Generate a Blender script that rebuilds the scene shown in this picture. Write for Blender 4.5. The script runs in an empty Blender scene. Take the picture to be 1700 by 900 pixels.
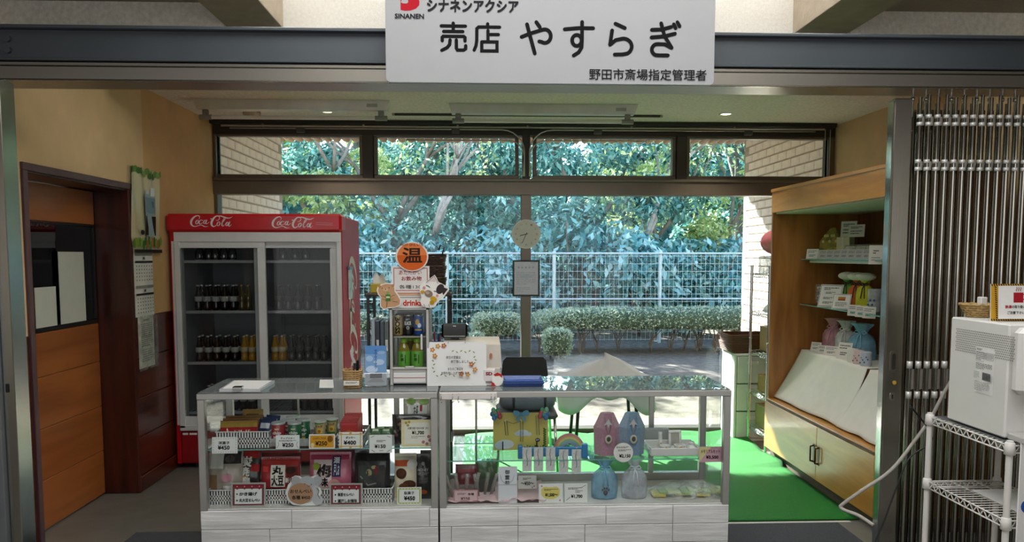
import bpy, math, random
import numpy as np
from mathutils import Matrix, Vector, Euler
R_ = math.radians
scn = bpy.context.scene
col = scn.collection

# ---------------------------------------------------------------- camera
CAM_H, FPX, CX0, CY0 = 1.6, 1280.0, 850.0, 524.6
PITCH, YAW = R_(4.478), R_(2.27)
cam_d = bpy.data.cameras.new('camera'); cam = bpy.data.objects.new('camera', cam_d); col.objects.link(cam)
cam_d.sensor_fit = 'HORIZONTAL'; cam_d.sensor_width = 36.0; cam_d.lens = FPX / 1700 * 36
cam_d.shift_y = (CY0 - 450) / 1700; cam_d.clip_start = .05; cam_d.clip_end = 300
cam.location = (0, 0, CAM_H); cam.rotation_euler = (math.pi / 2 - PITCH, 0, -YAW)
scn.camera = cam

# ---------------------------------------------------------------- light
scn.view_settings.view_transform = 'Standard'; scn.view_settings.look = 'None'
scn.view_settings.gamma = 1.0; scn.view_settings.use_curve_mapping = False
scn.view_settings.exposure = 0.55
world = bpy.data.worlds.new('sky'); scn.world = world; world.use_nodes = True
wn = world.node_tree; bg = wn.nodes['Background']
sky = wn.nodes.new('ShaderNodeTexSky'); sky.sky_type = 'NISHITA'; sky.sun_disc = False
SUN_TRAVEL = Vector((.50, -1.0, -.635)).normalized()
sky.sun_elevation = math.asin(-SUN_TRAVEL.z); sky.sun_rotation = math.atan2(-SUN_TRAVEL.x, -SUN_TRAVEL.y)
sky.air_density = 1.0; sky.dust_density = .6; sky.altitude = 50
wn.links.new(sky.outputs[0], bg.inputs[0]); bg.inputs[1].default_value = .62
sd = bpy.data.lights.new('sun', 'SUN'); sd.energy = 23.0; sd.angle = R_(.6); sd.color = (1, .96, .9)
so = bpy.data.objects.new('sun', sd); col.objects.link(so); so.rotation_euler = SUN_TRAVEL.to_track_quat('-Z', 'Y').to_euler()
so.location = (-6, 18, 12)

def area(name, loc, target, sx, sy, power, color=(1, 1, 1)):
    d = bpy.data.lights.new(name, 'AREA'); d.shape = 'RECTANGLE'; d.size = sx; d.size_y = sy; d.energy = power; d.color = color
    o = bpy.data.objects.new(name, d); col.objects.link(o); o.location = loc
    o.rotation_euler = (Vector(target) - Vector(loc)).to_track_quat('-Z', 'Y').to_euler()
    return o
# daylight from the tall hall windows behind the visitor (set into the rear hall wall)
for k, x in enumerate((-4.75, -1.6, 1.6, 4.75)):
    area('hall_window_daylight', (x, -6.42, 1.75), (x, 0, 1.75), 3.0, 3.0, 30, (.97, .98, 1.0))
# hall skylight above the middle coffer, and the cove lamps along its ribs
area('hall_skylight', (.38, 1.9, 3.66), (.38, 1.9, 0), 3.1, 2.2, 70, (.97, .99, 1.0))

# cycles: enough transparent layers for the stacked panes of glass
scn.cycles.transparent_max_bounces = 24; scn.cycles.max_bounces = 8; scn.cycles.diffuse_bounces = 4
scn.cycles.glossy_bounces = 4; scn.cycles.transmission_bounces = 6
scn.cycles.caustics_reflective = False; scn.cycles.caustics_refractive = False
scn.cycles.sample_clamp_indirect = 6.0

# ---------------------------------------------------------------- pixel -> place helpers (1700 x 900 frame)
_cp, _sp, _c, _s = math.cos(PITCH), math.sin(PITCH), math.cos(YAW), math.sin(YAW)
CF = Vector((_s * _cp, _c * _cp, -_sp)); CR = Vector((_c, -_s, 0)); CU = CR.cross(CF)
def ray(x, y): return CF + CR * ((x - CX0) / FPX) + CU * ((CY0 - y) / FPX)
def aty(x, y, Y): d = ray(x, y); return Vector((0, 0, CAM_H)) + d * (Y / d.y)
def atx(x, y, X): d = ray(x, y); return Vector((0, 0, CAM_H)) + d * (X / d.x)
def atz(x, y, Z): d = ray(x, y); return Vector((0, 0, CAM_H)) + d * ((Z - CAM_H) / d.z)
def mpp(Y): return Y / FPX * 1.0

# ---------------------------------------------------------------- materials
def lin(c):
    if isinstance(c, str):
        c = c.lstrip('#'); c = tuple(int(c[i:i + 2], 16) / 255 for i in (0, 2, 4))
    return tuple((v / 12.92 if v <= .04045 else ((v + .055) / 1.055) ** 2.4) for v in c[:3])
MATS = {}
def mat(name, color='#888888', rough=.5, metal=0.0, var=.06, scale=12, bump=0.0, bscale=60, spec=None, coat=0.0, emit=0.0, sub=0.0, alpha=1.0, stretch=None, trans=0.0):
    """plain procedural surface: principled + noise variation (+ noise bump)"""
    if name in MATS: return MATS[name]
    m = bpy.data.materials.new(name); m.use_nodes = True; MATS[name] = m
    nt = m.node_tree; b = nt.nodes['Principled BSDF']; L = nt.links
    c = lin(color)
    b.inputs['Roughness'].default_value = rough; b.inputs['Metallic'].default_value = metal
    if spec is not None: b.inputs['Specular IOR Level'].default_value = spec
    if coat: b.inputs['Coat Weight'].default_value = coat; b.inputs['Coat Roughness'].default_value = .08
    if alpha < 1: b.inputs['Alpha'].default_value = alpha
    if trans: b.inputs['Transmission Weight'].default_value = trans
    tc = nt.nodes.new('ShaderNodeTexCoord'); mp = nt.nodes.new('ShaderNodeMapping'); L.new(tc.outputs['Object'], mp.inputs[0])
    if stretch: mp.inputs['Scale'].default_value = stretch
    n = nt.nodes.new('ShaderNodeTexNoise'); n.inputs['Scale'].default_value = scale; n.inputs['Detail'].default_value = 4; L.new(mp.outputs[0], n.inputs[0])
    r = nt.nodes.new('ShaderNodeValToRGB'); L.new(n.outputs['Fac'], r.inputs[0])
    r.color_ramp.elements[0].position = .3; r.color_ramp.elements[1].position = .7
    r.color_ramp.elements[0].color = tuple(v * (1 - var) for v in c) + (1,)
    r.color_ramp.elements[1].color = tuple(min(1, v * (1 + var)) for v in c) + (1,)
    L.new(r.outputs[0], b.inputs['Base Color'])
    if bump:
        n2 = nt.nodes.new('ShaderNodeTexNoise'); n2.inputs['Scale'].default_value = bscale; n2.inputs['Detail'].default_value = 3; L.new(mp.outputs[0], n2.inputs[0])
        bp = nt.nodes.new('ShaderNodeBump'); bp.inputs['Strength'].default_value = bump; bp.inputs['Distance'].default_value = .01
        L.new(n2.outputs['Fac'], bp.inputs['Height']); L.new(bp.outputs[0], b.inputs['Normal'])
    if emit:
        b.inputs['Emission Color'].default_value = c + (1,); b.inputs['Emission Strength'].default_value = emit
    return m
def flat(color, rough=.6):
    """printed ink"""
    return mat('ink_' + str(color).lstrip('#') + ('' if rough == .6 else '_%d' % (rough * 100)), color, rough, var=.03, scale=40, spec=.08)
def glass(name, tint=(1, 1, 1), refl=1.0, rough=0.0, ior=1.45, sky_veil=0.0):
    """thin pane: see-through with a fresnel reflection"""
    if name in MATS: return MATS[name]
    m = bpy.data.materials.new(name); m.use_nodes = True; MATS[name] = m
    nt = m.node_tree; nt.nodes.clear(); L = nt.links
    o = nt.nodes.new('ShaderNodeOutputMaterial'); mx = nt.nodes.new('ShaderNodeMixShader')
    t = nt.nodes.new('ShaderNodeBsdfTransparent'); t.inputs[0].default_value = tuple(tint) + (1,)
    g = nt.nodes.new('ShaderNodeBsdfGlossy'); g.inputs['Roughness'].default_value = rough
    fr = nt.nodes.new('ShaderNodeFresnel'); fr.inputs[0].default_value = ior
    mu = nt.nodes.new('ShaderNodeMath'); mu.operation = 'MULTIPLY'; mu.inputs[1].default_value = refl; mu.use_clamp = True
    L.new(fr.outputs[0], mu.inputs[0]); L.new(mu.outputs[0], mx.inputs[0]); L.new(t.outputs[0], mx.inputs[1]); L.new(g.outputs[0], mx.inputs[2])
    if sky_veil:   # pale diffuse veil standing in for bright sky mirrored in the glass
        d = nt.nodes.new('ShaderNodeBsdfDiffuse'); d.inputs[0].default_value = (.8, .86, .86, 1); m2 = nt.nodes.new('ShaderNodeMixShader'); m2.inputs[0].default_value = sky_veil
        L.new(mx.outputs[0], m2.inputs[1]); L.new(d.outputs[0], m2.inputs[2]); L.new(m2.outputs[0], o.inputs[0])
    else: L.new(mx.outputs[0], o.inputs[0])
    return m
def film(name, color, opacity, rough=.25, refl=1.0):
    """clear film / organza: partly see-through coloured sheet with a sheen"""
    if name in MATS: return MATS[name]
    m = bpy.data.materials.new(name); m.use_nodes = True; MATS[name] = m
    nt = m.node_tree; b = nt.nodes['Principled BSDF']; L = nt.links
    o = nt.nodes['Material Output']; mx = nt.nodes.new('ShaderNodeMixShader'); t = nt.nodes.new('ShaderNodeBsdfTransparent')
    b.inputs['Base Color'].default_value = lin(color) + (1,); b.inputs['Roughness'].default_value = rough; b.inputs['Specular IOR Level'].default_value = .5 * refl
    n = nt.nodes.new('ShaderNodeTexNoise'); n.inputs['Scale'].default_value = 18; n.inputs['Detail'].default_value = 3
    tc = nt.nodes.new('ShaderNodeTexCoord'); L.new(tc.outputs['Object'], n.inputs[0])
    mr = nt.nodes.new('ShaderNodeMapRange'); mr.inputs[1].default_value = .3; mr.inputs[2].default_value = .7
    mr.inputs[3].default_value = max(0, opacity - .18); mr.inputs[4].default_value = min(1, opacity + .18); L.new(n.outputs['Fac'], mr.inputs[0])
    bp = nt.nodes.new('ShaderNodeBump'); bp.inputs['Strength'].default_value = .6; bp.inputs['Distance'].default_value = .006; L.new(n.outputs['Fac'], bp.inputs['Height']); L.new(bp.outputs[0], b.inputs['Normal'])
    L.new(mr.outputs[0], mx.inputs[0]); L.new(t.outputs[0], mx.inputs[1]); L.new(b.outputs[0], mx.inputs[2]); L.new(mx.outputs[0], o.inputs[0])
    return m
def woodmat(name, c1, c2, rough=.4, axis='Z', scale=3.0, coat=0.0, bump=.05, dist=4.0, ring=1.6):
    """wood: stretched noise bands along one axis"""
    if name in MATS: return MATS[name]
    m = bpy.data.materials.new(name); m.use_nodes = True; MATS[name] = m
    nt = m.node_tree; b = nt.nodes['Principled BSDF']; L = nt.links
    b.inputs['Roughness'].default_value = rough
    if coat: b.inputs['Coat Weight'].default_value = coat; b.inputs['Coat Roughness'].default_value = .15
    tc = nt.nodes.new('ShaderNodeTexCoord'); mp = nt.nodes.new('ShaderNodeMapping'); L.new(tc.outputs['Object'], mp.inputs[0])
    s = {'X': (.12, 1, 1), 'Y': (1, .12, 1), 'Z': (1, 1, .12)}[axis]
    mp.inputs['Scale'].default_value = s
    n = nt.nodes.new('ShaderNodeTexNoise'); n.inputs['Scale'].default_value = scale * 7; n.inputs['Detail'].default_value = 6; n.inputs['Distortion'].default_value = .6; L.new(mp.outputs[0], n.inputs[0])
    n1 = nt.nodes.new('ShaderNodeTexNoise'); n1.inputs['Scale'].default_value = scale; n1.inputs['Detail'].default_value = 1; L.new(mp.outputs[0], n1.inputs[0])
    mu = nt.nodes.new('ShaderNodeMath'); mu.operation = 'MULTIPLY'; mu.inputs[1].default_value = dist * 6.28 * ring; L.new(n1.outputs['Fac'], mu.inputs[0])
    sn = nt.nodes.new('ShaderNodeMath'); sn.operation = 'SINE'; L.new(mu.outputs[0], sn.inputs[0])
    ad = nt.nodes.new('ShaderNodeMath'); ad.operation = 'MULTIPLY_ADD'; ad.inputs[1].default_value = .12; L.new(sn.outputs[0], ad.inputs[0]); L.new(n.outputs['Fac'], ad.inputs[2])
    r = nt.nodes.new('ShaderNodeValToRGB'); L.new(ad.outputs[0], r.inputs[0])
    r.color_ramp.elements[0].position = .3; r.color_ramp.elements[1].position = .7
    r.color_ramp.elements[0].color = lin(c1) + (1,); r.color_ramp.elements[1].color = lin(c2) + (1,)
    L.new(r.outputs[0], b.inputs['Base Color'])
    bp = nt.nodes.new('ShaderNodeBump'); bp.inputs['Strength'].default_value = bump * 4; bp.inputs['Distance'].default_value = .004; L.new(ad.outputs[0], bp.inputs['Height']); L.new(bp.outputs[0], b.inputs['Normal'])
    return m
def leafmat(name, cols, rough=.35, transl=.3):
    """leaves: one colour of the ramp per leaf"""
    if name in MATS: return MATS[name]
    m = bpy.data.materials.new(name); m.use_nodes = True; MATS[name] = m
    nt = m.node_tree; b = nt.nodes['Principled BSDF']; L = nt.links; o = nt.nodes['Material Output']
    g = nt.nodes.new('ShaderNodeNewGeometry'); r = nt.nodes.new('ShaderNodeValToRGB'); L.new(g.outputs['Random Per Island'], r.inputs[0])
    e = r.color_ramp.elements
    while len(e) < len(cols): e.new(.5)
    for i, c in enumerate(cols): e[i].position = i / (len(cols) - 1); e[i].color = lin(c) + (1,)
    L.new(r.outputs[0], b.inputs['Base Color']); b.inputs['Roughness'].default_value = rough
    t = nt.nodes.new('ShaderNodeBsdfTranslucent'); L.new(r.outputs[0], t.inputs[0])
    mx = nt.nodes.new('ShaderNodeMixShader'); mx.inputs[0].default_value = transl; L.new(b.outputs[0], mx.inputs[1]); L.new(t.outputs[0], mx.inputs[2]); L.new(mx.outputs[0], o.inputs[0])
    return m

# ---------------------------------------------------------------- mesh builder
class MB:
    def __init__(s): s.v = []; s.f = []; s.m = []; s.cur = 0; s.sm = []; s.smooth = False
    def add(s, vs, fs):
        o = len(s.v); s.v.extend([tuple(p) for p in vs])
        for f in fs: s.f.append(tuple(i + o for i in f)); s.m.append(s.cur); s.sm.append(s.smooth)
        return s
    def box(s, x0, x1, y0, y1, z0, z1):
        return s.add([(x0, y0, z0), (x1, y0, z0), (x1, y1, z0), (x0, y1, z0), (x0, y0, z1), (x1, y0, z1), (x1, y1, z1), (x0, y1, z1)],
                     [(0, 3, 2, 1), (4, 5, 6, 7), (0, 1, 5, 4), (1, 2, 6, 5), (2, 3, 7, 6), (3, 0, 4, 7)])
    def cbox(s, x0, x1, y0, y1, z0, z1, c=.004):
        """box with chamfered edges"""
        c = min(c, (x1 - x0) * .45, (y1 - y0) * .45, (z1 - z0) * .45)
        V = []; idx = {}
        for sx in (0, 1):
            for sy in (0, 1):
                for sz in (0, 1):
                    px, py, pz = (x1 if sx else x0), (y1 if sy else y0), (z1 if sz else z0)
                    dx, dy, dz = (-c if sx else c), (-c if sy else c), (-c if sz else c)
                    for a, p in (('x', (px, py + dy, pz + dz)), ('y', (px + dx, py, pz + dz)), ('z', (px + dx, py + dy, pz))):
                        idx[(sx, sy, sz, a)] = len(V); V.append(p)
        F = []
        I = lambda a, b, d, k: idx[(a, b, d, k)]
        for t in (0, 1):
            F.append([I(t, 0, 0, 'x'), I(t, 1, 0, 'x'), I(t, 1, 1, 'x'), I(t, 0, 1, 'x')][::1 if t else -1])
            F.append([I(0, t, 0, 'y'), I(1, t, 0, 'y'), I(1, t, 1, 'y'), I(0, t, 1, 'y')][::-1 if t else 1])
            F.append([I(0, 0, t, 'z'), I(1, 0, t, 'z'), I(1, 1, t, 'z'), I(0, 1, t, 'z')][::1 if t else -1])
        for a in (0, 1):
            for b in (0, 1):
                w = 1 if a == b else -1
                F.append([I(0, a, b, 'y'), I(0, a, b, 'z'), I(1, a, b, 'z'), I(1, a, b, 'y')][::-w])
                F.append([I(a, 0, b, 'x'), I(a, 0, b, 'z'), I(a, 1, b, 'z'), I(a, 1, b, 'x')][::w])
                F.append([I(a, b, 0, 'x'), I(a, b, 0, 'y'), I(a, b, 1, 'y'), I(a, b, 1, 'x')][::-w])
                for d in (0, 1):
                    F.append([I(a, b, d, 'x'), I(a, b, d, 'y'), I(a, b, d, 'z')][::1 if (a + b + d) % 2 else -1])
        return s.add(V, F)
    def cyl(s, p0, p1, r0, r1=None, n=12, cap=True):
        r1 = r0 if r1 is None else r1
        p0, p1 = Vector(p0), Vector(p1); d = (p1 - p0).normalized()
        u = d.orthogonal().normalized(); w = d.cross(u)
        V = []
        for i in range(n):
            a = 2 * math.pi * i / n; e = u * math.cos(a) + w * math.sin(a)
            V.append(p0 + e * r0); V.append(p1 + e * r1)
        F = [(2 * i, 2 * ((i + 1) % n), 2 * ((i + 1) % n) + 1, 2 * i + 1) for i in range(n)]
        s.smooth = True; s.add(V, F); s.smooth = False
        if cap:
            s.add(V[0::2], [tuple(range(n - 1, -1, -1))]); s.add(V[1::2], [tuple(range(n))])
        return s
    def tube(s, pts, r, n=6, cap=True):
        pts = [Vector(p) for p in pts]; k = len(pts)
        rr = r if isinstance(r, (list, tuple)) else [r] * k
        V = []; up = None
        for i, p in enumerate(pts):
            d = (pts[min(i + 1, k - 1)] - pts[max(i - 1, 0)])
            d = d.normalized() if d.length > 1e-9 else Vector((0, 0, 1))
            if up is None: up = d.orthogonal().normalized()
            up = (up - d * up.dot(d)); up = up.normalized() if up.length > 1e-6 else d.orthogonal().normalized()
            w = d.cross(up)
            for j in range(n):
                a = 2 * math.pi * j / n; V.append(p + (up * math.cos(a) + w * math.sin(a)) * rr[i])
        F = [(i * n + j, i * n + (j + 1) % n, (i + 1) * n + (j + 1) % n, (i + 1) * n + j) for i in range(k - 1) for j in range(n)]
        if cap: F += [tuple(range(n - 1, -1, -1)), tuple((k - 1) * n + j for j in range(n))]
        sm = s.smooth; s.smooth = True; s.add(V, F); s.smooth = sm
        return s
    def lathe(s, prof, c=(0, 0, 0), n=16, sx=1, sy=1):
        """profile of (radius, z)"""
        V = []; k = len(prof)
        for r, z in prof:
            for j in range(n):
                a = 2 * math.pi * j / n; V.append((c[0] + r * sx * math.cos(a), c[1] + r * sy * math.sin(a), c[2] + z))
        F = [(i * n + j, i * n + (j + 1) % n, (i + 1) * n + (j + 1) % n, (i + 1) * n + j) for i in range(k - 1) for j in range(n)]
        F += [tuple(range(n - 1, -1, -1)), tuple((k - 1) * n + j for j in range(n))]
        sm = s.smooth; s.smooth = True; s.add(V, F); s.smooth = sm
        return s
    def ell(s, c, r, nu=12, nv=8):
        prof = [(math.sin(math.pi * i / nv) * 1.0, -math.cos(math.pi * i / nv)) for i in range(nv + 1)]
        prof[0] = (.02, -1); prof[-1] = (.02, 1)
        V = [(c[0] + r[0] * a * math.cos(2 * math.pi * j / nu), c[1] + r[1] * a * math.sin(2 * math.pi * j / nu), c[2] + r[2] * z) for a, z in prof for j in range(nu)]
        F = [(i * nu + j, i * nu + (j + 1) % nu, (i + 1) * nu + (j + 1) % nu, (i + 1) * nu + j) for i in range(nv) for j in range(nu)]
        F += [tuple(range(nu - 1, -1, -1)), tuple(nv * nu + j for j in range(nu))]
        sm = s.smooth; s.smooth = True; s.add(V, F); s.smooth = sm
        return s
    def prism(s, poly, y0, y1):
        """polygon in (x, z) extruded along y"""
        a = sum(poly[i][0] * poly[(i + 1) % len(poly)][1] - poly[(i + 1) % len(poly)][0] * poly[i][1] for i in range(len(poly)))
        if a < 0: poly = poly[::-1]
        n = len(poly); V = [(x, y0, z) for x, z in poly] + [(x, y1, z) for x, z in poly]
        F = [tuple(range(n)), tuple(range(2 * n - 1, n - 1, -1))] + [((i + 1) % n, i, i + n, (i + 1) % n + n) for i in range(n)]
        return s.add(V, F)
    def grid(s, fn, nu, nv, thick=None):
        V = [tuple(fn(i / nu, j / nv)) for j in range(nv + 1) for i in range(nu + 1)]
        F = [(j * (nu + 1) + i, j * (nu + 1) + i + 1, (j + 1) * (nu + 1) + i + 1, (j + 1) * (nu + 1) + i) for j in range(nv) for i in range(nu)]
        sm = s.smooth; s.smooth = True; s.add(V, F); s.smooth = sm
        return s
    def mesh(s, name, mats, M=None):
        me = bpy.data.meshes.new(name)
        V = s.v if M is None else [tuple(M @ Vector(p)) for p in s.v]
        me.from_pydata(V, [], s.f); me.update()
        for m in mats: me.materials.append(m)
        me.polygons.foreach_set('material_index', s.m); me.polygons.foreach_set('use_smooth', s.sm)
        return me
    def build(s, name, mats, parent=None, local=False, solid=None):
        if not isinstance(mats, (list, tuple)): mats = [mats]
        M = None
        if parent is not None and not local:
            p = parent
            while p.parent is not None: p = p.parent
            M = p.matrix_basis.inverted()
        o = bpy.data.objects.new(name, s.mesh(name, mats, M)); col.objects.link(o)
        if parent is not None: o.parent = parent
        if solid:
            md = o.modifiers.new('thickness', 'SOLIDIFY'); md.thickness = solid; md.offset = 0
        return o
def tag(o, label=None, cat=None, group=None, kind=None):
    if label: o['label'] = label
    if cat: o['category'] = cat
    if group: o['group'] = group
    if kind: o['kind'] = kind
    return o
def thing(name, label, cat, loc=(0, 0, 0), rotz=0.0, group=None, rotx=0.0):
    o = bpy.data.objects.new(name, None); col.objects.link(o); o.empty_display_size = .05
    o.matrix_basis = Matrix.Translation(Vector(loc)) @ Euler((rotx, 0, rotz), 'XYZ').to_matrix().to_4x4()
    return tag(o, label, cat, group)
def copy_tree(o, loc=None, rotz=None, label=None, parent=None, group=None):
    c = o.copy(); col.objects.link(c); c.parent = parent
    if loc is not None: c.location = loc
    if rotz is not None: c.rotation_euler = (o.rotation_euler[0], 0, rotz)
    if label: c['label'] = label
    if group: c['group'] = group
    for ch in list(o.children): copy_tree(ch, parent=c)
    return c
def struct(o): o['kind'] = 'structure'; return o
def boxes(name, m, parent, *bs, c=.003, local=False):
    mb = MB()
    for b in bs: mb.cbox(*b, c=c)
    return mb.build(name, m, parent, local=local)

# ---------------------------------------------------------------- flat print (lettering, pictures) as thin layered shapes
_TXT = {}
def text_mesh(t, bold=0.0):
    k = (t, bold)
    if k in _TXT: return _TXT[k]
    c = bpy.data.curves.new('t', 'FONT'); c.body = t; c.resolution_u = 2; c.offset = bold; c.fill_mode = 'FRONT'
    o = bpy.data.objects.new('t', c); col.objects.link(o); bpy.context.view_layer.update()
    me = bpy.data.meshes.new_from_object(o.evaluated_get(bpy.context.evaluated_depsgraph_get()))
    V = np.array([v.co[:2] for v in me.vertices]) if len(me.vertices) else np.zeros((1, 2))
    F = [tuple(p.vertices) for p in me.polygons]
    lo, hi = V.min(0), V.max(0)
    bpy.data.objects.remove(o); bpy.data.curves.remove(c); bpy.data.meshes.remove(me)
    _TXT[k] = ((V - lo) / np.maximum(hi - lo, 1e-6), F, (hi - lo))
    return _TXT[k]
class Print:
    """design frame x0,y0 (top left) .. x1,y1 (bottom right) mapped onto a w x h panel standing at its bottom centre"""
    EPS = .00035
    def __init__(s, x0, y0, x1, y1, w, h): s.r = (x0, y0, x1, y1); s.w = w; s.h = h; s.mb = MB(); s.mats = []; s.layer = 0
    def P(s, x, y):
        x0, y0, x1, y1 = s.r; return ((x - x0) / (x1 - x0) * s.w - s.w / 2, -s.layer * s.EPS, (y1 - y) / (y1 - y0) * s.h)
    def ink(s, c):
        m = flat(c)
        if m not in s.mats: s.mats.append(m)
        s.mb.cur = s.mats.index(m); s.layer += 1
    def poly(s, pts, c):
        s.ink(c); P = [s.P(x, y) for x, y in pts]
        a = sum(P[i][0] * P[(i + 1) % len(P)][2] - P[(i + 1) % len(P)][0] * P[i][2] for i in range(len(P)))
        if a < 0: P = P[::-1]
        s.mb.add(P, [tuple(range(len(P)))]); return s
    tess = 0
    def rect(s, x0, y0, x1, y1, c):
        if not s.tess: return s.poly([(x0, y0), (x1, y0), (x1, y1), (x0, y1)], c)
        s.ink(c); n = s.tess
        V = [s.P(x0 + (x1 - x0) * i / n, y1 + (y0 - y1) * j / n) for j in range(n + 1) for i in range(n + 1)]
        s.mb.add(V, [(j * (n + 1) + i, j * (n + 1) + i + 1, (j + 1) * (n + 1) + i + 1, (j + 1) * (n + 1) + i) for j in range(n) for i in range(n)]); return s
    def frame(s, x0, y0, x1, y1, t, c):
        s.ink(c)
        for a in ((x0, y0, x1, y0 + t), (x0, y1 - t, x1, y1), (x0, y0 + t, x0 + t, y1 - t), (x1 - t, y0 + t, x1, y1 - t)):
            s.mb.add([s.P(a[0], a[3]), s.P(a[2], a[3]), s.P(a[2], a[1]), s.P(a[0], a[1])], [(0, 1, 2, 3)])
        return s
    def oval(s, cx, cy, rx, ry, c, n=24, rot=0):
        ca, sa = math.cos(rot), math.sin(rot)
        if s.tess:
            s.ink(c); K = 4; V = [s.P(cx, cy)]
            for k in range(1, K + 1):
                for i in range(n):
                    a = -2 * math.pi * i / n; u, v = rx * math.cos(a) * k / K, ry * math.sin(a) * k / K
                    V.append(s.P(cx + u * ca - v * sa, cy + u * sa + v * ca))
            F = [(0, 1 + i, 1 + (i + 1) % n) for i in range(n)]
            for k in range(K - 1): F += [(1 + k * n + i, 1 + (k + 1) * n + i, 1 + (k + 1) * n + (i + 1) % n, 1 + k * n + (i + 1) % n) for i in range(n)]
            s.mb.add(V, F); return s
        return s.poly([(cx + rx * math.cos(2 * math.pi * i / n) * ca - ry * math.sin(2 * math.pi * i / n) * sa, cy + rx * math.cos(2 * math.pi * i / n) * sa + ry * math.sin(2 * math.pi * i / n) * ca) for i in range(n)], c)
    def dots(s, pts, r, c, n=8):
        s.ink(c)
        for x, y in pts:
            s.mb.add([s.P(x + r * math.cos(-2 * math.pi * i / n), y + r * math.sin(-2 * math.pi * i / n)) for i in range(n)], [tuple(range(n))])
        return s
    def strokes(s, lines, w, c, cap=True):
        """lines of (x,y) or (x,y,width)"""
        s.ink(c); base = s.layer
        for li, ln in enumerate(lines):
            s.layer = base + (li % 12) * .06
            ln = [(p[0], p[1], (p[2] if len(p) > 2 else w)) for p in ln]
            n = len(ln)
            Lp, Rp = [], []
            for i, (x, y, ww) in enumerate(ln):
                ax, ay = ln[max(i - 1, 0)][:2]; bx, by = ln[min(i + 1, n - 1)][:2]
                dx, dy = bx - ax, by - ay
                if 0 < i < n - 1:
                    l1 = math.hypot(x - ax, y - ay) or 1; l2 = math.hypot(bx - x, by - y) or 1
                    dx, dy = (x - ax) / l1 + (bx - x) / l2, (y - ay) / l1 + (by - y) / l2
                l = math.hypot(dx, dy) or 1; dx /= l; dy /= l
                k = 1.0
                if 0 < i < n - 1:
                    ex, ey = x - ax, y - ay; q = math.hypot(ex, ey) or 1; k = 1 / max(.5, (ex * dx + ey * dy) / q)
                Lp.append((x - dy * ww / 2 * k, y + dx * ww / 2 * k)); Rp.append((x + dy * ww / 2 * k, y - dx * ww / 2 * k))
            V = [s.P(*p) for p in Lp] + [s.P(*p) for p in Rp]
            s.mb.add(V, [(i, i + 1, n + i + 1, n + i) for i in range(n - 1)])
            if cap:
                for ci, (x, y, ww) in enumerate((ln[0], ln[-1])):
                    s.layer = base + (li % 12) * .06 + .02 * (ci + 1)
                    s.mb.add([s.P(x + ww / 2 * math.cos(-2 * math.pi * i / 10), y + ww / 2 * math.sin(-2 * math.pi * i / 10)) for i in range(10)], [tuple(range(10))])
        s.layer = base
        return s
    def text(s, t, x0, y0, x1, y1, c, bold=0.0, fit=True, rot=0.0):
        """lettering fitted into the box"""
        wide = any(ord(ch) > 127 for ch in t)
        s.ink(c); V, F, sz = text_mesh(t, 0 if wide else bold)
        W, Hh = x1 - x0, y1 - y0; b = bold * .7
        base = s.layer
        for k, (dx, dy) in enumerate(((0, 0),) if not (wide and b > .004) else ((-b, -b), (b, b), (-b, b), (b, -b))):
            s.layer = base + k * .12
            pts = [(x0 + (a + dx / sz[0]) * W, y1 - (e + dy / sz[1]) * Hh) for a, e in V]
            if rot:
                mx, my = (x0 + x1) / 2, (y0 + y1) / 2; ca, sa = math.cos(rot), math.sin(rot)
                pts = [(mx + (x - mx) * ca - (y - my) * sa, my + (x - mx) * sa + (y - my) * ca) for x, y in pts]
            s.mb.add([s.P(x, y) for x, y in pts], F)
        s.layer = base; return s
    def lines(s, x0, y0, x1, y1, n, c, t=.35):
        """small print too fine to read: rows of broken bars"""
        rg = random.Random(int(x0 * 7 + y0 * 13 + n)); s.ink(c); hgt = (y1 - y0) / n
        for i in range(n):
            x = x0; ye = y0 + i * hgt
            xe = x1 if i < n - 1 else x0 + (x1 - x0) * rg.uniform(.4, .9)
            while x < xe:
                w = (x1 - x0) * rg.uniform(.08, .25); xx = min(xe, x + w)
                s.mb.add([s.P(x, ye + hgt * t), s.P(xx, ye + hgt * t), s.P(xx, ye), s.P(x, ye)], [(0, 1, 2, 3)])
                x = xx + (x1 - x0) * .03
        return s
    def build(s, parent, y=0.0, z=0.0, x=0.0, name='print', rx=0.0, conform=None, xf=None):
        if not s.mb.v: return None
        if conform: s.mb.v = [(a, b + conform(a, c), c) for a, b, c in s.mb.v]
        if xf is not None: s.mb.v = [tuple(xf @ Vector(p)) for p in s.mb.v]
        M = Matrix.Translation((x, y - .0004, z)) @ Matrix.Rotation(rx, 4, 'X')
        s.mb.v = [tuple(M @ Vector(p)) for p in s.mb.v]
        return s.mb.build(name, s.mats, parent, local=True)
def rrect(w, h, r, n=4):
    P = []
    for cx, cz, a0 in ((w / 2 - r, r, -90), (w / 2 - r, h - r, 0), (-w / 2 + r, h - r, 90), (-w / 2 + r, r, 180)):
        for i in range(n + 1):
            a = R_(a0 + 90 * i / n); P.append((cx + r * math.cos(a), cz + r * math.sin(a)))
    return P
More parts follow.
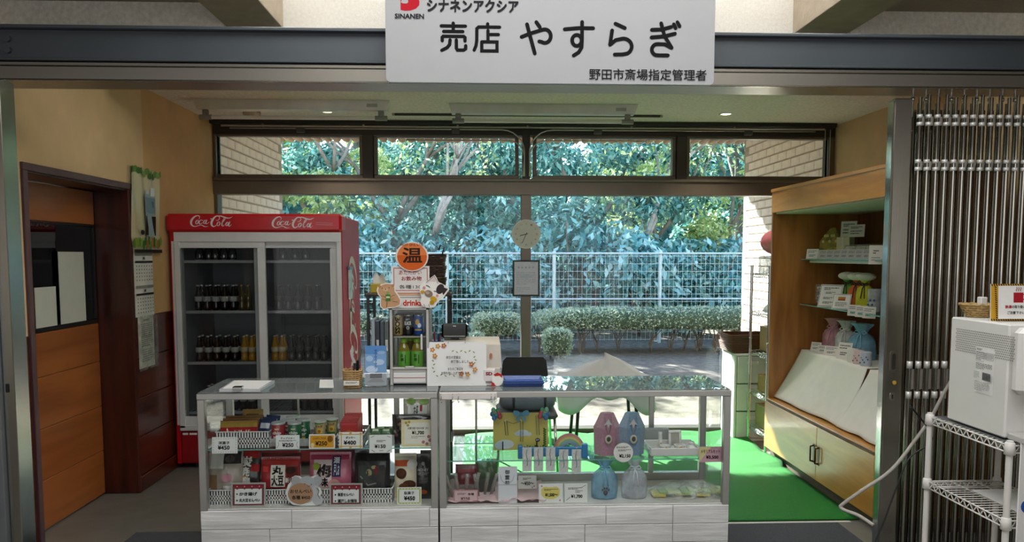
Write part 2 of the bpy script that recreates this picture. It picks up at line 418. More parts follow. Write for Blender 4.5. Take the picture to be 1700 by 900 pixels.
def card(name, label, cat, rect, Y, draw=None, color='#f2f2ee', t=.002, tilt=0.0, rotz=0.0, group=None, radius=0, zbase=None, poly=None, m=None, stand=None, parent_name='sheet'):
    """a printed card: photo rect (x0,y0,x1,y1) standing at depth Y; tilt leans the top back"""
    x0, y0, x1, y1 = rect; b = aty((x0 + x1) / 2, y1, Y); w = (x1 - x0) * mpp(Y); h = (y1 - y0) * mpp(Y) / max(.3, math.cos(tilt))
    w = w / max(.3, math.cos(rotz))
    if zbase is not None: b.z = zbase
    o = thing(name, label, cat, b, rotz, group, rotx=-tilt)
    mb = MB()
    if poly: mb.prism([((x - x0) / (x1 - x0) * w - w / 2, (y1 - y) / (y1 - y0) * h) for x, y in poly], 0, t)
    elif radius: mb.prism(rrect(w, h, radius * mpp(Y)), 0, t)
    else: mb.box(-w / 2, w / 2, 0, t, 0, h)
    mb.build(parent_name, m or mat('card_' + color.lstrip('#'), color, .55, var=.02), o, local=True)
    if stand:
        mb = MB(); mb.box(-w * .12, w * .12, t, t + stand, 0, .002); mb.box(-w * .12, w * .12, t, t + .0015, 0, h * .5)
        mb.build('stand', M_CLEAR, o, local=True)
    if draw:
        p = Print(x0, y0, x1, y1, w, h); draw(p); p.build(o)
    return o
M_CLEAR = glass('clear_plastic', (.93, .95, .95), 1.6)
M_STEEL = mat('stainless', '#b5b2aa', .22, 1.0, var=.08, scale=3, stretch=(1, 1, .05), bump=.02, bscale=200)
M_STEELD = mat('stainless_brushed', '#9a958c', .34, 1.0, var=.1, scale=3, stretch=(.06, 1, 1))
M_CHROME = mat('chrome', '#d8d8d6', .12, 1.0, var=.04)
M_ALU = mat('aluminium_frame', '#b9b7b2', .38, .85, var=.05, scale=6)
M_WHITEP = mat('white_plastic', '#e8e6e2', .4, var=.02)
M_BLACKP = mat('black_plastic', '#151516', .35, var=.1)
M_PAPER = mat('white_paper', '#e9e8e4', .7, var=.03)
# ================================================================= THE SETTING
WX_L, WX_R, WY, CEIL = -2.31, 3.15, 6.9, 2.75
M_OCHRE = mat('ochre_wallcloth', '#dcbc8e', .8, var=.07, scale=5, bump=.12, bscale=260)
M_CEIL = mat('rockwool_ceiling', '#e4e0d4', .9, var=.12, scale=45, bump=.35, bscale=120)
M_HCEIL = mat('hall_ceiling_board', '#8f8678', .9, var=.1, scale=45, bump=.3, bscale=120)
M_COFFER = mat('white_coffer_board', '#f2efe9', .85, var=.06, scale=60, bump=.25, bscale=160)
M_FLOOR = mat('floor_vinyl', '#726f67', .42, var=.12, scale=7, bump=.03, bscale=90)
M_DWOOD = woodmat('dark_panel_wood', '#3c150b', '#5f2716', .34, 'Y', 2.0, coat=.25)
M_DOORW = woodmat('door_wood', '#8a4a1e', '#a8622c', .36, 'Y', 1.6, coat=.2)
M_TRIMW = mat('purple_brown_trim', '#52383a', .45, var=.1)
M_RECESS = woodmat('recess_wood', '#331109', '#4f1d10', .3, 'Z', 2.0, coat=.3)
struct(boxes('floor', M_FLOOR, None, (-6.6, 6.6, -6.6, WY + .12, -.12, 0)))
struct(boxes('wall_rear', mat('hall_wall', '#cfc6b4', .85, bump=.1), None, (-6.6, 6.6, -6.7, -6.5, 0, 3.7)))
struct(boxes('wall_hall_left', mat('hall_wall', '#cfc6b4'), None, (-6.6, -6.45, -6.5, 5.0, 0, 3.78)))
struct(boxes('wall_hall_right', mat('hall_wall', '#cfc6b4'), None, (6.45, 6.6, -6.5, 5.0, 0, 3.78)))
# ceilings: the shop's low ceiling, its fascia, the hall's boards, ribs and the bright middle coffer
struct(boxes('ceiling', M_CEIL, None, (WX_L - .35, WX_R + .1, 4.95, WY + .1, CEIL, CEIL + .15)))
struct(boxes('trim_1', M_CEIL, None, (-6.45, -1.56, 4.88, 4.95, CEIL - .1, 3.14), (2.32, 6.45, 4.88, 4.95, CEIL - .1, 3.14)))
hc = struct(thing('ceiling_hall', 'grey ceiling boards of the hall', None))
del hc['label']
boxes('board', M_HCEIL, hc, (-6.6, -1.55, -6.5, 4.95, 3.13, 3.25)); boxes('board', M_HCEIL, hc, (2.31, 6.6, -6.5, 4.95, 3.13, 3.25))
for x0, x1 in ((-1.56, -1.22), (1.98, 2.32)): boxes('rib', mat('rib_plaster', '#9a8e7e', .85, var=.1, bump=.2), hc, (x0, x1, -6.5, 4.95, 3.0, 3.3))
for k, (y0, y1) in enumerate(((-6.5, -2.0), (-1.99, .78), (3.06, 3.95), (3.96, 4.95))):
    for x0, x1 in ((-1.22, .375), (.38, 1.98)): boxes('coffer_panel', M_COFFER, hc, (x0, x1, y0, y1, 3.62, 3.7))
boxes('coffer_end', M_COFFER, hc, (-1.56, 2.32, 4.95, 5.02, CEIL, 3.72)); boxes('coffer_side', M_COFFER, hc, (-1.56, -1.22, -6.5, 4.95, 3.3, 3.7), (1.98, 2.32, -6.5, 4.95, 3.3, 3.7))
for x, tx in ((-1.16, -.2), (1.92, .96)):     # cove lamps lying on the ribs
    area('cove_lamp', (x, 4.3, 3.32), (x + (.12 if x < 0 else -.12), 4.3, 3.66), 1.1, .06, 26, (1, .98, .95))
# left wall with the door recess
wl = struct(thing('wall_left', 'x', None)); del wl['label']
boxes('wall_plaster', M_OCHRE, wl, (WX_L - .4, WX_L, 3.73, 4.4, 2.045, 2.60), (WX_L - .4, WX_L, 4.4, 5.44, 2.045, CEIL + .01), (WX_L - .4, WX_L, 3.665, 4.03, 1.19, 2.045), c=.0005)
boxes('wall_plaster', mat('ochre_wallcloth_pier', '#d2a972', .8, var=.08, scale=5, bump=.12, bscale=260), wl, (WX_L - .4, WX_L - .003, 5.44, WY + .1, 1.19, CEIL), (WX_L - .4, WX_L - .003, 5.2, 5.44, 1.19, 2.045), c=.0005)
z = 0.0
for k, h in enumerate((.11, .265, .265, .265, .285)):
    boxes('board', M_DWOOD, wl, (WX_L - .4, WX_L + (.012 if k == 0 else .004), 5.2, WY + .05, z + .003, z + h - .002), c=.004); z += h
boxes('board', M_DWOOD, wl, (WX_L - .4, WX_L + .002, 3.665, 4.03, 0, 1.189))
rc = struct(thing('trim_2', 'x', None)); del rc['label']
boxes('recess_lining', M_RECESS, rc, (WX_L - .4, WX_L + .002, 5.185, 5.2, 0, 2.045)); boxes('recess_lining', M_RECESS, rc, (WX_L - .4, WX_L, 4.03, 5.185, 2.02, 2.045)); boxes('recess_lining', M_RECESS, rc, (WX_L - .4, WX_L, 4.03, 4.045, 0, 2.02))
boxes('casing', M_TRIMW, rc, (WX_L - .01, WX_L + .016, 4.005, 5.215, 2.03, 2.07)); boxes('casing', M_TRIMW, rc, (WX_L - .01, WX_L + .016, 4.005, 4.045, 0, 2.03)); boxes('casing', M_RECESS, rc, (WX_L - .01, WX_L + .008, 5.19, 5.215, 0, 2.03))
dr = struct(thing('door_1', 'x', None)); del dr['label']
DX = -2.53
boxes('panel', M_DOORW, dr, (DX - .04, DX, 4.05, 5.18, 1.80, 2.015)); 
for z0, z1 in ((.012, .30), (.303, .60), (.603, .90), (.903, 1.155)): boxes('board', M_DOORW, dr, (DX - .04, DX, 4.05, 5.18, z0, z1), c=.003)
boxes('glazing_bead', M_BLACKP, dr, (DX - .03, DX - .002, 4.05, 5.18, 1.155, 1.185), (DX - .03, DX - .002, 4.05, 5.18, 1.785, 1.80), (DX - .03, DX - .002, 5.165, 5.18, 1.185, 1.785), (DX - .03, DX - .002, 4.05, 4.065, 1.185, 1.785))
boxes('pane', glass('door_pane', (.55, .55, .52), 1.3), dr, (DX - .02, DX - .016, 4.065, 5.165, 1.185, 1.785))
struct(boxes('wall_back_room', mat('dim_room', '#6d6558', .9), None, (DX - 1.3, DX - 1.25, 3.4, 6, 0, 2.7)))
# right wall
struct(boxes('wall_right', M_OCHRE, None, (WX_R, WX_R + .12, 3.6, WY + .1, 0, CEIL + .01)))
# ---------------------------------------------------------------- shop front: left jamb, steel beam, rail
M_BEAM = mat('grey_painted_steel', '#4d5358', .38, .25, var=.06, scale=4)
jb = struct(thing('trim_3', 'x', None)); del jb['label']
boxes('jamb_post', mat('dull_steel_post', '#878b90', .42, .7, var=.06), jb, (-2.34, -2.170, 3.52, 3.66, 0, 2.40)); boxes('jamb_strip', M_STEEL, jb, (-2.169, -2.118, 3.55, 3.66, 0, 2.378))
boxes('keeper', M_BLACKP, jb, (-2.158, -2.142, 3.546, 3.5505, .98, 1.02))
bm = struct(thing('trim_4', 'x', None)); del bm['label']
BX0, BX1 = -6.44, 6.44
boxes('beam_web', M_BEAM, bm, (BX0, BX1, 3.62, 3.66, 2.472, 2.615)); boxes('beam_flange', M_BEAM, bm, (BX0, BX1, 3.585, 3.72, 2.606, 2.622)); boxes('beam_flange', M_BEAM, bm, (BX0, BX1, 3.585, 3.72, 2.466, 2.478))
boxes('gate_rail', M_STEELD, bm, (BX0, BX1, 3.60, 3.80, 2.446, 2.464)); boxes('gate_rail', M_STEELD, bm, (BX0, BX1, 3.595, 3.80, 2.385, 2.444)); boxes('rail_lip', M_STEEL, bm, (BX0, BX1, 3.588, 3.60, 2.379, 2.384))
for z in (2.565, 2.515): bm_b = MB().cyl((-2.11, 3.62, z), (-2.11, 3.605, z), .014, n=8).build('bolt', M_BEAM, bm)
struct(boxes('wall_front_left', mat('hall_wall', '#cfc6b4'), None, (-6.45, -2.341, 3.58, 3.66, 0, 2.375)))
struct(boxes('wall_front_right', mat('hall_wall', '#cfc6b4'), None, (3.28, 6.45, 3.66, 3.78, 0, 2.375)))
# ---------------------------------------------------------------- the window wall
M_BRONZE = mat('bronze_aluminium', '#6e6458', .4, .55, var=.07, scale=5)
M_BRONZED = mat('bronze_aluminium_dark', '#403a34', .45, .5, var=.07, scale=5)
M_WGLASS = glass('window_pane', (.90, .965, .975), .5)
wn1 = struct(thing('window_1', 'x', None)); del wn1['label']
WL, WR = WX_L, WX_R
y0, y1 = WY - .06, WY + .06
boxes('head', M_BRONZED, wn1, (WL, WR, y0, y1, 2.648, CEIL)); boxes('sill', M_BRONZE, wn1, (WL, WR, y0 - .02, y1, 0, .045))
boxes('jamb', M_BRONZE, wn1, (WL, -2.285, y0, y1, .045, 2.648)); boxes('jamb', M_BRONZE, wn1, (3.09, WR, y0, y1, .045, 2.648))
boxes('transom', M_BRONZE, wn1, (WL, WR, y0 - .025, y1, 2.13, 2.245)); boxes('transom_ledge', M_BRONZE, wn1, (WL, WR, y0 - .045, y0 + .02, 2.245, 2.27))
boxes('mullion', M_BRONZE, wn1, (.352, .438, y0 - .03, y1, .045, 2.13)); boxes('mullion', M_BRONZED, wn1, (.362, .43, y0 - .02, y1, 2.27, 2.70))
XS = ((-2.285, -1.06), (-.907, .30), (.487, 1.697), (1.849, 3.09))
for a, b in ((-1.03, -.937), (1.727, 1.819)): boxes('upper_bar', M_BRONZED, wn1, (a, b, y0 - .01, y1, 2.27, 2.648))
for a, b in XS:
    fr = MB()
    for q in ((a - .03, b + .03, y0 + .02, y1 - .02, 2.27, 2.305), (a - .03, b + .03, y0 + .02, y1 - .02, 2.632, 2.66), (a - .03, a, y0 + .02, y1 - .02, 2.305, 2.632), (b, b + .03, y0 + .02, y1 - .02, 2.305, 2.632)): fr.cbox(*q)
    sash = fr.build('sash', M_BRONZE, wn1)
    MB().box(a, b, WY - .003, WY + .003, 2.305, 2.632).build('pane', M_WGLASS, sash)
for a, b in ((-2.285, .352), (.438, 3.09)): MB().box(a, b, WY - .004, WY + .004, .045, 2.13).build('pane', M_WGLASS, wn1)
# blind pelmet and curtain rail in front of the head
pr = tag(boxes('blind_rail', mat('dark_rail', '#2c2a27', .4, .4), None, (-2.29, 3.1, 6.70, 6.76, 2.715, 2.748)), 'long dark blind rail along the ceiling above the upper windows', 'rail')
ro = thing('curtain_rail', 'pale curtain rail running under the dark blind rail', 'rail', (0.4, 6.72, 2.70))
MB().cyl((-2.2, 6.73, 2.70), (3.0, 6.73, 2.70), .009, n=8).build('tube', mat('pale_rail', '#a7a094', .4, .3), ro)
for x in (-1.85, -1.0, -.2, .4, 1.3, 2.2): boxes('bracket', mat('pale_rail', '#a7a094'), ro, (x - .01, x + .01, 6.715, 6.745, 2.692, 2.715))
# window opener cables
M_CABLE = mat('opener_cable', '#c9c5bb', .35, .4)
for sgn, lab in ((-1, 'silver window opener cable with clamp blocks curving down the mullion, left of it'), (1, 'silver window opener cable with clamp blocks curving down the mullion, right of it')):
    oc = thing('opener_cable', lab.replace(', left of it', ' towards the fridge side').replace(', right of it', ' towards the cabinet side'), 'cable', (.4 + sgn * .03, 6.8, 2.28))
    for dz, x_end, r0 in ((0, 2.55, .20), (-.045, 1.05, .14)):
        pts = [(.4 + sgn * .022 + sgn * (0.012 if dz else 0), 6.80, 2.29), (.4 + sgn * .022, 6.80, 2.50 + dz)]
        for i in range(1, 7):
            a = math.pi / 2 * i / 6; pts.append((.4 + sgn * (.022 + r0 * (1 - math.cos(a))), 6.80, 2.50 + dz + .19 * math.sin(a) * (1 if not dz else .75)))
        pts.append((.4 + sgn * x_end, 6.80, pts[-1][2]))
        MB().tube(pts, .006, 6).build('conduit', M_CABLE, oc)
    for x in (.62, 1.95): boxes('clamp_block', mat('grey_block', '#5c5852', .5), oc, (.4 + sgn * x - .035, .4 + sgn * x + .035, 6.785, 6.815, 2.655, 2.705))
# pull chains of the blind, at the right end
for k, (x, l) in enumerate(((3.03, .46), (3.075, .52))):
    ch = MB()
    for i in range(int(l / .012)): ch.ell((x, 6.78, 2.70 - i * .012), (.0035, .0035, .005), 5, 4)
    tag(ch.build('pull_chain', M_WHITEP), 'white beaded pull chain hanging at the end of the window', 'chain', 'blind pull chains by the right wall')

# ================================================================= OUTSIDE
rng = np.random.default_rng(7); rnd = random.Random(11)
M_SOIL = mat('garden_soil', '#74675a', .95, var=.4, scale=9, bump=.8, bscale=45)
struct(boxes('ground', M_SOIL, None, (-30, 30, WY + .12, 45, -.2, -.02)))
struct(boxes('apron', mat('concrete_apron', '#857a6d', .9, var=.1, bump=.3), None, (-3, 4, WY + .1, WY + .55, -.15, 0)))
# brick wing walls either side of the window: every brick its own piece
M_BRICK = mat('cream_brick', '#efe2d6', .85, var=.12, scale=7, bump=.4, bscale=70)
M_MORTAR = mat('mortar', '#b5a594', .95, var=.1, scale=30, bump=.3)
BL, BH, PB, PH = .217, .076, .225, .0925
bk = MB().cbox(0, .03, 0, BL, 0, BH, c=.004); bk_me = bk.mesh('brick', [M_BRICK])
bk2_me = MB().cbox(0, .03, 0, BL / 2 - .004, 0, BH, c=.004).mesh('brick_half', [M_BRICK])
for nm, fx, sgn in (('wall_wing_left', WX_L + .0, -1), ('wall_wing_right', 3.13, 1)):
    wg = struct(thing(nm, 'x', None, (fx, 7.0, 0))); del wg['label']
    boxes('mortar_bed', M_MORTAR, wg, (min(fx + sgn * .012, fx + sgn * .4), max(fx + sgn * .012, fx + sgn * .4), 7.0, 9.2, -.1, 3.2))
    for r in range(33):
        off = 0 if r % 2 == 0 else PB / 2
        for c in range(10):
            yy = off + c * PB
            if yy + BL > 2.21: continue
            o = bpy.data.objects.new('brick', bk_me); col.objects.link(o); o.parent = wg
            o.location = ((-.030 if sgn < 0 else 0) + rnd.uniform(-.0015, .0015), yy, r * PH + .004)
        if off and r % 2:
            o = bpy.data.objects.new('brick', bk2_me); col.objects.link(o); o.parent = wg; o.location = ((-.030 if sgn < 0 else 0), 0, r * PH + .004)
# eave with its scalloped edge of tiles
ev = struct(thing('trim_5', 'x', None)); del ev['label']
boxes('soffit', mat('soffit_board', '#cdb9a0', .9, var=.08, bump=.2), ev, (-4.2, 5.2, 7.0, 10.2, 3.14, 3.3))
sc = MB()
for i in range(78): sc.cyl((-4.15 + i * .12, 9.9, 3.125), (-4.15 + i * .12, 10.28, 3.125), .056, n=8)
tag(sc.build('tile_edge', mat('eave_tile', '#c2a486', .7, var=.15), ev), kind='stuff')
struct(boxes('wall_upper', M_BRICK, None, (-4.2, 5.2, WY + .07, 7.2, CEIL + .02, 3.5)))
struct(boxes('wall_outer_left', M_BRICK, None, (-8, WX_L - .4, 6.95, 7.15, -.1, 3.5))); struct(boxes('wall_outer_right', M_BRICK, None, (WX_R + .38, 9, 6.95, 7.15, -.1, 3.5)))
boxes_roof = struct(boxes('roof_slab', M_MORTAR, None, (-8, 9, -6.8, 7.1, 3.78, 3.95)))

def leaves(n, pts_fn, L, wr=.4, droop=.5, jitter=.35):
    """n little folded leaves; returns verts, faces arrays"""
    P = pts_fn(n)
    n = len(P)
    az = rng.uniform(0, 2 * np.pi, n); el = rng.normal(-droop, .45, n)
    d = np.stack([np.cos(az) * np.cos(el), np.sin(az) * np.cos(el), np.sin(el)], 1)
    up = np.tile([0, 0, 1.0], (n, 1)) + rng.normal(0, .45, (n, 3))
    sd = np.cross(d, up); sd /= np.linalg.norm(sd, axis=1)[:, None] + 1e-9
    nrm = np.cross(sd, d)
    l = (L * rng.uniform(1 - jitter, 1 + jitter, n))[:, None]; w = l * wr
    b = P; m = P + d * l * .5 - nrm * w * .12; t = P + d * l
    V = np.stack([b, m + sd * w * .5 + nrm * w * .15, t, m - sd * w * .5 + nrm * w * .15], 1).reshape(-1, 3)
    F = np.arange(n * 4).reshape(-1, 4)
    return V, F
def leaf_obj(name, V, F, m, parent, stuff=True):
    me = bpy.data.meshes.new(name)
    M = np.array(parent.matrix_basis.inverted())
    V = V @ M[:3, :3].T + M[:3, 3]
    me.vertices.add(len(V)); me.vertices.foreach_set('co', V.astype(np.float32).ravel())
    me.loops.add(F.size); me.loops.foreach_set('vertex_index', F.ravel().astype(np.int32))
    me.polygons.add(len(F)); me.polygons.foreach_set('loop_start', np.arange(0, F.size, F.shape[1], dtype=np.int32)); me.polygons.foreach_set('loop_total', np.full(len(F), F.shape[1], dtype=np.int32))
    me.update(calc_edges=True); me.validate(); me.materials.append(m)
    o = bpy.data.objects.new(name, me); col.objects.link(o); o.parent = parent
    if stuff: o['kind'] = 'stuff'
    return o
def clumps(centers, radii, shell=.45):
    centers = np.array(centers, float); radii = np.array(radii, float)
    def fn(n):
        k = rng.integers(0, len(centers), n); v = rng.normal(0, 1, (n, 3)); v /= np.linalg.norm(v, axis=1)[:, None]
        r = rng.uniform(shell, 1, n) ** .5
        return centers[k] + v * radii[k] * r[:, None]
    return fn
M_BARK = mat('bark', '#8d7f74', .9, var=.3, scale=14, bump=.6, bscale=40, stretch=(1, 1, .3))
M_TWIG = mat('twig', '#6e5d4e', .9, var=.25)
LM = [leafmat('leaf_teal', ('#234f4c', '#5a9a92', '#93c9bf', '#cdeae0'), .28, .3), leafmat('leaf_blue', ('#3a7674', '#7ebbb8', '#b0dad4', '#dcefe8'), .25, .25),
      leafmat('leaf_dark', ('#1f4640', '#4d867a', '#82b6a8', '#b8dccc'), .3, .35), leafmat('leaf_yellow', ('#8aa566', '#bccf84', '#dde3a4', '#f0efc4'), .35, .45)]
def branches(mb, p, d, l, r, depth):
    q = Vector(p) + Vector(d).normalized() * l
    mid = (Vector(p) + q) / 2 + Vector((rnd.uniform(-.08, .08), rnd.uniform(-.08, .08), 0)) * l
    mb.tube([p, mid, q], [r, r * .85, r * .65], 7 if depth > 1 else 5)
    if depth:
        for k in range(rnd.choice((2, 3))):
            dd = Vector(d).normalized() + Vector((rnd.uniform(-.8, .8), rnd.uniform(-.8, .8), rnd.uniform(-.1, .5)))
            branches(mb, q, dd, l * rnd.uniform(.6, .8), r * .6, depth - 1)
def tree(x, Y, h, rx, n, L, lm, label, trunk_r=.09, name='garden_tree', low=.35, droop=.5, group='trees beyond the fence'):
    t = thing(name, label, 'tree', (x, Y, -.02), 0, group)
    mb = MB(); branches(mb, (x, Y, -.02), (rnd.uniform(-.15, .15), 0, 1), h * .42, trunk_r, 3); mb.build('trunk', M_BARK, t)
    C = []; Rr = []
    for k in range(16):
        a = rnd.uniform(0, 6.28); rr = rx * math.sqrt(rnd.random()); zz = h * rnd.uniform(low, .93)
        C.append((x + rr * math.cos(a), Y + rr * math.sin(a) * .8, zz)); s = rx * rnd.uniform(.28, .5); Rr.append((s, s, s * .75))
    V, F = leaves(n, clumps(C, Rr), L, droop=droop); leaf_obj('foliage', V, F, lm, t)
    return t
def shrub(x, Y, h, r, n, L, lm, label, name='leafy_shrub', group='shrubs behind the fence'):
    t = thing(name, label, 'shrub', (x, Y, -.02), 0, group)
    mb = MB()
    for k in range(7):
        a = rnd.uniform(0, 6.28); mb.tube([(x, Y, -.02), (x + .3 * r * math.cos(a), Y + .3 * r * math.sin(a), h * .5), (x + .75 * r * math.cos(a), Y + .75 * r * math.sin(a), h * rnd.uniform(.7, .95))], [.025, .02, .01], 5)
    mb.build('stem', M_TWIG, t)
    C = [(x + r * .65 * math.cos(a) * q, Y + r * .5 * math.sin(a) * q, h * z) for a, q, z in [(rnd.uniform(0, 6.28), rnd.random() ** .5, rnd.uniform(.2, .85)) for _ in range(12)]]
    V, F = leaves(n, clumps(C, [(r * .5, r * .45, h * .2)] * 12), L, wr=.42, droop=.6); leaf_obj('foliage', V, F, lm, t)
    return t
# broad-leaved shrubs right behind the fence
for k in range(11):
    x = -6.0 + k * 1.3; blue = k % 2
    shrub(x + rnd.uniform(-.2, .2), 15.3 + rnd.uniform(-.3, .5), rnd.uniform(1.9, 2.6), rnd.uniform(.9, 1.2), 1900, .21, LM[1] if blue else LM[0],
          'pale blue-green broad-leaved shrub behind the wire fence' if blue else 'mid teal broad-leaved shrub behind the wire fence')
labs = ('tall teal-leaved evergreen tree beyond the fence', 'tall dark-leaved evergreen tree beyond the fence', 'tall yellow-green tree beyond the fence')
for k in range(12):
    x = -8.2 + k * 1.55; kind = (0, 1, 0, 2, 0, 1, 0, 0, 1, 2, 0, 1)[k]
    tree(x + rnd.uniform(-.3, .3), 17.3 + rnd.uniform(-.6, .8), rnd.uniform(4.6, 5.6), rnd.uniform(1.1, 1.5), 5200, .16, (LM[0], LM[2], LM[3])[kind], labs[kind], rnd.uniform(.07, .13), low=.3)
for k in range(11):
    x = -11 + k * 2.3
    tree(x + rnd.uniform(-.4, .4), 21.5 + rnd.uniform(-.8, 1.0), rnd.uniform(6.0, 7.6), rnd.uniform(1.6, 2.1), 5600, .23, (LM[2], LM[0], LM[3])[(0, 1, 0, 2)[k % 4]], ('large dark tree standing in the rear row of the wood', 'large teal tree standing in the rear row of the wood', 'large dark tree standing in the rear row of the wood', 'large yellow-green tree standing in the rear row of the wood')[k % 4], .16, low=.15, group='rear row of the wood')
# bare-branched trees in front of the leaves
for x, Y, h, lean in ((3.15, 15.9, 3.6, .1), (-.75, 16.2, 4.0, -.12), (5.35, 16.0, 4.0, .05)):
    t = thing('slender_tree', 'slender tree with a pale forked bare trunk, rising behind the fence', 'tree', (x, Y, -.02), 0, 'pale forked trees')
    mb = MB(); branches(mb, (x, Y, -.02), (lean, 0, 1), h * .5, .10, 4); mb.build('trunk', mat('pale_bark', '#a99c92', .9, var=.25, scale=14, bump=.5, bscale=40), t)
    V, F = leaves(500, clumps([(x, Y, h * .95)], [(1.2, .8, .9)]), .13); leaf_obj('foliage', V, F, LM[3], t)
# wooded bank closing the view behind the trees
wbk = struct(thing('trim_6', 'x', None)); del wbk['label']
MB().grid(lambda u, v: (-26 + 56 * u, 25.5 + 5 * v, -.1 + (5.6 + .5 * math.sin(u * 21) + .3 * math.sin(u * 47)) * v ** .7), 60, 12).build('bank', mat('bank_undergrowth', '#3a5a4e', .95, var=.5, scale=4, bump=.8, bscale=12), wbk)
def _bank(n):
    u = rng.uniform(0, 1, n); v = rng.uniform(0, 1, n)
    return np.stack([-26 + 56 * u, 25.3 + 5 * v, -.05 + (5.7 + .5 * np.sin(u * 21) + .3 * np.sin(u * 47)) * v ** .7], 1)
V_, F_ = leaves(9000, _bank, .34, wr=.5, droop=.4); leaf_obj('undergrowth', V_, F_, LM[2], wbk)
# wire mesh fence with posts
fn = thing('wire_fence', 'pale grey welded wire mesh fence with round posts along the garden', 'fence', (1.34, 14.2, 0))
M_FENCE = mat('fence_coating', '#c6d0d0', .45, .2)
for i in range(-4, 5):
    MB().cyl((1.34 + 1.97 * i, 14.2, -.05), (1.34 + 1.97 * i, 14.2, 1.68), .035, n=10).build('post', M_FENCE, fn)
wm = MB()
for i in range(-94, 95): xx = 1.34 + .085 * i; wm.box(xx - .0022, xx + .0022, 14.135, 14.141, .03, 1.62)
for j in range(12): wm.box(-6.6, 9.3, 14.128, 14.134, .05 + j * .14 - .0028, .05 + j * .14 + .0028)
tag(wm.build('wire_mesh', M_FENCE, fn), kind='stuff')
for z in (.80, 1.64): MB().cyl((-6.6, 14.15, z), (9.3, 14.15, z), .018, n=8).build('rail', M_FENCE, fn)
# clipped hedges and round bushes
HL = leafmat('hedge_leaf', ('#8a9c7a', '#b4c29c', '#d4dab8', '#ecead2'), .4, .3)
def hedge(name, label, cat, x0, x1, Y, dy, z0, z1, n, L=.045):
    cx = (x0 + x1) / 2; t = thing(name, label, cat, (cx, Y, -.02), 0, 'clipped hedges in the garden')
    def fn(n):
        u = rng.uniform(-1, 1, (n, 3)); ax = rng.integers(0, 4, n)
        p = 4.0
        k = (np.abs(u) ** p).sum(1) ** (1 / p); u = u / k[:, None] * rng.uniform(.88, 1.03, n)[:, None]
        return np.array([cx, Y, (z0 + z1) / 2]) + u * np.array([(x1 - x0) / 2, dy / 2, (z1 - z0) / 2])
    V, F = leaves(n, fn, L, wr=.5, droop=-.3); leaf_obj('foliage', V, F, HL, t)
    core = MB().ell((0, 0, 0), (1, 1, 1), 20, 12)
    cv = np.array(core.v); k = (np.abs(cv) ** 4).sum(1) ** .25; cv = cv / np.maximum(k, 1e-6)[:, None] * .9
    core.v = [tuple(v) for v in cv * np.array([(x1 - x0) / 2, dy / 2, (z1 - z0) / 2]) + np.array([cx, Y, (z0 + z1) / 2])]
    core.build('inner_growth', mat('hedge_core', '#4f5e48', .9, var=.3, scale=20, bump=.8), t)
    mb = MB()
    for i in range(max(3, int((x1 - x0) * 5))):
        x = rnd.uniform(x0 + .1, x1 - .1); yy = Y + rnd.uniform(-.35, .2) * dy
        for j in range(5): mb.tube([(x, yy, -.02), (x + rnd.uniform(-.06, .06), yy, .15), (x + rnd.uniform(-.2, .2), yy + rnd.uniform(-.15, .1), z0 + .08)], [.011, .009, .005], 4)
    tag(mb.build('stem', M_TWIG, t), kind='stuff')
hedge('clipped_hedge', 'long flat-topped clipped hedge on twiggy stems before the fence', 'hedge', .86, 6.2, 12.9, 1.1, .36, .72, 15000)
hedge('clipped_hedge', 'short clipped hedge left of the window mullion before the fence', 'hedge', -.15, .66, 12.8, .9, .30, .64, 3600)
hedge('clipped_hedge', 'clipped hedge standing behind the red fridge side of the garden', 'hedge', -5.2, -1.6, 13.0, .9, .30, .64, 5000)
hedge('round_bush', 'small round clipped bush standing in front of the long hedge', 'bush', .95, 1.40, 11.9, .45, .05, .46, 1800)
hedge('round_bush', 'small round bush beside the short hedge', 'bush', -.20, .05, 11.9, .3, .05, .40, 900)
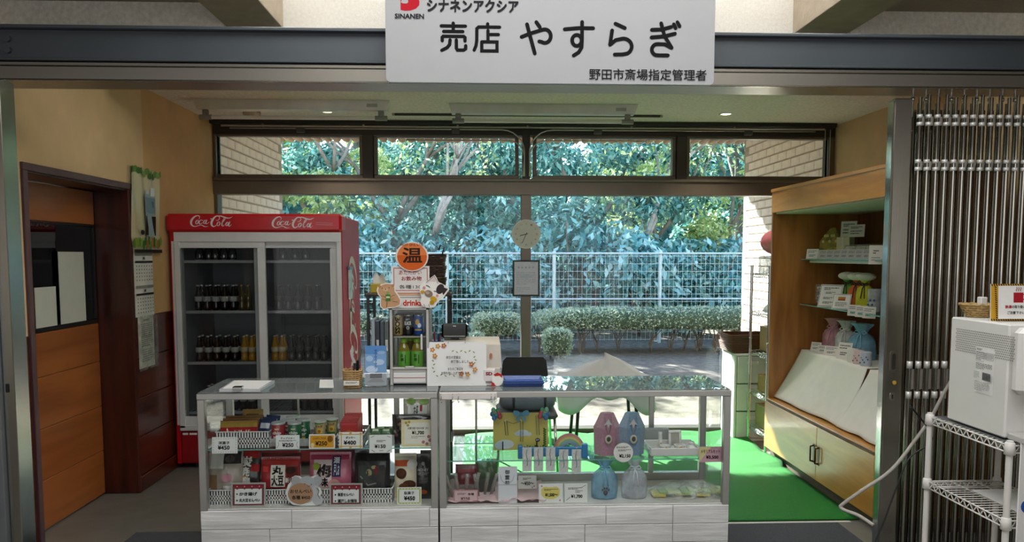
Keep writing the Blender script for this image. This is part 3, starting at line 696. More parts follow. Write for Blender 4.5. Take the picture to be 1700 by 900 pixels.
# ================================================================= RED DRINKS FRIDGE
def cola_logo(p, x0, y0, x1, y1, c):
    """flowing two-word script, drawn with broad pen strokes"""
    def m(pt): k = (x1 - x0) / 445.0; return (x0 + (pt[0] - 65) * k, y0 + (pt[1] - 33) / 145.0 * (y1 - y0), (pt[2] if len(pt) > 2 else 9) * k * 1.05)
    def ring(cx, cy, rx, ry, rot=.38, w=(5, 11)):
        P = []
        for i in range(15):
            a = 2 * math.pi * i / 14; u, v = rx * math.cos(a), ry * math.sin(a)
            P.append((cx + u * math.cos(rot) - v * math.sin(rot), cy + u * math.sin(rot) + v * math.cos(rot), w[0] + (w[1] - w[0]) * abs(math.cos(a)) ** 1.5))
        return P
    def sm(P):
        out = []
        for i in range(len(P) - 1):
            a, b, cc, d = P[max(i - 1, 0)], P[i], P[i + 1], P[min(i + 2, len(P) - 1)]
            for t in (0, .33, .66):
                out.append(tuple(.5 * ((2 * b[k]) + (-a[k] + cc[k]) * t + (2 * a[k] - 5 * b[k] + 4 * cc[k] - d[k]) * t * t + (-a[k] + 3 * b[k] - 3 * cc[k] + d[k]) * t ** 3) for k in range(3)))
        return out + [P[-1]]
    S = [sm(q) for q in (
        [(158, 78, 3), (167, 58, 6), (160, 42, 8), (142, 38, 10), (118, 48, 14), (92, 75, 19), (78, 105, 21), (78, 135, 18), (92, 155, 13), (115, 162, 9), (145, 155, 7), (172, 147, 6), (192, 150, 8), (206, 160, 10), (226, 165, 6), (252, 161, 2)],
        [(194, 94, 8), (182, 88, 6), (168, 96, 10), (158, 115, 12), (163, 132, 9), (178, 132, 6), (196, 118, 4)],
        [(240, 88, 8), (230, 112, 11), (230, 130, 8), (244, 130, 5), (262, 112, 4)],
        [(334, 90, 4), (352, 92, 5), (368, 75, 7), (368, 52, 8), (350, 42, 10), (325, 52, 14), (300, 85, 20), (286, 120, 21), (290, 150, 16), (310, 164, 10), (334, 148, 6)],
        [(345, 42, 5), (385, 43, 10), (430, 60, 14), (470, 66, 10), (505, 48, 2)],
        [(386, 128, 5), (405, 112, 6), (425, 80, 8), (432, 62, 6), (422, 62, 5), (410, 84, 9), (397, 120, 12), (394, 148, 11), (404, 158, 7), (420, 144, 4)],
        [(476, 108, 9), (464, 136, 12), (462, 154, 9), (474, 158, 6), (492, 140, 3)])]
    S += [ring(138, 112, 12, 24), ring(218, 110, 11, 22), ring(358, 132, 13, 25), ring(446, 134, 11, 23), [(280, 76, 10), (286, 74, 10)]]
    p.strokes([[m(q) for q in s] for s in S], 8, c)
M_RED = mat('fridge_red', '#c0101c', .3, var=.05, scale=3, coat=.12)
M_FGREY = mat('fridge_frame_grey', '#dcdcd9', .35, .05, var=.04)
M_FINT = mat('fridge_inner', '#96969a', .55, var=.05)
FX0, FX1, FY, FYB = -2.285, -1.03, 5.76, 6.58
fg = thing('drinks_fridge', 'red upright drinks fridge with two sliding glass doors full of bottles', 'fridge', ((FX0 + FX1) / 2, FY, 0))
fw = lambda x: aty(x, 500, FY).x
fz = lambda y, Y=FY: aty(420, y, Y).z
boxes('roof_and_back', mat('fridge_back_grey', '#8c8c8a', .5, .3), fg, (FX0 + .036, FX1 - .036, FY + .16, FYB, 1.74, 1.86), (FX0 + .036, FX1 - .036, FYB - .04, FYB, .3, 1.738))
M_REDS = mat('fridge_side_red', '#b80e1a', .38, var=.05, scale=3, spec=.3)
boxes('body', M_REDS, fg, (FX0, FX0 + .035, FY + .015, FYB, .04, 1.775), (FX1 - .035, FX1, FY + .015, FYB, .04, 1.89), (FX0 + .035, FX1 - .035, FY + .03, FYB - .04, .04, .30), c=.006)
hd = boxes('header', M_RED, fg, (FX0 - .012, FX1 + .004, FY - .02, FY + .16, 1.772, 1.905), c=.018)
W = FX1 - FX0
p = Print(272, 353, 567, 386, W, .131)
cola_logo(p, 311, 355.5, 384, 378.5, '#e9dcd8'); p.build(fg, y=-.0215, z=1.772)
p = Print(272, 353, 567, 386, W, .131); cola_logo(p, 449, 357.5, 522, 380.5, '#e9dcd8'); p.build(fg, y=-.0215, z=1.772)
p = Print(272, 353, 567, 386, W, .131); p.strokes([[(525, 369), (553, 370)], [(525, 372.5), (553, 373)]], .9, '#d9a0a0'); p.build(fg, y=-.0215, z=1.772, name='stripe')
# side lettering reads upwards
p = Print(0, 0, 520, 220, 1.25, .52)
cola_logo(p, 20, 20, 500, 190, '#eadad8')
p.build(fg, xf=Matrix.Translation((W / 2 + .0012, .45, 1.02)) @ Matrix.Rotation(math.pi / 2, 4, 'Z') @ Matrix.Rotation(math.pi / 2, 4, 'Y') @ Matrix.Translation((0, 0, -.26)), name='side_print')
boxes('plinth_vent', mat('fridge_red_dark', '#8a0c14', .35), fg, (FX0 + .04, FX1 - .04, FY + .012, FY + .03, .05, .285))
boxes('nameplate', M_WHITEP, fg, (FX0 + .05, FX0 + .09, FY + .008, FY + .012, .262, .278), (FX0 + .10, FX0 + .155, FY + .008, FY + .012, .262, .278))
for x in (FX0 + .12, FX1 - .12): MB().cyl((x, FY + .1, 0), (x, FY + .1, .04), .025, n=10).build('foot', M_BLACKP, fg)
for x in (FX0 + .12, FX1 - .12): MB().cyl((x, FYB - .1, 0), (x, FYB - .1, .04), .025, n=10).build('foot', M_BLACKP, fg)
boxes('inner_lining', M_FINT, fg, (FX0 + .036, FX0 + .05, FY + .09, FYB - .05, .31, 1.735), (FX1 - .05, FX1 - .036, FY + .09, FYB - .05, .31, 1.735), (FX0 + .05, FX1 - .05, FYB - .06, FYB - .045, .31, 1.735), (FX0 + .05, FX1 - .05, FY + .09, FYB - .06, 1.72, 1.735), (FX0 + .05, FX1 - .05, FY + .09, FYB - .06, .31, .325))
boxes('door_frame', M_FGREY, fg, (FX0 + .035, FX1 - .005, FY + .0, FY + .085, 1.70, 1.772), (FX0 + .035, FX0 + .075, FY, FY + .085, .315, 1.70), (FX1 - .04, FX1 - .005, FY, FY + .085, .315, 1.70), (FX0 + .035, FX1 - .005, FY, FY + .085, .295, .335))
M_FGLASS = glass('fridge_door_glass', (.84, .86, .86), .45)
for k, (a, b, yy) in enumerate(((fw(286), fw(441), FY + .012), (fw(420), fw(561), FY + .045))):
    w = .05
    dd = boxes('door', M_FGREY, fg, (a, b, yy, yy + .028, 1.655, 1.705), (a, b, yy, yy + .028, .335, .40), (a, a + w, yy, yy + .028, .40, 1.655), (b - w * 1.15, b, yy, yy + .028, .40, 1.655))
    boxes('pane', M_FGLASS, dd, (a + w, b - w, yy + .012, yy + .016, .40, 1.655))
    boxes('handle', M_CHROME if k == 0 else M_FGREY, dd, ((a + w - .006) if k == 0 else b - w - .012, (a + w + .016) if k == 0 else b - w + .006, yy - .004, yy + .001, .45, 1.65))
SH = [1.565, 1.187, .80, .42]
for z in SH:
    for a, b in ((FX0 + .055, -1.66), (-1.65, FX1 - .055)):
        sh = boxes('shelf', mat('shelf_wire_white', '#b9b9b7', .4), fg, (a, b, FY + .10, FY + .112, z - .022, z))
        mb = MB()
        for i in range(int((b - a) / .03)): mb.box(a + .01 + i * .03, a + .014 + i * .03, FY + .11, FYB - .07, z - .006, z - .002)
        for q in (.3, .55): mb.box(a, b, FY + q, FY + q + .005, z - .011, z - .006)
        tag(mb.build('wires', mat('shelf_wire_white', '#b9b9b7'), sh), kind='stuff')
boxes('shelf_rail', M_FINT, fg, (-1.672, -1.648, FYB - .075, FYB - .06, .33, 1.72))
# hanging things on the fridge's side
hp = thing('hanging_pouch', 'clear white pouch hanging on the red side of the fridge', 'pouch', (FX1 + .006, 6.05, 1.26))
boxes('pouch', film('milky_film', '#eef2f4', .75), hp, (FX1 + .003, FX1 + .012, 5.99, 6.14, 1.26, 1.50)); boxes('clip_bar', mat('blue_grey_clip', '#7f93a0', .4), hp, (FX1 + .002, FX1 + .018, 5.985, 6.145, 1.49, 1.515))
pk = thing('paper_strip', 'narrow white paper strip hanging below the pouch on the fridge side', 'paper', (FX1 + .004, 6.10, .98))
boxes('strip', M_PAPER, pk, (FX1 + .002, FX1 + .005, 6.07, 6.12, .99, 1.17)); boxes('clip', mat('grey_clip', '#6f7477', .4), pk, (FX1 + .002, FX1 + .012, 6.075, 6.115, 1.16, 1.185))
# ---- bottles
def bottle(label, glassc, rough=.08, cap='#b8b8b4', lab=None, group='glass bottles in the fridge', name='glass_bottle', cat='bottle'):
    o = thing(name, label, cat, (0, 0, 0), 0, group)
    g = mat('bottle_' + glassc.lstrip('#'), glassc, rough, var=.05, coat=.5)
    MB().lathe([(.024, 0), (.0275, .006), (.0275, .03), (.0245, .052), (.0262, .075), (.0275, .092), (.024, .115), (.0165, .140), (.0125, .160), (.0118, .182)], n=14).build('glass_body', g, o, local=True)
    MB().lathe([(.0135, .180), (.0142, .183), (.0135, .191), (.010, .193)], n=12).build('cap', mat('cap_' + cap.lstrip('#'), cap, .3, .6), o, local=True)
    if lab: MB().lathe([(.0266, .066), (.0281, .08), (.0281, .094), (.0262, .105)], n=14).build('label_band', mat('lab_' + lab.lstrip('#'), lab, .5), o, local=True)
    return o
def row(proto, xs, z, ys, label, first):
    for y in ys:
        for x in xs:
            if first[0]: proto.location = (x, y, z); proto['label'] = label; first[0] = False
            else: copy_tree(proto, (x, y, z), 0, label)
cola = bottle('c', '#1c0d0a', lab='#c9c6c2', cap='#c9c9c6'); pale = bottle('c', '#4a4640', cap='#8c8c88', lab='#55524c'); orng = bottle('c', '#c08a1c', cap='#d8cfae', lab='#d9c9a4'); gold = bottle('c', '#5a4a26', cap='#b89a50')
f1, f2, f3, f4 = [True], [True], [True], [True]
bx = lambda a, b, n: [fw(a + (b - a) * i / (n - 1)) * (FY + .17) / FY for i in range(n)]
Y2 = (FY + .165, FY + .235)
row(cola, bx(330, 388, 5), SH[1], Y2, 'dark cola bottle with a pale label on the second shelf of the fridge', f1)
row(gold, [fw(402) * 1.03, fw(413) * 1.03], SH[1], Y2[:1], 'amber-brown bottle beside the labelled cola bottles on the second fridge shelf', f4)
row(pale, bx(463, 527, 5), SH[1], Y2, 'smoky clear-glass bottle on the second shelf of the fridge', f2)
row(cola, bx(329, 388, 5), SH[2], Y2, 'dark cola bottle with a pale label on the third shelf of the fridge', f1)
row(orng, [fw(404) * 1.03, fw(417) * 1.03], SH[2], Y2, 'orange juice bottle beside the cola bottles on the third fridge shelf', f3)
row(orng, [fw(455) * 1.03, fw(467) * 1.03], SH[2], Y2, 'orange juice bottle beside the smoky bottles on the third fridge shelf', f3)
row(pale, bx(482, 537, 5), SH[2], Y2, 'smoky clear-glass bottle on the third shelf of the fridge', f2)
row(cola, bx(343, 414, 6), SH[3], Y2, 'dark cola bottle on the lowest shelf behind the left fridge door', f1)
row(pale, bx(488, 546, 5), SH[3], Y2, 'smoky bottle on the lowest shelf behind the right fridge door', f2)
tg = thing('drinking_glass', 'upturned clear tumbler on the top shelf behind the left fridge door', 'glass', (0, 0, 0), 0, 'tumblers on the top fridge shelf')
MB().lathe([(.031, 0), (.033, .02), (.032, .05), (.026, .082), (.020, .092)], n=14).build('bowl', glass('tumbler_glass', (.86, .86, .84), 2.2), tg, local=True)
MB().lathe([(.0315, 0), (.0335, .002), (.0315, .004)], n=14).build('rim', mat('glass_rim', '#c9c9c2', .15, coat=.4), tg, local=True)
for i, px in enumerate((334, 349, 360, 374, 388)):
    l = (fw(px) * 1.03, FY + .17, SH[0])
    if i == 0: tg.location = l
    else: copy_tree(tg, l)
for px in (470, 490, 508): copy_tree(tg, (fw(px) * 1.03, FY + .2, SH[0]), 0, 'upturned clear tumbler on the top shelf behind the right fridge door')

# ================================================================= GLASS DISPLAY COUNTERS
CY, CYB, CZ0, CZ1 = 3.90, 4.37, .30, .905
M_WPLANK = woodmat('white_grain_plank', '#d6d4d1', '#f4f3f1', .55, 'X', 5.0, bump=.25, dist=2.0)
M_CGLASS = glass('case_glass', (.97, .985, .98), .3); M_SGLASS = glass('shelf_glass', (.88, .96, .94), .5); M_TGLASS = glass('top_glass', (.92, .97, .97), 1.2, sky_veil=.10)
M_EDGE = mat('green_glass_edge', '#6fb3a6', .15, var=.1, coat=.5)
cxp = lambda x, y=750: aty(x, y, CY).x
def case(label, x0, x1, shelf_z, planks, hooks=False):
    t = thing('display_counter', label, 'display case', ((x0 + x1) / 2, CY, 0), 0, 'glass display counters')
    w = .036
    boxes('base_box', mat('base_white', '#dcdad6', .6), t, (x0 + .006, x1 - .006, CY + .012, CYB, 0, CZ0 - .003))
    z = CZ0
    for row_ in planks:
        zz = z - .099
        for a, b in zip(row_[:-1], row_[1:]): boxes('plank', M_WPLANK, t, (a + .0012, b - .0012, CY, CY + .013, zz + .0015, z - .0012), c=.002)
        z = zz
    boxes('floor_panel', mat('case_floor', '#d9d5d0', .5), t, (x0 + .01, x1 - .01, CY + .01, CYB - .01, CZ0, CZ0 + .006))
    fr = lambda *b: boxes('frame_bar', M_ALU, t, *b, c=.002)
    fr((x0, x1, CY - .004, CY + .03, CZ1 - .03, CZ1)); fr((x0, x1, CYB - .03, CYB, CZ1 - .03, CZ1)); fr((x0, x0 + .03, CY + .03, CYB - .03, CZ1 - .03, CZ1)); fr((x1 - .03, x1, CY + .03, CYB - .03, CZ1 - .03, CZ1))
    for x in (x0, x1 - w):
        for yy in (CY, CYB - w): boxes('post', M_ALU, t, (x, x + w, yy, yy + w, CZ0 + .0, CZ1 - .03), c=.002)
    fr((x0 + w, x1 - w, CYB - w, CYB, CZ0 + .006, CZ0 + .05))
    boxes('front_pane', M_CGLASS, t, (x0 + w, x1 - w, CY + .012, CY + .017, CZ0 + .006, CZ1 - .03), c=.001); 
    for x in (x0 + .01, x1 - .015): boxes('side_pane', M_CGLASS, t, (x, x + .005, CY + w, CYB - w, CZ0 + .006, CZ1 - .03), c=.001)
    boxes('top_pane', M_TGLASS, t, (x0 + .004, x1 - .004, CY + .004, CYB - .004, CZ1 + .0005, CZ1 + .0055), c=.001)
    sp = boxes('glass_shelf', M_SGLASS, t, (x0 + .02, x1 - .02, CY + .05, CYB - .10, shelf_z - .006, shelf_z), c=.001)
    boxes('shelf_edge', M_EDGE, sp, (x0 + .02, x1 - .02, CY + .0485, CY + .0500, shelf_z - .006, shelf_z), c=.0005)
    xm = x0 + (x1 - x0) * .80
    d1 = boxes('sliding_door', M_ALU, t, (xm - .03, xm, CYB - .034, CYB - .02, CZ0 + .05, CZ1 - .03)); boxes('pane', M_CGLASS, d1, (xm, x1 - w, CYB - .03, CYB - .026, CZ0 + .05, CZ1 - .03), c=.001)
    boxes('slotted_strip', M_ALU, t, (x0 + (x1 - x0) * (.33 if not hooks else .12), x0 + (x1 - x0) * (.33 if not hooks else .12) + .012, CYB - .05, CYB - .04, CZ0 + .05, CZ1 - .03))
    return t
LX0, LX1, RX0, RX1 = -1.436, cxp(727), cxp(729), 1.292
pl = lambda *px: [cxp(x, 865) for x in px]
planksL = ([LX0] + pl(484, 599.5, 713) + [LX1], [LX0] + pl(447, 599.5) + [LX1], [LX0] + pl(540, 640) + [LX1])
planksR = ([RX0] + pl(860, 1006, 1117) + [RX1], [RX0] + pl(749, 860, 971, 1117) + [RX1], [RX0] + pl(800, 920, 1060) + [RX1])
caseL = case('glass display counter full of snacks, white plank base, beside the red fridge', LX0, LX1, .607, planksL)
caseR = case('longer glass display counter holding memorial goods and gift pouches, white plank base', RX0, RX1, .535, planksR, True)
hk = thing('hook_strip', 'pale plastic strip with wire hooks stuck under the counter edge', 'hook strip', (cxp(778), CY - .012, .868))
boxes('strip', mat('pale_pink_plastic', '#e3dcd6', .45), hk, (cxp(731), cxp(825), CY - .014, CY - .004, .868, .905), c=.003)
for px in (734, 752.5, 762, 816, 822):
    x = cxp(px); MB().tube([(x, CY - .013, .90), (x, CY - .02, .885), (x - .004, CY - .024, .868), (x, CY - .030, .856), (x + .005, CY - .034, .866)], .0016, 5).build('hook', M_CHROME, hk)
# sill shelf lines seen in the second counter: acrylic riser
rs = thing('acrylic_riser', 'clear green-edged acrylic riser at the end of the memorial counter shelf', 'riser', (cxp(790), 4.12, .535))
boxes('riser_top', M_SGLASS, rs, (cxp(752), cxp(820), 4.04, 4.22, .60, .605), c=.001); boxes('riser_edge', M_EDGE, rs, (cxp(752), cxp(820), 4.038, 4.04, .60, .605), c=.0005)
for px in (753, 818.5): boxes('riser_side', M_SGLASS, rs, (cxp(px), cxp(px) + .005, 4.04, 4.22, .535, .60), c=.001)
# ================================================================= GOODS IN THE SNACK COUNTER
M_BASKET = mat('basket_white', '#e4e3df', .45, var=.02)
def basket(name, label, x0, x1, y0, y1, z0, h, cat='basket', m=None, flare=.012, group=None):
    """open plastic basket with slotted sides"""
    t = thing(name, label, cat, ((x0 + x1) / 2, (y0 + y1) / 2, z0), 0, group); m = m or M_BASKET
    boxes('bottom', m, t, (x0 + flare, x1 - flare, y0 + flare, y1 - flare, z0, z0 + .003))
    w = .0022
    for side in range(4):
        mb = MB(); n = 3
        hs = [z0, z0 + h * .22, z0 + h * .34, z0 + h * .5, z0 + h * .62, z0 + h * .78, z0 + h]
        for j in (0, 2, 4):    # solid bands
            a, b = hs[j], hs[j + 1] if j < 4 else z0 + h
            mb.cbox(*((x0, x1, y0, y0 + w), (x0, x1, y1 - w, y1), (x0, x0 + w, y0, y1), (x1 - w, x1, y0, y1))[side], a, b, c=.0008)
        L = (x1 - x0) if side < 2 else (y1 - y0); k = max(4, int(L / .014))
        for i in range(k + 1):   # webs between the slots
            u = i / k
            if side < 2: xx = x0 + L * u; yy = (y0, y1 - w)[side]; mb.box(max(x0, xx - .003), min(x1, xx + .003), yy, yy + w, z0, z0 + h)
            else: yy = y0 + L * u; xx = (x0, x1 - w)[side - 2]; mb.box(xx, xx + w, max(y0, yy - .003), min(y1, yy + .003), z0, z0 + h)
        mb.build('wall_side', m, t)
    boxes('rim', m, t, (x0 - .003, x1 + .003, y0 - .003, y0 + .003, z0 + h - .003, z0 + h + .002), (x0 - .003, x1 + .003, y1 - .003, y1 + .003, z0 + h - .003, z0 + h + .002), (x0 - .003, x0 + .003, y0, y1, z0 + h - .003, z0 + h + .002), (x1 - .003, x1 + .003, y0, y1, z0 + h - .003, z0 + h + .002), c=.001)
    return t
def pillow_fn(w, h, d, crimp=.07):
    def fn(x, z):
        u = max(0.0, 1 - (2 * x / w) ** 2); v = (z / h - crimp) / (1 - 2 * crimp)
        v = max(0.0, min(1.0, v)); q = math.sin(math.pi * v) ** .6 if 0 < v < 1 else 0
        return -d / 2 * (u ** .45) * q - .0006
    return fn
def bag(name, label, rect, Y, depth, color, draw=None, tilt=.12, rotz=0.0, zbase=None, m=None, group=None, film_over=None, cat='snack bag'):
    """a filled pillow pouch with crimped ends"""
    x0, y0, x1, y1 = rect; b = aty((x0 + x1) / 2, y1, Y); w = (x1 - x0) * mpp(Y); h = (y1 - y0) * mpp(Y)
    if zbase is not None: b.z = zbase
    o = thing(name, label, cat, b, rotz, group, rotx=-tilt)
    f = pillow_fn(w, h, depth); rg = random.Random(int(x0 * 3 + y0)); wr = [(rg.uniform(8, 30), rg.uniform(0, 6), rg.uniform(20, 60), rg.uniform(.0006, .0018)) for _ in range(4)]
    def wrk(x, z): return sum(a * math.sin(kx * x * 6 + ph + kz * z) for kx, ph, kz, a in wr) * (1 if .12 < z / h < .9 else .3)
    mb = MB(); n = 14
    mb.grid(lambda u, v: ((u - .5) * w, f((u - .5) * w, v * h) + wrk((u - .5) * w, v * h), v * h), n, n)
    mb.grid(lambda u, v: ((.5 - u) * w, -f((.5 - u) * w, v * h) * .8, v * h), n, n)
    mb.build('pouch', m or mat('pouch_' + color.lstrip('#'), color, .28, var=.08, scale=25, coat=.35), o, local=True)
    cr = MB()
    for zz in (h - h * .06, 0):   # crimped seals
        k = 18
        for i in range(k): cr.box(-w / 2 + w * i / k, -w / 2 + w * (i + .5) / k, -.0016, .0016, zz, zz + h * .06)
    tag(cr.build('crimp', m or mat('pouch_' + color.lstrip('#'), color), o, local=True), kind='stuff')
    if draw:
        p = Print(x0, y0, x1, y1, w, h); p.tess = 10; draw(p); p.build(o, conform=lambda x, z: f(x, z) + wrk(x, z) - .0022)
    return o
def price(rect, Y, label, draw, color='#f3f2ee', tilt=.12, **k):
    return card('price_card', label, 'price card', rect, Y, draw, color, tilt=tilt, group='price cards', parent_name='card', **k)
SZ = .607
YF = CY + .045            # row just behind the front glass
# -- upper shelf
bk1 = basket('plastic_basket', 'white slotted basket of red chocolate packs on the snack counter shelf', aty(358, 740, 3.97).x, aty(447, 740, 3.97).x, 3.975, 4.2, SZ, .085)
def d_alm(p):
    x0, y0, x1, y1 = p.r; p.rect(x0 + 1, y0 + 1, x1 - 1, y0 + (y1 - y0) * .28, '#a98a3c'); p.rect(x0 + 1, y0 + (y1 - y0) * .28, x1 - 1, y1 - 2, '#a01c22')
    p.text('ALMOND', x0 + 22, y0 + 16, x1 - 8, y0 + 24, '#f0e6d8', .02); p.text('アーモンド', x0 + 18, y0 + 27, x1 - 6, y0 + 33, '#f0e6d8', .02); p.strokes([[(x0 + 12, y0 + 14, 2), (x0 + 15, y0 + 26, 4), (x0 + 14, y1 - 3, 5)]], 3, '#e8d9c4')
for i, (dx, dy, yy) in enumerate(((0, 0, 3.99), (4, -3, 4.045), (9, -5, 4.10))):
    bag('chocolate_pack', ('red and gold almond chocolate pack at the front of the basket', 'red and gold almond chocolate pack behind the front one', 'red and gold almond chocolate pack at the back of the basket')[i], (366 + dx, 697 + dy, 427 + dx, 738 + dy), yy, .03, '#8f1a20', d_alm, tilt=.25, zbase=SZ + .012, group='chocolate packs', rotz=.08)
for i in range(3): bag('biscuit_pack', 'dark blue biscuit pack leaning at the side of the chocolate basket', (424 + i * 6, 697, 450 + i * 6, 736), 4.02 + i * .05, .02, '#2c3c66', lambda p: (p.rect(p.r[0] + 5, p.r[1] + 6, p.r[2] - 4, p.r[1] + 15, '#d8dbe2'), p.rect(p.r[0] + 6, p.r[1] + 20, p.r[2] - 5, p.r[1] + 26, '#b09a54')), tilt=.3, zbase=SZ + .015, group='blue biscuit packs', rotz=-.3)
bag('biscuit_pack', 'gold wrapped biscuit pack on top at the back of the chocolate basket', (402, 688, 436, 712), 4.15, .03, '#b8954a', lambda p: p.rect(p.r[0] + 8, p.r[1] + 8, p.r[2] - 6, p.r[1] + 15, '#7a5a1e'), tilt=.3, zbase=SZ + .09)
price((352, 727, 394, 754), YF, 'white dotted card reading 450 yen in front of the chocolate basket', lambda p: (p.dots([(x, 729.5) for x in range(355, 393, 4)] + [(x, 751.5) for x in range(355, 393, 4)] + [(354.5, y) for y in range(732, 751, 4)] + [(391.5, y) for y in range(732, 751, 4)], .6, '#6b6b6b'), p.text('洋菓子', 363, 734, 381, 739, '#222222', .03), p.text('¥450', 362, 741, 381, 747.5, '#111111', .04)), zbase=SZ - .02)
# chip cans
tr = thing('acrylic_tray', 'clear shallow tray holding the chip cans', 'tray', (aty(478, 748, 4.05).x, 4.05, SZ))
xa, xb = aty(441, 748, 3.99).x, aty(514, 748, 3.99).x
boxes('tray_floor', M_CLEAR, tr, (xa, xb, 3.985, 4.2, SZ + .001, SZ + .004), c=.001)
for b in ((xa, xb, 3.985, 3.988, SZ + .004, SZ + .045), (xa, xb, 4.197, 4.2, SZ + .004, SZ + .045), (xa, xa + .003, 3.988, 4.197, SZ + .004, SZ + .045), (xb - .003, xb, 3.988, 4.197, SZ + .004, SZ + .045)): boxes('tray_wall', film('tray_plastic', '#d9dcdc', .35), tr, b, c=.001)
def chipcan(label, colr, x, y):
    o = thing('chip_can', label, 'snack can', (x, y, SZ + .005), 0, 'chip cans on the snack shelf')
    MB().lathe([(.034, 0), (.035, .002), (.035, .108), (.034, .11)], n=20).build('can_body', mat('can_' + colr.lstrip('#'), colr, .3, var=.04, coat=.3), o, local=True)
    MB().lathe([(.0358, .108), (.0363, .110), (.0363, .117), (.033, .119), (.030, .117)], n=20).build('lid', mat('can_lid', '#d5d8d6', .3, .3), o, local=True)
    p = Print(0, 0, 30, 40, .058, .085); p.tess = 6
    p.text('chip', 3, 10, 26, 20, '#f4f2ec', .03); p.text('star', 5, 21, 25, 29, '#f4f2ec', .03); p.oval(15, 34, 8, 3.4, '#d9a640'); p.rect(9, 3, 21, 6, '#e8d9b0')
    p.build(o, z=.012, conform=lambda x, z: -math.sqrt(max(1e-9, .0353 ** 2 - min(abs(x), .034) ** 2)))
    return o
for lab, c, px, yy in (('red chip can at the front of the clear tray', '#a3282e', 463, 4.03), ('green chip can at the front of the clear tray', '#1f6b46', 490, 4.03), ('red chip can behind the front red can', '#a3282e', 480, 4.105), ('green chip can behind the front green can', '#1f6b46', 505, 4.105), ('red chip can in the last row of the clear tray', '#a3282e', 488, 4.18)):
    chipcan(lab, c, aty(px, 745, yy).x, yy)
price((458, 724, 497, 747), YF, 'white card with leaf corners reading 250 yen before the chip cans', lambda p: (p.text('チップスター', 466, 727.5, 489, 731, '#222222', .03), p.lines(463, 732.5, 492, 735, 2, '#555555', .45), p.text('¥250', 469, 737, 487, 743.5, '#111111', .04), p.strokes([[(460, 745), (463, 740), (462, 736)], [(495, 745), (492, 740), (494, 735)]], .8, '#9aa39a')), zbase=SZ - .0)
# potato stick cups
def cup(label, x, y, z):
    o = thing('snack_cup', label, 'snack cup', (x, y, z), 0, 'potato stick cups')
    MB().lathe([(.0235, 0), (.024, .002), (.031, .075), (.0315, .078)], n=18).build('cup_body', mat('cup_print', '#c9bf86', .5, var=.25, scale=60), o, local=True)
    MB().lathe([(.0325, .076), (.033, .078), (.0325, .081), (.028, .0805)], n=18).build('lid', mat('cup_lid', '#e7e6dc', .4), o, local=True)
    p = Print(0, 0, 30, 40, .05, .072); p.tess = 6
    p.rect(2, 1, 28, 4, '#3f8a4a'); p.text('じゃが', 5, 7, 25, 14, '#b3301f', .05); p.oval(15, 24, 9, 8, '#e7c44c'); p.oval(15, 25, 5, 4.5, '#c0682c'); p.rect(4, 34, 26, 38, '#3f8a4a')
    p.build(o, z=.003, conform=lambda x, z: -math.sqrt(max(1e-9, (.0242 + .0072 * z / .075) ** 2 - min(abs(x), .0235) ** 2)) - .0006)
bx4 = basket('plastic_basket', 'white basket of potato stick cups on the snack counter shelf', aty(514, 745, 3.99).x, aty(558, 745, 3.99).x, 3.985, 4.19, SZ, .05)
for i, (px, yy, zz) in enumerate(((532, 4.02, .045), (552, 4.075, .05), (531, 4.10, .05), (551, 4.15, .05))): cup(('yellow-green potato stick cup at the front of its basket', 'yellow-green potato stick cup behind the front cup', 'yellow-green potato stick cup in the middle of its basket', 'yellow-green potato stick cup at the back of its basket')[i], aty(px, 720, yy).x, yy, SZ + (.05 if i < 2 else .004))
bag('snack_pack', 'green and white snack pack under the potato stick cups', (519, 716, 556, 727), 4.0, .02, '#6b8f5a', None, tilt=1.0, zbase=SZ + .03)
price((513, 723, 556, 747), YF, 'orange-yellow card reading 250 yen before the potato stick cups', lambda p: (p.rect(515, 725, 554, 745, '#e0a02c'), p.text('じゃがりこサラダ', 520, 728, 541, 731.5, '#4a2a10', .03), p.text('¥250', 524, 734.5, 543, 741.5, '#2a1a0a', .04), p.oval(548, 731, 4.5, 5.5, '#8a5a20'), p.oval(519, 741, 3, 4, '#f4d9a0')), zbase=SZ - .0)
# chocolate stick boxes
bx5 = basket('plastic_basket', 'white basket of red chocolate stick boxes', aty(560, 745, 3.99).x, aty(604, 745, 3.99).x, 3.99, 4.22, SZ, .06)
for i in range(6):
    yy = 4.005 + i * .024; x = aty(580 + i * 1.6, 720, yy).x
    o = thing('stick_box', 'red box of chocolate sticks, number one of its row at the front' if i == 0 else 'red box of chocolate sticks standing behind the front box', 'snack box', (x, yy, SZ + .004), 0, 'chocolate stick boxes')
    if i == 0: o['label'] = 'red box of chocolate sticks at the front of its basket'
    boxes('carton', mat('pocky_red', '#c0261e', .4, var=.04), o, (-.045, .045, -.011, .011, 0, .125 + i * .004), local=True)
    if i < 2:
        p = Print(0, 0, 30, 40, .088, .12); p.rect(1, 1, 29, 5, '#d64a5a')
        p.strokes([[(15 + (k - 4) * .9, 36, 1.2), (15 + (k - 4) * 2.6, 14 + abs(k - 4) * .8, 1.5)] for k in range(9)], 1.3, '#d9a352'); p.strokes([[(15 + (k - 4) * .9, 36), (15 + (k - 4) * 1.6, 26)] for k in range(9)], 1.4, '#4a2312'); p.build(o, y=-.0112, z=.002)
price((563, 720, 602, 747), YF, 'white card with a yellow scalloped frame reading 400 yen', lambda p: (p.frame(566, 723, 599, 744, 1.2, '#d8a63a'), p.dots([(566, 723), (599, 723), (566, 744), (599, 744), (582, 722), (582, 745)], 2.2, '#e0b450'), p.text('ポッキー', 574, 727, 590, 731, '#222222', .03), p.text('¥400', 571, 734, 591, 740.5, '#111111', .04)), zbase=SZ - .0)
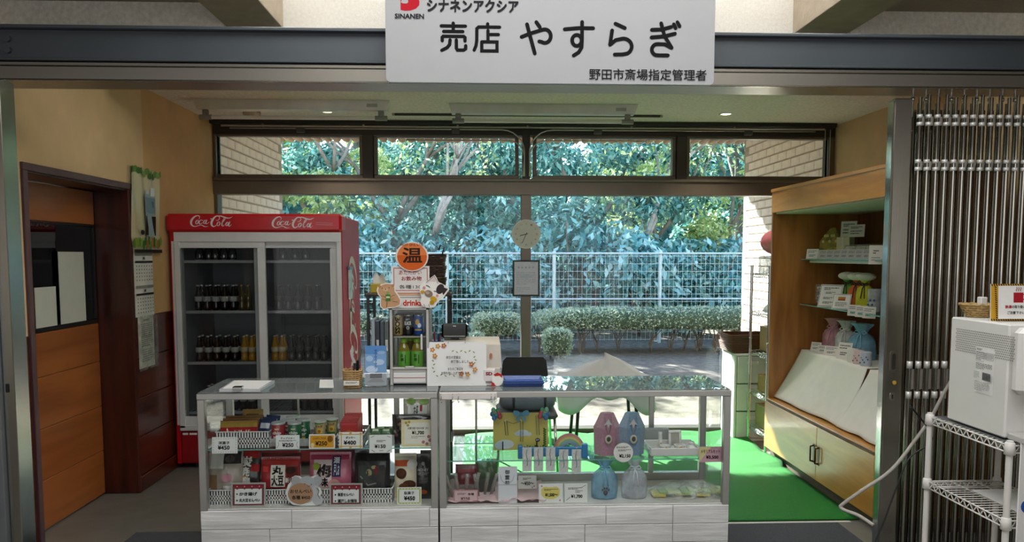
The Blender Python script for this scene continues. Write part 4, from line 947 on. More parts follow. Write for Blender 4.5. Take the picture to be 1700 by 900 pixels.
# small green packs with the 150 yen card
for i in range(4): boxes_o = bag('candy_pack', 'small dark green candy pack lying behind the 150 yen card', (614 + i * 9, 706, 632 + i * 9, 720), 4.03 + (i % 2) * .04, .018, '#3f6b3a', lambda p: p.rect(p.r[0] + 4, p.r[1] + 4, p.r[2] - 4, p.r[3] - 5, '#dfe6cf'), tilt=.9, zbase=SZ + .05, group='green candy packs')
tr2 = thing('acrylic_tray', 'clear tray under the small green candy packs', 'tray', (aty(632, 748, 4.05).x, 4.05, SZ)); xa, xb = aty(611, 748, 3.99).x, aty(655, 748, 3.99).x
boxes('tray_floor', M_CLEAR, tr2, (xa, xb, 3.985, 4.14, SZ + .04, SZ + .044), c=.001)
for b in ((xa, xb, 3.985, 3.988, SZ, SZ + .06), (xa, xb, 4.137, 4.14, SZ, SZ + .06), (xa, xa + .003, 3.988, 4.137, SZ, SZ + .06), (xb - .003, xb, 3.988, 4.137, SZ, SZ + .06)): boxes('tray_wall', film('tray_plastic', '#d9dcdc', .35), tr2, b, c=.001)
price((613, 722, 651, 752), YF, 'white card with grey corner sprigs reading 150 yen', lambda p: (p.lines(625, 731, 640, 735, 2, '#333333', .45), p.text('¥150', 622, 738, 640, 744, '#111111', .04), p.strokes([[(616, 726), (621, 724)], [(648, 726), (643, 724)], [(617, 747), (622, 750)], [(648, 747), (643, 750)], [(630, 748), (636, 748)]], 1, '#9a9a9a')), zbase=SZ - .025)
# bags of sweets with the 1700 yen card
M_CLEARBAG = film('clear_bag', '#cfcac4', .35, .12, 1.5)
bag('sweets_bag', 'clear bag of tea sweets with a green and white label, standing tallest on the shelf', (670, 662, 716, 733), 4.10, .07, '#cfcac4', lambda p: (p.rect(678, 672, 710, 692, '#e6e4dc'), p.text('お茶', 688, 672, 695, 691, '#2a2a2a', .03), p.oval(683, 666, 8, 5, '#8fae5a'), p.oval(705, 667, 8, 5, '#9cb868'), p.rect(698, 672, 702, 682, '#b03a40')), m=film('clear_bag_tall', '#b9ada0', .75, .12, 1.5), tilt=.05, zbase=SZ)
rg = random.Random(5)
bagd = bag('sweets_bag', 'dark clear bag of brown wrapped sweets behind the 1700 yen card', (651, 683, 717, 733), 4.03, .07, '#4a342c', None, m=film('brown_bag', '#3b2620', .85, .12, 1.5), tilt=.1, zbase=SZ)
for i in range(16):
    x = rg.uniform(-.085, .085); z = rg.uniform(.02, .13); MB().ell((x, -.038 + rg.uniform(-.004, .004), z), (.013, .007, .011), 8, 6).build('sweet', mat('sweet_%d' % (i % 3), ('#6a3b30', '#8a6a52', '#a99a8c')[i % 3], .3, coat=.4), bagd, local=True)
MB().tube([(-.095, -.03, .16), (-.09, -.035, .11), (-.06, -.04, .03), (-.055, -.035, .01)], .006, 6).build('twist_tie', M_BLACKP, bagd, local=True)
price((666, 701, 719, 746), YF, 'large cream card with flowers reading 1700 yen', lambda p: (p.rect(668, 703, 717, 744, '#efe3b4'), p.rect(671, 706, 714, 741, '#f3eee0'), p.text('お菓子盛り合わせ袋（大）', 677, 713, 711, 717, '#222222', .02), p.text('¥1,700', 684, 719.5, 704, 726, '#111111', .05), p.lines(683, 728, 706, 733, 2, '#8a8a8a'), p.dots([(674, 706), (679, 704.5), (677, 710)], 2.3, '#b8a040'), p.dots([(703, 738), (709, 741), (714, 735), (712, 729)], 2.8, '#b87a86')), color='#efe3b4', zbase=SZ + .005)
# -- lower deck
LZ = .307
for i, (a, b, lab) in enumerate(((346, 432, 'wide white slotted basket under the rice cracker bags at the end of the counter'), (437, 500, 'white slotted basket under the red soy cracker bag'), (514, 588, 'white slotted basket under the pink plum cracker bag'), (595, 652, 'white slotted basket under the black cracker bag'))):
    basket('plastic_basket', lab, aty(a, 840, 3.99).x, aty(b, 840, 3.99).x, 3.985, 4.17, LZ, .075, group='low baskets of cracker bags')
bag('cracker_bag', 'white, black and brown cracker bag with mountains, at the end by the counter post', (346, 757, 402, 842), 4.03, .05, '#a89c90', lambda p: (p.rect(350, 764, 372, 790, '#e8e4de'), p.rect(372, 762, 400, 782, '#2e2b2a'), p.oval(382, 774, 8, 6, '#504a46'), p.rect(350, 800, 362, 828, '#8a6a4a'), p.oval(378, 805, 9, 7, '#c98f9a'), p.rect(372, 818, 394, 828, '#d9d6d0')), tilt=.18, zbase=LZ + .01)
bag('cracker_bag', 'red, green and black fried cracker bag beside the white and brown bag', (384, 760, 432, 842), 4.065, .05, '#1f1c1a', lambda p: (p.rect(386, 764, 430, 776, '#b5282a'), p.rect(386, 776, 404, 806, '#2f7a44'), p.rect(388, 806, 410, 826, '#d9a62c'), p.text('炭', 400, 774, 418, 790, '#efece6', .05), p.text('焼', 396, 791, 416, 806, '#efece6', .05), p.text('濃', 400, 808, 418, 824, '#f3efe8', .05), p.rect(418, 786, 431, 798, '#b5282a')), tilt=.2, zbase=LZ + .01, rotz=-.15)
bag('cracker_bag', 'red soy bean cracker bag with black lettering on a white panel', (433, 764, 498, 832), 4.04, .06, '#a5262a', lambda p: (p.rect(436, 768, 496, 776, '#c23a34'), p.rect(451, 777, 475, 813, '#efe6dc'), p.text('丸', 454, 779, 471, 792, '#1c1a18', .06), p.text('大豆', 453, 794, 473, 811, '#1c1a18', .05), p.rect(477, 780, 495, 812, '#6a2622'), p.oval(484, 786, 8, 6, '#3a2018'), p.text('新しい', 476, 798, 494, 806, '#efe6dc', .03), p.oval(484, 818, 9, 6, '#8a6236'), p.rect(438, 779, 447, 788, '#d9463c'), p.rect(436, 815, 470, 826, '#2c1a18')), tilt=.15, zbase=LZ + .015)
bag('cracker_bag', 'dull red cracker bag lying on top at the back of the lower deck', (410, 756, 500, 776), 4.13, .04, '#7a1f26', lambda p: p.rect(420, 760, 470, 766, '#a83a3a'), tilt=.3, zbase=LZ + .17)
bag('cracker_bag', 'pink plum-flavoured cracker bag with a navy banner', (514, 760, 583, 835), 4.04, .06, '#c8667e', lambda p: (p.rect(516, 764, 580, 772, '#b03a58'), p.rect(522, 772, 552, 832, '#ead4d4'), p.text('梅', 528, 780, 551, 800, '#1c1a1a', .06), p.text('味', 532, 802, 546, 816, '#1c1a1a', .05), p.rect(553, 766, 567, 800, '#27305a'), p.text('瀬', 555, 768, 565, 778, '#e8e6ea', .03), p.text('戸しお', 556, 780, 565, 798, '#e8e6ea', .03), p.oval(526, 783, 6, 6, '#9ab03c'), p.oval(556, 812, 10, 8, '#d9a39a'), p.oval(540, 824, 8, 6, '#e0b8a8')), tilt=.15, zbase=LZ + .015)
bag('cracker_bag', 'plum red cracker bag standing behind the pink one', (556, 752, 600, 826), 4.12, .05, '#8e3550', None, tilt=.15, zbase=LZ + .02)
bag('cracker_bag', 'shiny black cracker bag with a dark clear window', (589, 756, 648, 834), 4.04, .06, '#1e1e1f', lambda p: (p.rect(592, 762, 645, 775, '#0c0c0c'), p.rect(596, 782, 640, 822, '#4a4a48'), p.oval(614, 794, 5, 6, '#b9ad80'), p.oval(622, 785, 4, 3, '#b9ad80'), p.rect(624, 784, 628, 796, '#8e2c30'), p.strokes([[(600, 800), (612, 815), (625, 812)]], 2, '#9a9a96')), tilt=.12, zbase=LZ + .02)
bag('cookie_bag', 'cream and orange bag of chocolate cookies', (655, 763, 692, 842), 4.02, .05, '#e0d2b8', lambda p: (p.rect(656, 768, 691, 774, '#c9c3b0'), p.rect(656, 774, 690, 784, '#c2562c'), p.oval(667, 796, 9, 9, '#4a2a1c'), p.oval(667, 795, 6, 6, '#5c3826'), p.oval(685, 781, 8.5, 8.5, '#d9d7d0'), p.oval(680, 815, 11, 8, '#53301f'), p.oval(671, 818, 8, 6, '#6a4028'), p.rect(657, 826, 690, 836, '#d9b98a')), tilt=.1, zbase=LZ + .0)
for i in range(2): bag('coffee_bag', ('matt black slim bag with white lettering beside the cookie bag', 'matt black slim bag behind the first one at the counter post')[i], (690 + i * 8, 762, 717 + i * 6, 838), 4.04 + i * .06, .04, '#1a1a1b', (lambda p: (p.text('HONEY', 694, 786, 712, 791, '#bdbdb8', .02), p.lines(694, 793, 712, 798, 2, '#a9a9a4', .45), p.lines(696, 802, 711, 812, 4, '#8a8a86'), p.oval(703, 778, 3, 3, '#a9a9a4'), p.oval(704, 826, 6, 4, '#c2562c'))) if i == 0 else None, tilt=.1, zbase=LZ)
def bunting(p, x0, y0, x1, title):
    p.rect(x0, y0, x1, y0 + 4, '#8e2a34')
    for k in range(4):
        a = x0 + (x1 - x0) * k / 4; b = x0 + (x1 - x0) * (k + 1) / 4; p.poly([(a, y0 + 3.5), (b, y0 + 3.5), ((a + b) / 2, y0 + 9)], '#9a3440')
    p.dots([(x0 + (x1 - x0) * (k + .5) / 4, y0 + 3.5) for k in range(4)], 1.0, '#e8d0d0')
def acard(rect, label, l1, l2):
    x0, y0, x1, y1 = rect
    price(rect, YF - .004, label, lambda p: (p.frame(x0, y0, x1, y1, 2.2, '#b9b6b2'), p.rect(x0 + 2.4, y0 + 2.4, x1 - 2.4, y1 - 2.4, '#7c4a4a'), p.rect(x0 + 6, y0 + 10, x1 - 6, y1 - 5, '#f2f1ef'), bunting(p, x0 + 4, y0 + 2.5, x1 - 4, ''), p.dots([(x0 + 10, y0 + 18.5), (x0 + 10, y0 + 29)], 1.3, '#111111'), p.text(l1, x0 + 14, y0 + 15.5, x1 - 14, y0 + 21, '#111111', .04), p.text(l2, x0 + 14, y0 + 26, x1 - 9, y0 + 31.5, '#111111', .04)), tilt=.1, zbase=LZ)
acard((384, 808, 441, 848), 'framed card listing fried and soy bean crackers under a red bunting', 'かき揚げ', '丸大豆せんべい')
acard((547, 810, 602, 847), 'framed card listing seaweed and salt plum crackers under a red bunting', '海苔せんべい', '瀬戸しお梅味')
# mouse-shaped price card
def d_mouse(p):
    p.oval(505, 822, 25, 21, '#c7c7c9'); p.oval(491, 806, 8, 8, '#b5b5b8'); p.oval(527, 806, 8, 8, '#b5b5b8'); p.oval(510, 809, 13, 11, '#bcbcc0'); p.oval(528, 838, 9, 8, '#c7c7c9')
    p.oval(499, 827, 21, 17.5, '#b98f70'); p.text('おせんべい', 482, 820, 517, 826, '#2c211c', .03); p.text('各種 ¥450', 485, 830, 515, 836.5, '#2c211c', .03)
    p.dots([(506, 811), (517, 812)], .9, '#3a3a3a'); p.strokes([[(511, 814), (513, 815.5), (515, 814)], [(526, 818), (530, 822), (528, 829), (531, 835)]], .8, '#5a5a5a')
mp = [(x, y) for x, y in ((474, 826), (478, 812), (484, 806), (484, 800), (490, 797), (498, 798), (502, 802), (510, 800), (518, 799), (524, 797), (531, 800), (534, 806), (530, 812), (526, 815), (532, 818), (534, 826), (531, 832), (536, 836), (534, 843), (526, 847), (512, 847), (500, 847), (486, 845), (478, 838))]
price((474, 797, 536, 848), YF - .006, 'mouse-shaped card reading rice crackers each 450 yen', d_mouse, poly=mp, zbase=LZ)
price((659, 817, 700, 846), YF - .002, 'white card with a green checked border reading 450 yen', lambda p: (p.frame(660.5, 818.5, 698.5, 844.5, 2.2, '#b9c46a'), p.dots([(662 + 5 * k, 819.5) for k in range(8)] + [(662 + 5 * k, 843.5) for k in range(8)], .9, '#f0f0d8'), p.text('駄菓子', 671, 824, 688, 829, '#222222', .02), p.text('¥450', 671, 832, 689, 838.5, '#111111', .05)), zbase=LZ)

# ================================================================= GOODS IN THE MEMORIAL COUNTER
RZ = .535
# yellow strap board
def d_board(p):
    p.oval(868, 719, 10, 5.5, '#e7eff2'); p.oval(862, 720, 8, 4, '#cfe0e8'); p.oval(877, 721, 6, 3.5, '#dfeaf0'); p.oval(838, 738, 15, 8, '#dfe9ec'); p.oval(828, 740, 8, 6, '#cbdce4')
    p.dots([(862 + k * 4.5, 741 + (k % 3) * 1.2) for k in range(11)] + [(904, 712 + k * 4) for k in range(8)] + [(906, 714 + k * 4) for k in range(7)], 1.6, '#4a7a3a')
    p.oval(893, 731, 4, 3.2, '#27305a'); p.text('KT', 890.5, 729.6, 895.5, 732.4, '#e8e8e8', .04); p.dots([(839, 698), (865, 698)], 1.8, '#f5f2e8')
bd = card('strap_board', 'yellow board with clouds, balloons and a blue bow, straps hanging on it', 'display board', (818, 685, 911, 748), 4.16, d_board, '#dccb6a', t=.008, tilt=.05, zbase=RZ)
bw, bh = 93 * mpp(4.16), 63 * mpp(4.16)
bq = lambda x, y, yy=-.004: ((x - 864.5) / 93 * bw, yy, (748 - y) / 63 * bh)
for cx, fl in ((822, 1), (904, -1)):
    for i, (dx, dy, c) in enumerate(((-6, 4, '#2f7fb8'), (-1, 1, '#e0c23a'), (4, -2, '#3aa06a'), (6, 3, '#c8404e'), (-4, -3, '#7fc0a0'), (1, 6, '#1f8f98'), (8, 8, '#c8404e'), (-3, 10, '#3c78b8'))):
        x, _, z_ = bq(cx + dx * fl * .9, 682 + dy); MB().ell((x, -.012 - .002 * i, z_), (.0125, .006, .015), 10, 7).build('balloon', mat('balloon_' + c.lstrip('#'), c, .3, coat=.3), bd, local=True)
    MB().tube([bq(cx, 694, -.012), bq(cx + 3 * fl, 700, -.01), bq(cx + 5 * fl, 704, -.006)], .0012, 4).build('string', M_WHITEP, bd, local=True)
bo = MB()
for sx in (-1, 1):
    bo.prism([bq(865 + sx * q, r)[0::2] for q, r in ((0, 686), (5, 681), (12, 680), (14, 685), (12, 690), (5, 689))], -.02, -.008); bo.prism([bq(865 + sx * q, r)[0::2] for q, r in ((1, 688), (4, 689), (9, 697), (4, 699))], -.018, -.008)
bo.cbox(bq(863, 688)[0], bq(867, 688)[0], -.024, -.008, bq(864, 690)[2], bq(864, 683)[2]); bo.build('bow', mat('bow_blue', '#5fa6c6', .5, var=.1), bd, local=True)
for a, b, c2 in (((839, 699), (841, 722), '#5a5030'), ((866, 699), (866, 733), '#6a6a60'), ((892, 689), (894, 722), '#8a8464')):
    MB().tube([bq(a[0] - 2, a[1], -.006), bq(b[0] - 2, b[1], -.012), bq(b[0] + 2, b[1], -.012), bq(a[0] + 2, a[1], -.006)], .0016, 5).build('strap', mat('strap_' + c2.lstrip('#'), c2, .6), bd, local=True)
MB().tube([bq(839, 698, -.007), bq(852, 703, -.01), bq(865, 698, -.007)], .0012, 4).build('strap', mat('strap_5a5030', '#5a5030'), bd, local=True)
boxes('board_foot', M_BLACKP, bd, (-.102, -.096, -.01, .06, 0, .05), (.085, .091, -.01, .06, 0, .05), local=True)
# blue rack with five packets
rk = thing('packet_rack', 'blue rack bar carrying five clear strap packets on the memorial counter shelf', 'rack', (aty(915, 745, 3.97).x, 3.975, RZ))
rx = lambda px: aty(px, 745, 3.97).x - rk.location.x
boxes('bar', mat('rack_blue', '#2f7fb8', .4, coat=.2), rk, (rx(866), rx(970), -.004, .012, .012, .06), local=True); boxes('bar_end', mat('rack_blue', '#2f7fb8'), rk, (rx(966), rx(976), -.006, .03, 0, .075), local=True); boxes('bar_end', mat('rack_blue', '#2f7fb8'), rk, (rx(860), rx(868), -.006, .03, 0, .07), local=True)
for i, px in enumerate((875, 894, 914, 936, 957)):
    o = thing('strap_packet', 'clear packet with a thin strap on a white slip, hung on the blue rack', 'packet', (aty(px, 745, 3.95).x, 3.95 + .002 * (i % 2), RZ - .06 - .012 * (i > 2)), 0, 'strap packets on the blue rack')
    boxes('slip', M_PAPER, o, (-.024, .024, .001, .003, 0, .125), local=True); boxes('film', film('packet_film', '#e8ebec', .2, .1, 1.6), o, (-.026, .026, -.003, -.0025, -.004, .128), local=True)
    MB().tube([(0, -.001, .118), (-.004, -.001, .09), (.003, -.001, .05), (.0, -.001, .03)], .002, 5).build('strap', mat('strap_dark', '#6d5a52', .5), o, local=True)
    MB().tube([(0, 0, .125), (0, -.001, .135), (0, .02, .138)], .0012, 4).build('hook', M_CHROME, o, local=True)
# rainbow arch
rb = thing('rainbow_arch', 'pastel rainbow arch ornament standing behind the blue rack', 'ornament', (aty(945, 745, 4.08).x, 4.08, RZ))
for i, c in enumerate(('#d9909a', '#e6b878', '#e8dc8c', '#a8c88c', '#8fc0d0', '#a9a4cc')):
    r1 = .088 - i * .0075; r0 = r1 - .0076
    poly = [(r1 * math.cos(math.pi * k / 20), .004 + r1 * 1.18 * math.sin(math.pi * k / 20)) for k in range(21)] + [(r0 * math.cos(math.pi * k / 20), .004 + r0 * 1.18 * math.sin(math.pi * k / 20)) for k in range(20, -1, -1)]
    MB().prism(poly, -.008, .008).build('band', mat('band_' + c.lstrip('#'), c, .6), rb, local=True)
for x in (-.07, .07): MB().ell((x, -.002, .012), (.03, .014, .014), 10, 6).build('cloud', M_WHITEP, rb, local=True)
# gabled pastel urn boxes
def urnbox(px, label, c1, c2):
    o = thing('urn_cover', label, 'urn cover', (aty(px, 755, 4.06).x, 4.06, RZ), 0, 'pastel urn covers')
    r, hh, tp = .072, .15, .225
    ang = [R_(-90 + 60 * k + 30) for k in range(6)]
    for k in range(6):
        a, b = ang[k], ang[(k + 1) % 6]; m_ = mat('urn_' + (c1 if k % 2 else c2).lstrip('#'), c1 if k % 2 else c2, .7, var=.12, scale=90)
        P = lambda t, rr, z: (rr * math.cos(t), rr * math.sin(t) * .8, z)
        mb = MB(); mb.add([P(a, r * .93, 0), P(b, r * .93, 0), P(b, r, hh), P(a, r, hh)], [(0, 1, 2, 3)]); mb.add([P(a, r, hh), P(b, r, hh), P(b, r * .5, tp), P(a, r * .5, tp)], [(0, 1, 2, 3)])
        pn = mb.build('panel', m_, o, local=True)
    MB().prism([(r * .5 * math.cos(t), r * .4 * math.sin(t)) for t in ang], tp, tp + .004).v
    MB().add([(r * .5 * math.cos(t), r * .4 * math.sin(t), tp) for t in ang], [tuple(range(6))]).build('top', mat('urn_' + c1.lstrip('#'), c1), o, local=True)
    yf = -r * .8 * .87
    MB().tube([(-.018, yf * .62, .205), (-.012, yf - .004, .15), (0, yf - .006, .115), (.012, yf - .004, .15), (.018, yf * .62, .205)], .0018, 5).build('cord', mat('cord_grey', '#7a7468', .6), o, local=True)
    MB().ell((0, yf - .008, .092), (.020, .004, .025), 14, 8).build('medallion', mat('medallion', '#cfc7b4', .4), o, local=True); MB().ell((0, yf - .011, .094), (.011, .003, .014), 12, 8).build('medallion_face', mat('medallion_face', '#4c4844', .5), o, local=True)
    MB().prism([(-.022, .165), (0, .20), (.022, .165), (.008, .172), (0, .15), (-.008, .172)], yf - .002, yf + .006).build('tassel', mat('ribbon_pale', '#d9d4d4', .6), o, local=True)
urnbox(1007, 'pink pointed-top hexagonal urn cover with a medallion', '#b98a9c', '#d0a6b0'); urnbox(1048, 'blue pointed-top hexagonal urn cover with a medallion', '#7f9bb5', '#9db4c8')
price((1018, 735, 1052, 768), CY + .04, 'round card on a clip reading 2150 yen', lambda p: (p.oval(1035, 751.5, 16.6, 16, '#efece6'), p.lines(1023, 741.5, 1044, 745, 2, '#333333', .45), p.lines(1026, 746.5, 1048, 750, 2, '#333333', .45), p.text('¥2,150', 1028, 754.5, 1047, 760.5, '#111111', .05)), poly=[(1035 + 17 * math.cos(R_(k * 15)), 751.5 + 16.5 * math.sin(R_(k * 15))) for k in range(24)], color='#d4cfc4', zbase=RZ - .015)
# white tray of memorial ceramics
wt = thing('white_tray', 'white rimmed tray carrying small memorial ceramics', 'tray', (aty(1120, 755, 4.06).x, 4.07, RZ))
tx0, tx1 = aty(1082, 755, 3.99).x - wt.location.x, aty(1162, 755, 3.99).x - wt.location.x
boxes('tray_floor', M_WHITEP, wt, (tx0, tx1, -.075, .11, .002, .008), local=True)
for b in ((tx0, tx1, -.08, -.072, .002, .045), (tx0, tx1, .108, .116, .002, .045), (tx0 - .004, tx0 + .004, -.08, .116, .002, .045), (tx1 - .004, tx1 + .004, -.08, .116, .002, .045)): boxes('rim', M_WHITEP, wt, b, local=True)
M_CER = mat('white_ceramic', '#eceae4', .2, var=.02, coat=.4); M_FLW = mat('flower_yellow', '#c9952c', .5)
def cer(name, label, cat, px, y, prof, flower=True, n=16):
    o = thing(name, label, cat, (aty(px, 750, y).x, y, RZ + .008), 0, 'memorial ceramics')
    MB().lathe(prof, n=n).build('body', M_CER, o, local=True)
    if flower:
        r = max(a for a, _ in prof)
        for k in range(3): MB().ell((-.006 + k * .006, -r * .96, .032 + (k % 2) * .006), (.006, .003, .006), 6, 5).build('flower', M_FLW, o, local=True)
    return o
cer('flower_vase', 'narrow white ceramic vase on the white tray', 'vase', 1096, 4.10, [(.014, 0), (.018, .02), (.012, .05), (.009, .085), (.012, .1)])
cer('ceramic_cup', 'white cup with a yellow flower, beside the narrow vase on the tray', 'cup', 1104, 4.03, [(.016, 0), (.024, .012), (.030, .04), (.031, .045), (.027, .043)])
cer('ceramic_cup', 'white cup with a yellow flower, before the small frame on the tray', 'cup', 1128, 4.03, [(.016, 0), (.025, .012), (.031, .042), (.032, .048), (.028, .046)])
cer('incense_burner', 'round white ceramic bell with a knob on the white tray', 'bell', 1148, 4.03, [(.026, 0), (.033, .012), (.03, .03), (.018, .042), (.012, .047), (.016, .052), (.014, .062)], False)
cer('ceramic_dish', 'low white ceramic dish at the corner of the white tray', 'dish', 1084, 4.04, [(.018, 0), (.03, .018), (.031, .03), (.027, .028)], False)
pf = thing('photo_frame', 'small white ceramic photo frame standing on the tray', 'photo frame', (aty(1122, 740, 4.12).x, 4.13, RZ + .008), 0, None, rotx=-.15)
boxes('frame', M_CER, pf, (-.036, .036, 0, .012, 0, .015), (-.036, .036, 0, .012, .085, .10), (-.036, -.022, 0, .012, .015, .085), (.022, .036, 0, .012, .015, .085), local=True); boxes('backing', mat('frame_back', '#b5b0a6', .5), pf, (-.022, .022, .006, .01, .015, .085), local=True)
lb = tag(boxes('incense_box', mat('grey_box', '#a7a9a4', .6), None, (aty(1072, 712, 4.2).x, aty(1112, 712, 4.2).x, 4.205, 4.245, RZ + .001, RZ + .10)), 'long grey carton standing behind the white tray', 'box')
price((1160, 742, 1200, 768), CY + .045, 'pink and yellow card reading memorial set 3500 yen', lambda p: (p.poly([(1160, 742), (1182, 742), (1160, 768)], '#e3d39a'), p.text('メモリアルセット', 1163, 747, 1196, 753, '#2a2a2a', .03), p.text('¥3,500', 1172, 757, 1193, 763, '#111111', .05), p.lines(1180, 743.5, 1197, 746, 1, '#8a6a7a')), color='#d9a6b6', zbase=RZ - .02)
# -- lower deck
DZ = .307
cl = thing('pink_cloth', 'pale pink cloth crumpled over the lower deck of the memorial counter', 'cloth', (aty(790, 845, 4.1).x, 4.1, DZ))
rgc = random.Random(3); ph = [(rgc.uniform(10, 40), rgc.uniform(10, 40), rgc.uniform(0, 6)) for _ in range(5)]
cx0, cx1 = aty(744, 845, 4).x - cl.location.x, aty(905, 845, 4).x - cl.location.x
MB().grid(lambda u, v: (cx0 + (cx1 - cx0) * u, -.16 + .36 * v, .008 + abs(sum(math.sin(a * u + b * v + c) for a, b, c in ph)) * .006), 36, 20).build('cloth', mat('cloth_pink', '#e3c2c2', .85, var=.06), cl, local=True, solid=.0015)
for i, (px, yy, rz, c) in enumerate(((748, 4.02, .5, '#8c6a5c'), (758, 4.05, .2, '#a9906a'), (770, 4.03, -.15, '#6a2c34'), (785, 4.06, -.3, '#8a7a5c'), (797, 4.03, .25, '#3c3a38'), (808, 4.06, -.25, '#4a3a34'), (818, 4.04, -.5, '#6a5a50'))):
    o = thing('wrapped_stick', ('clear wrapped stick sweet with a pinkish tip', 'clear wrapped stick sweet with a dark tip')[i > 3], 'sweet', (aty(px + (3 if i < 4 else -3), 830, yy).x, yy, DZ + .015), rz, 'wrapped stick sweets in the cloth', rotx=0)
    a = rz * .6
    MB().tube([(0, 0, 0), (math.sin(-a) * .06, 0, .06), (math.sin(-a) * .13, 0, .12)], [.009, .012, .010], 8).build('wrapper', film('stick_film', '#d8d2cc', .35, .1, 1.6), o, local=True)
    MB().tube([(0, -.001, .004), (math.sin(-a) * .055, -.001, .055), (math.sin(-a) * .10, 0, .095)], [.006, .008, .006], 7).build('stick', mat('stick_' + c.lstrip('#'), c, .4), o, local=True)
bag('sweets_bag', 'dull red packet lying behind the wrapped stick sweets', (756, 768, 792, 802), 4.12, .03, '#7a2c34', lambda p: p.rect(760, 776, 788, 782, '#a35a5c'), tilt=.3, zbase=DZ + .05)
bag('sweets_bag', 'olive green packet leaning behind the wrapped stick sweets', (790, 766, 826, 802), 4.16, .03, '#5c7050', None, tilt=.3, zbase=DZ + .06)
tray3 = tag(boxes('shallow_box', mat('dark_box', '#4f4a48', .6), None, (aty(788, 830, 4.02).x, aty(822, 830, 4.02).x, 4.09, 4.13, DZ + .01, DZ + .08)), 'small dark grey box holding stick sweets on the pink cloth', 'box')
price((753, 815, 794, 835), YF, 'pink framed card reading 250 yen before the stick sweets', lambda p: (p.rect(755, 817, 792, 833, '#e0c0c2'), p.lines(759, 820, 774, 824, 2, '#5a4444', .45), p.text('各種', 777, 820, 787, 824, '#3a2a2a', .03), p.text('¥250', 765, 827, 780, 831.5, '#6a4a4a', .04)), color='#c98f96', zbase=DZ + .01)
card('condolence_envelope', 'white condolence envelope with brush lettering standing in the memorial counter', 'envelope', (827, 784, 859, 846), CY + .05, lambda p: (p.text('御', 838.5, 790, 846, 797, '#26262a', .02), p.text('霊', 838.5, 799, 846, 806, '#26262a', .02), p.text('前', 838.5, 808, 846, 815, '#26262a', .02), p.strokes([[(827.5, 814.5), (858.5, 814.5)]], 1.0, '#c3c6ce'), p.strokes([[(831, 799), (833, 808), (842, 814), (851, 808), (854, 799)]], .8, '#b3b6c2')), '#e9e9ef', tilt=.06, zbase=DZ)
price((860, 795, 891, 817), 4.08, 'small plain card reading 50 yen behind the white envelope', lambda p: (p.lines(868, 799, 882, 803, 2, '#444444', .45), p.text('〜¥50〜', 865, 805, 886, 811, '#222222', .04), p.dots([(887, 813), (884, 815)], 1.3, '#c98f96')), zbase=DZ + .035)
price((894, 810, 935, 842), YF, 'white card with a yellow cloud shape reading 1500 yen', lambda p: (p.oval(914, 826, 16, 10, '#ead97c'), p.oval(906, 822, 8, 7, '#ead97c'), p.oval(922, 822, 8, 7, '#ead97c'), p.lines(903, 819, 927, 822.5, 2, '#4a4a3a', .45), p.text('¥1,500〜', 905, 826, 926, 832, '#111111', .05), p.dots([(899, 814), (930, 838)], 1.6, '#c99a9a')), zbase=DZ)
price((937, 810, 976, 842), YF, 'white card with grey leaf sprigs reading 1700 yen', lambda p: (p.lines(943, 817, 967, 821, 2, '#333333', .45), p.text('¥1,700', 948, 829, 967, 835, '#111111', .05), p.lines(955, 822, 968, 827, 2, '#777777'), p.strokes([[(966, 817), (973, 813)], [(940, 838), (946, 833)]], 1, '#9a9a98')), zbase=DZ)
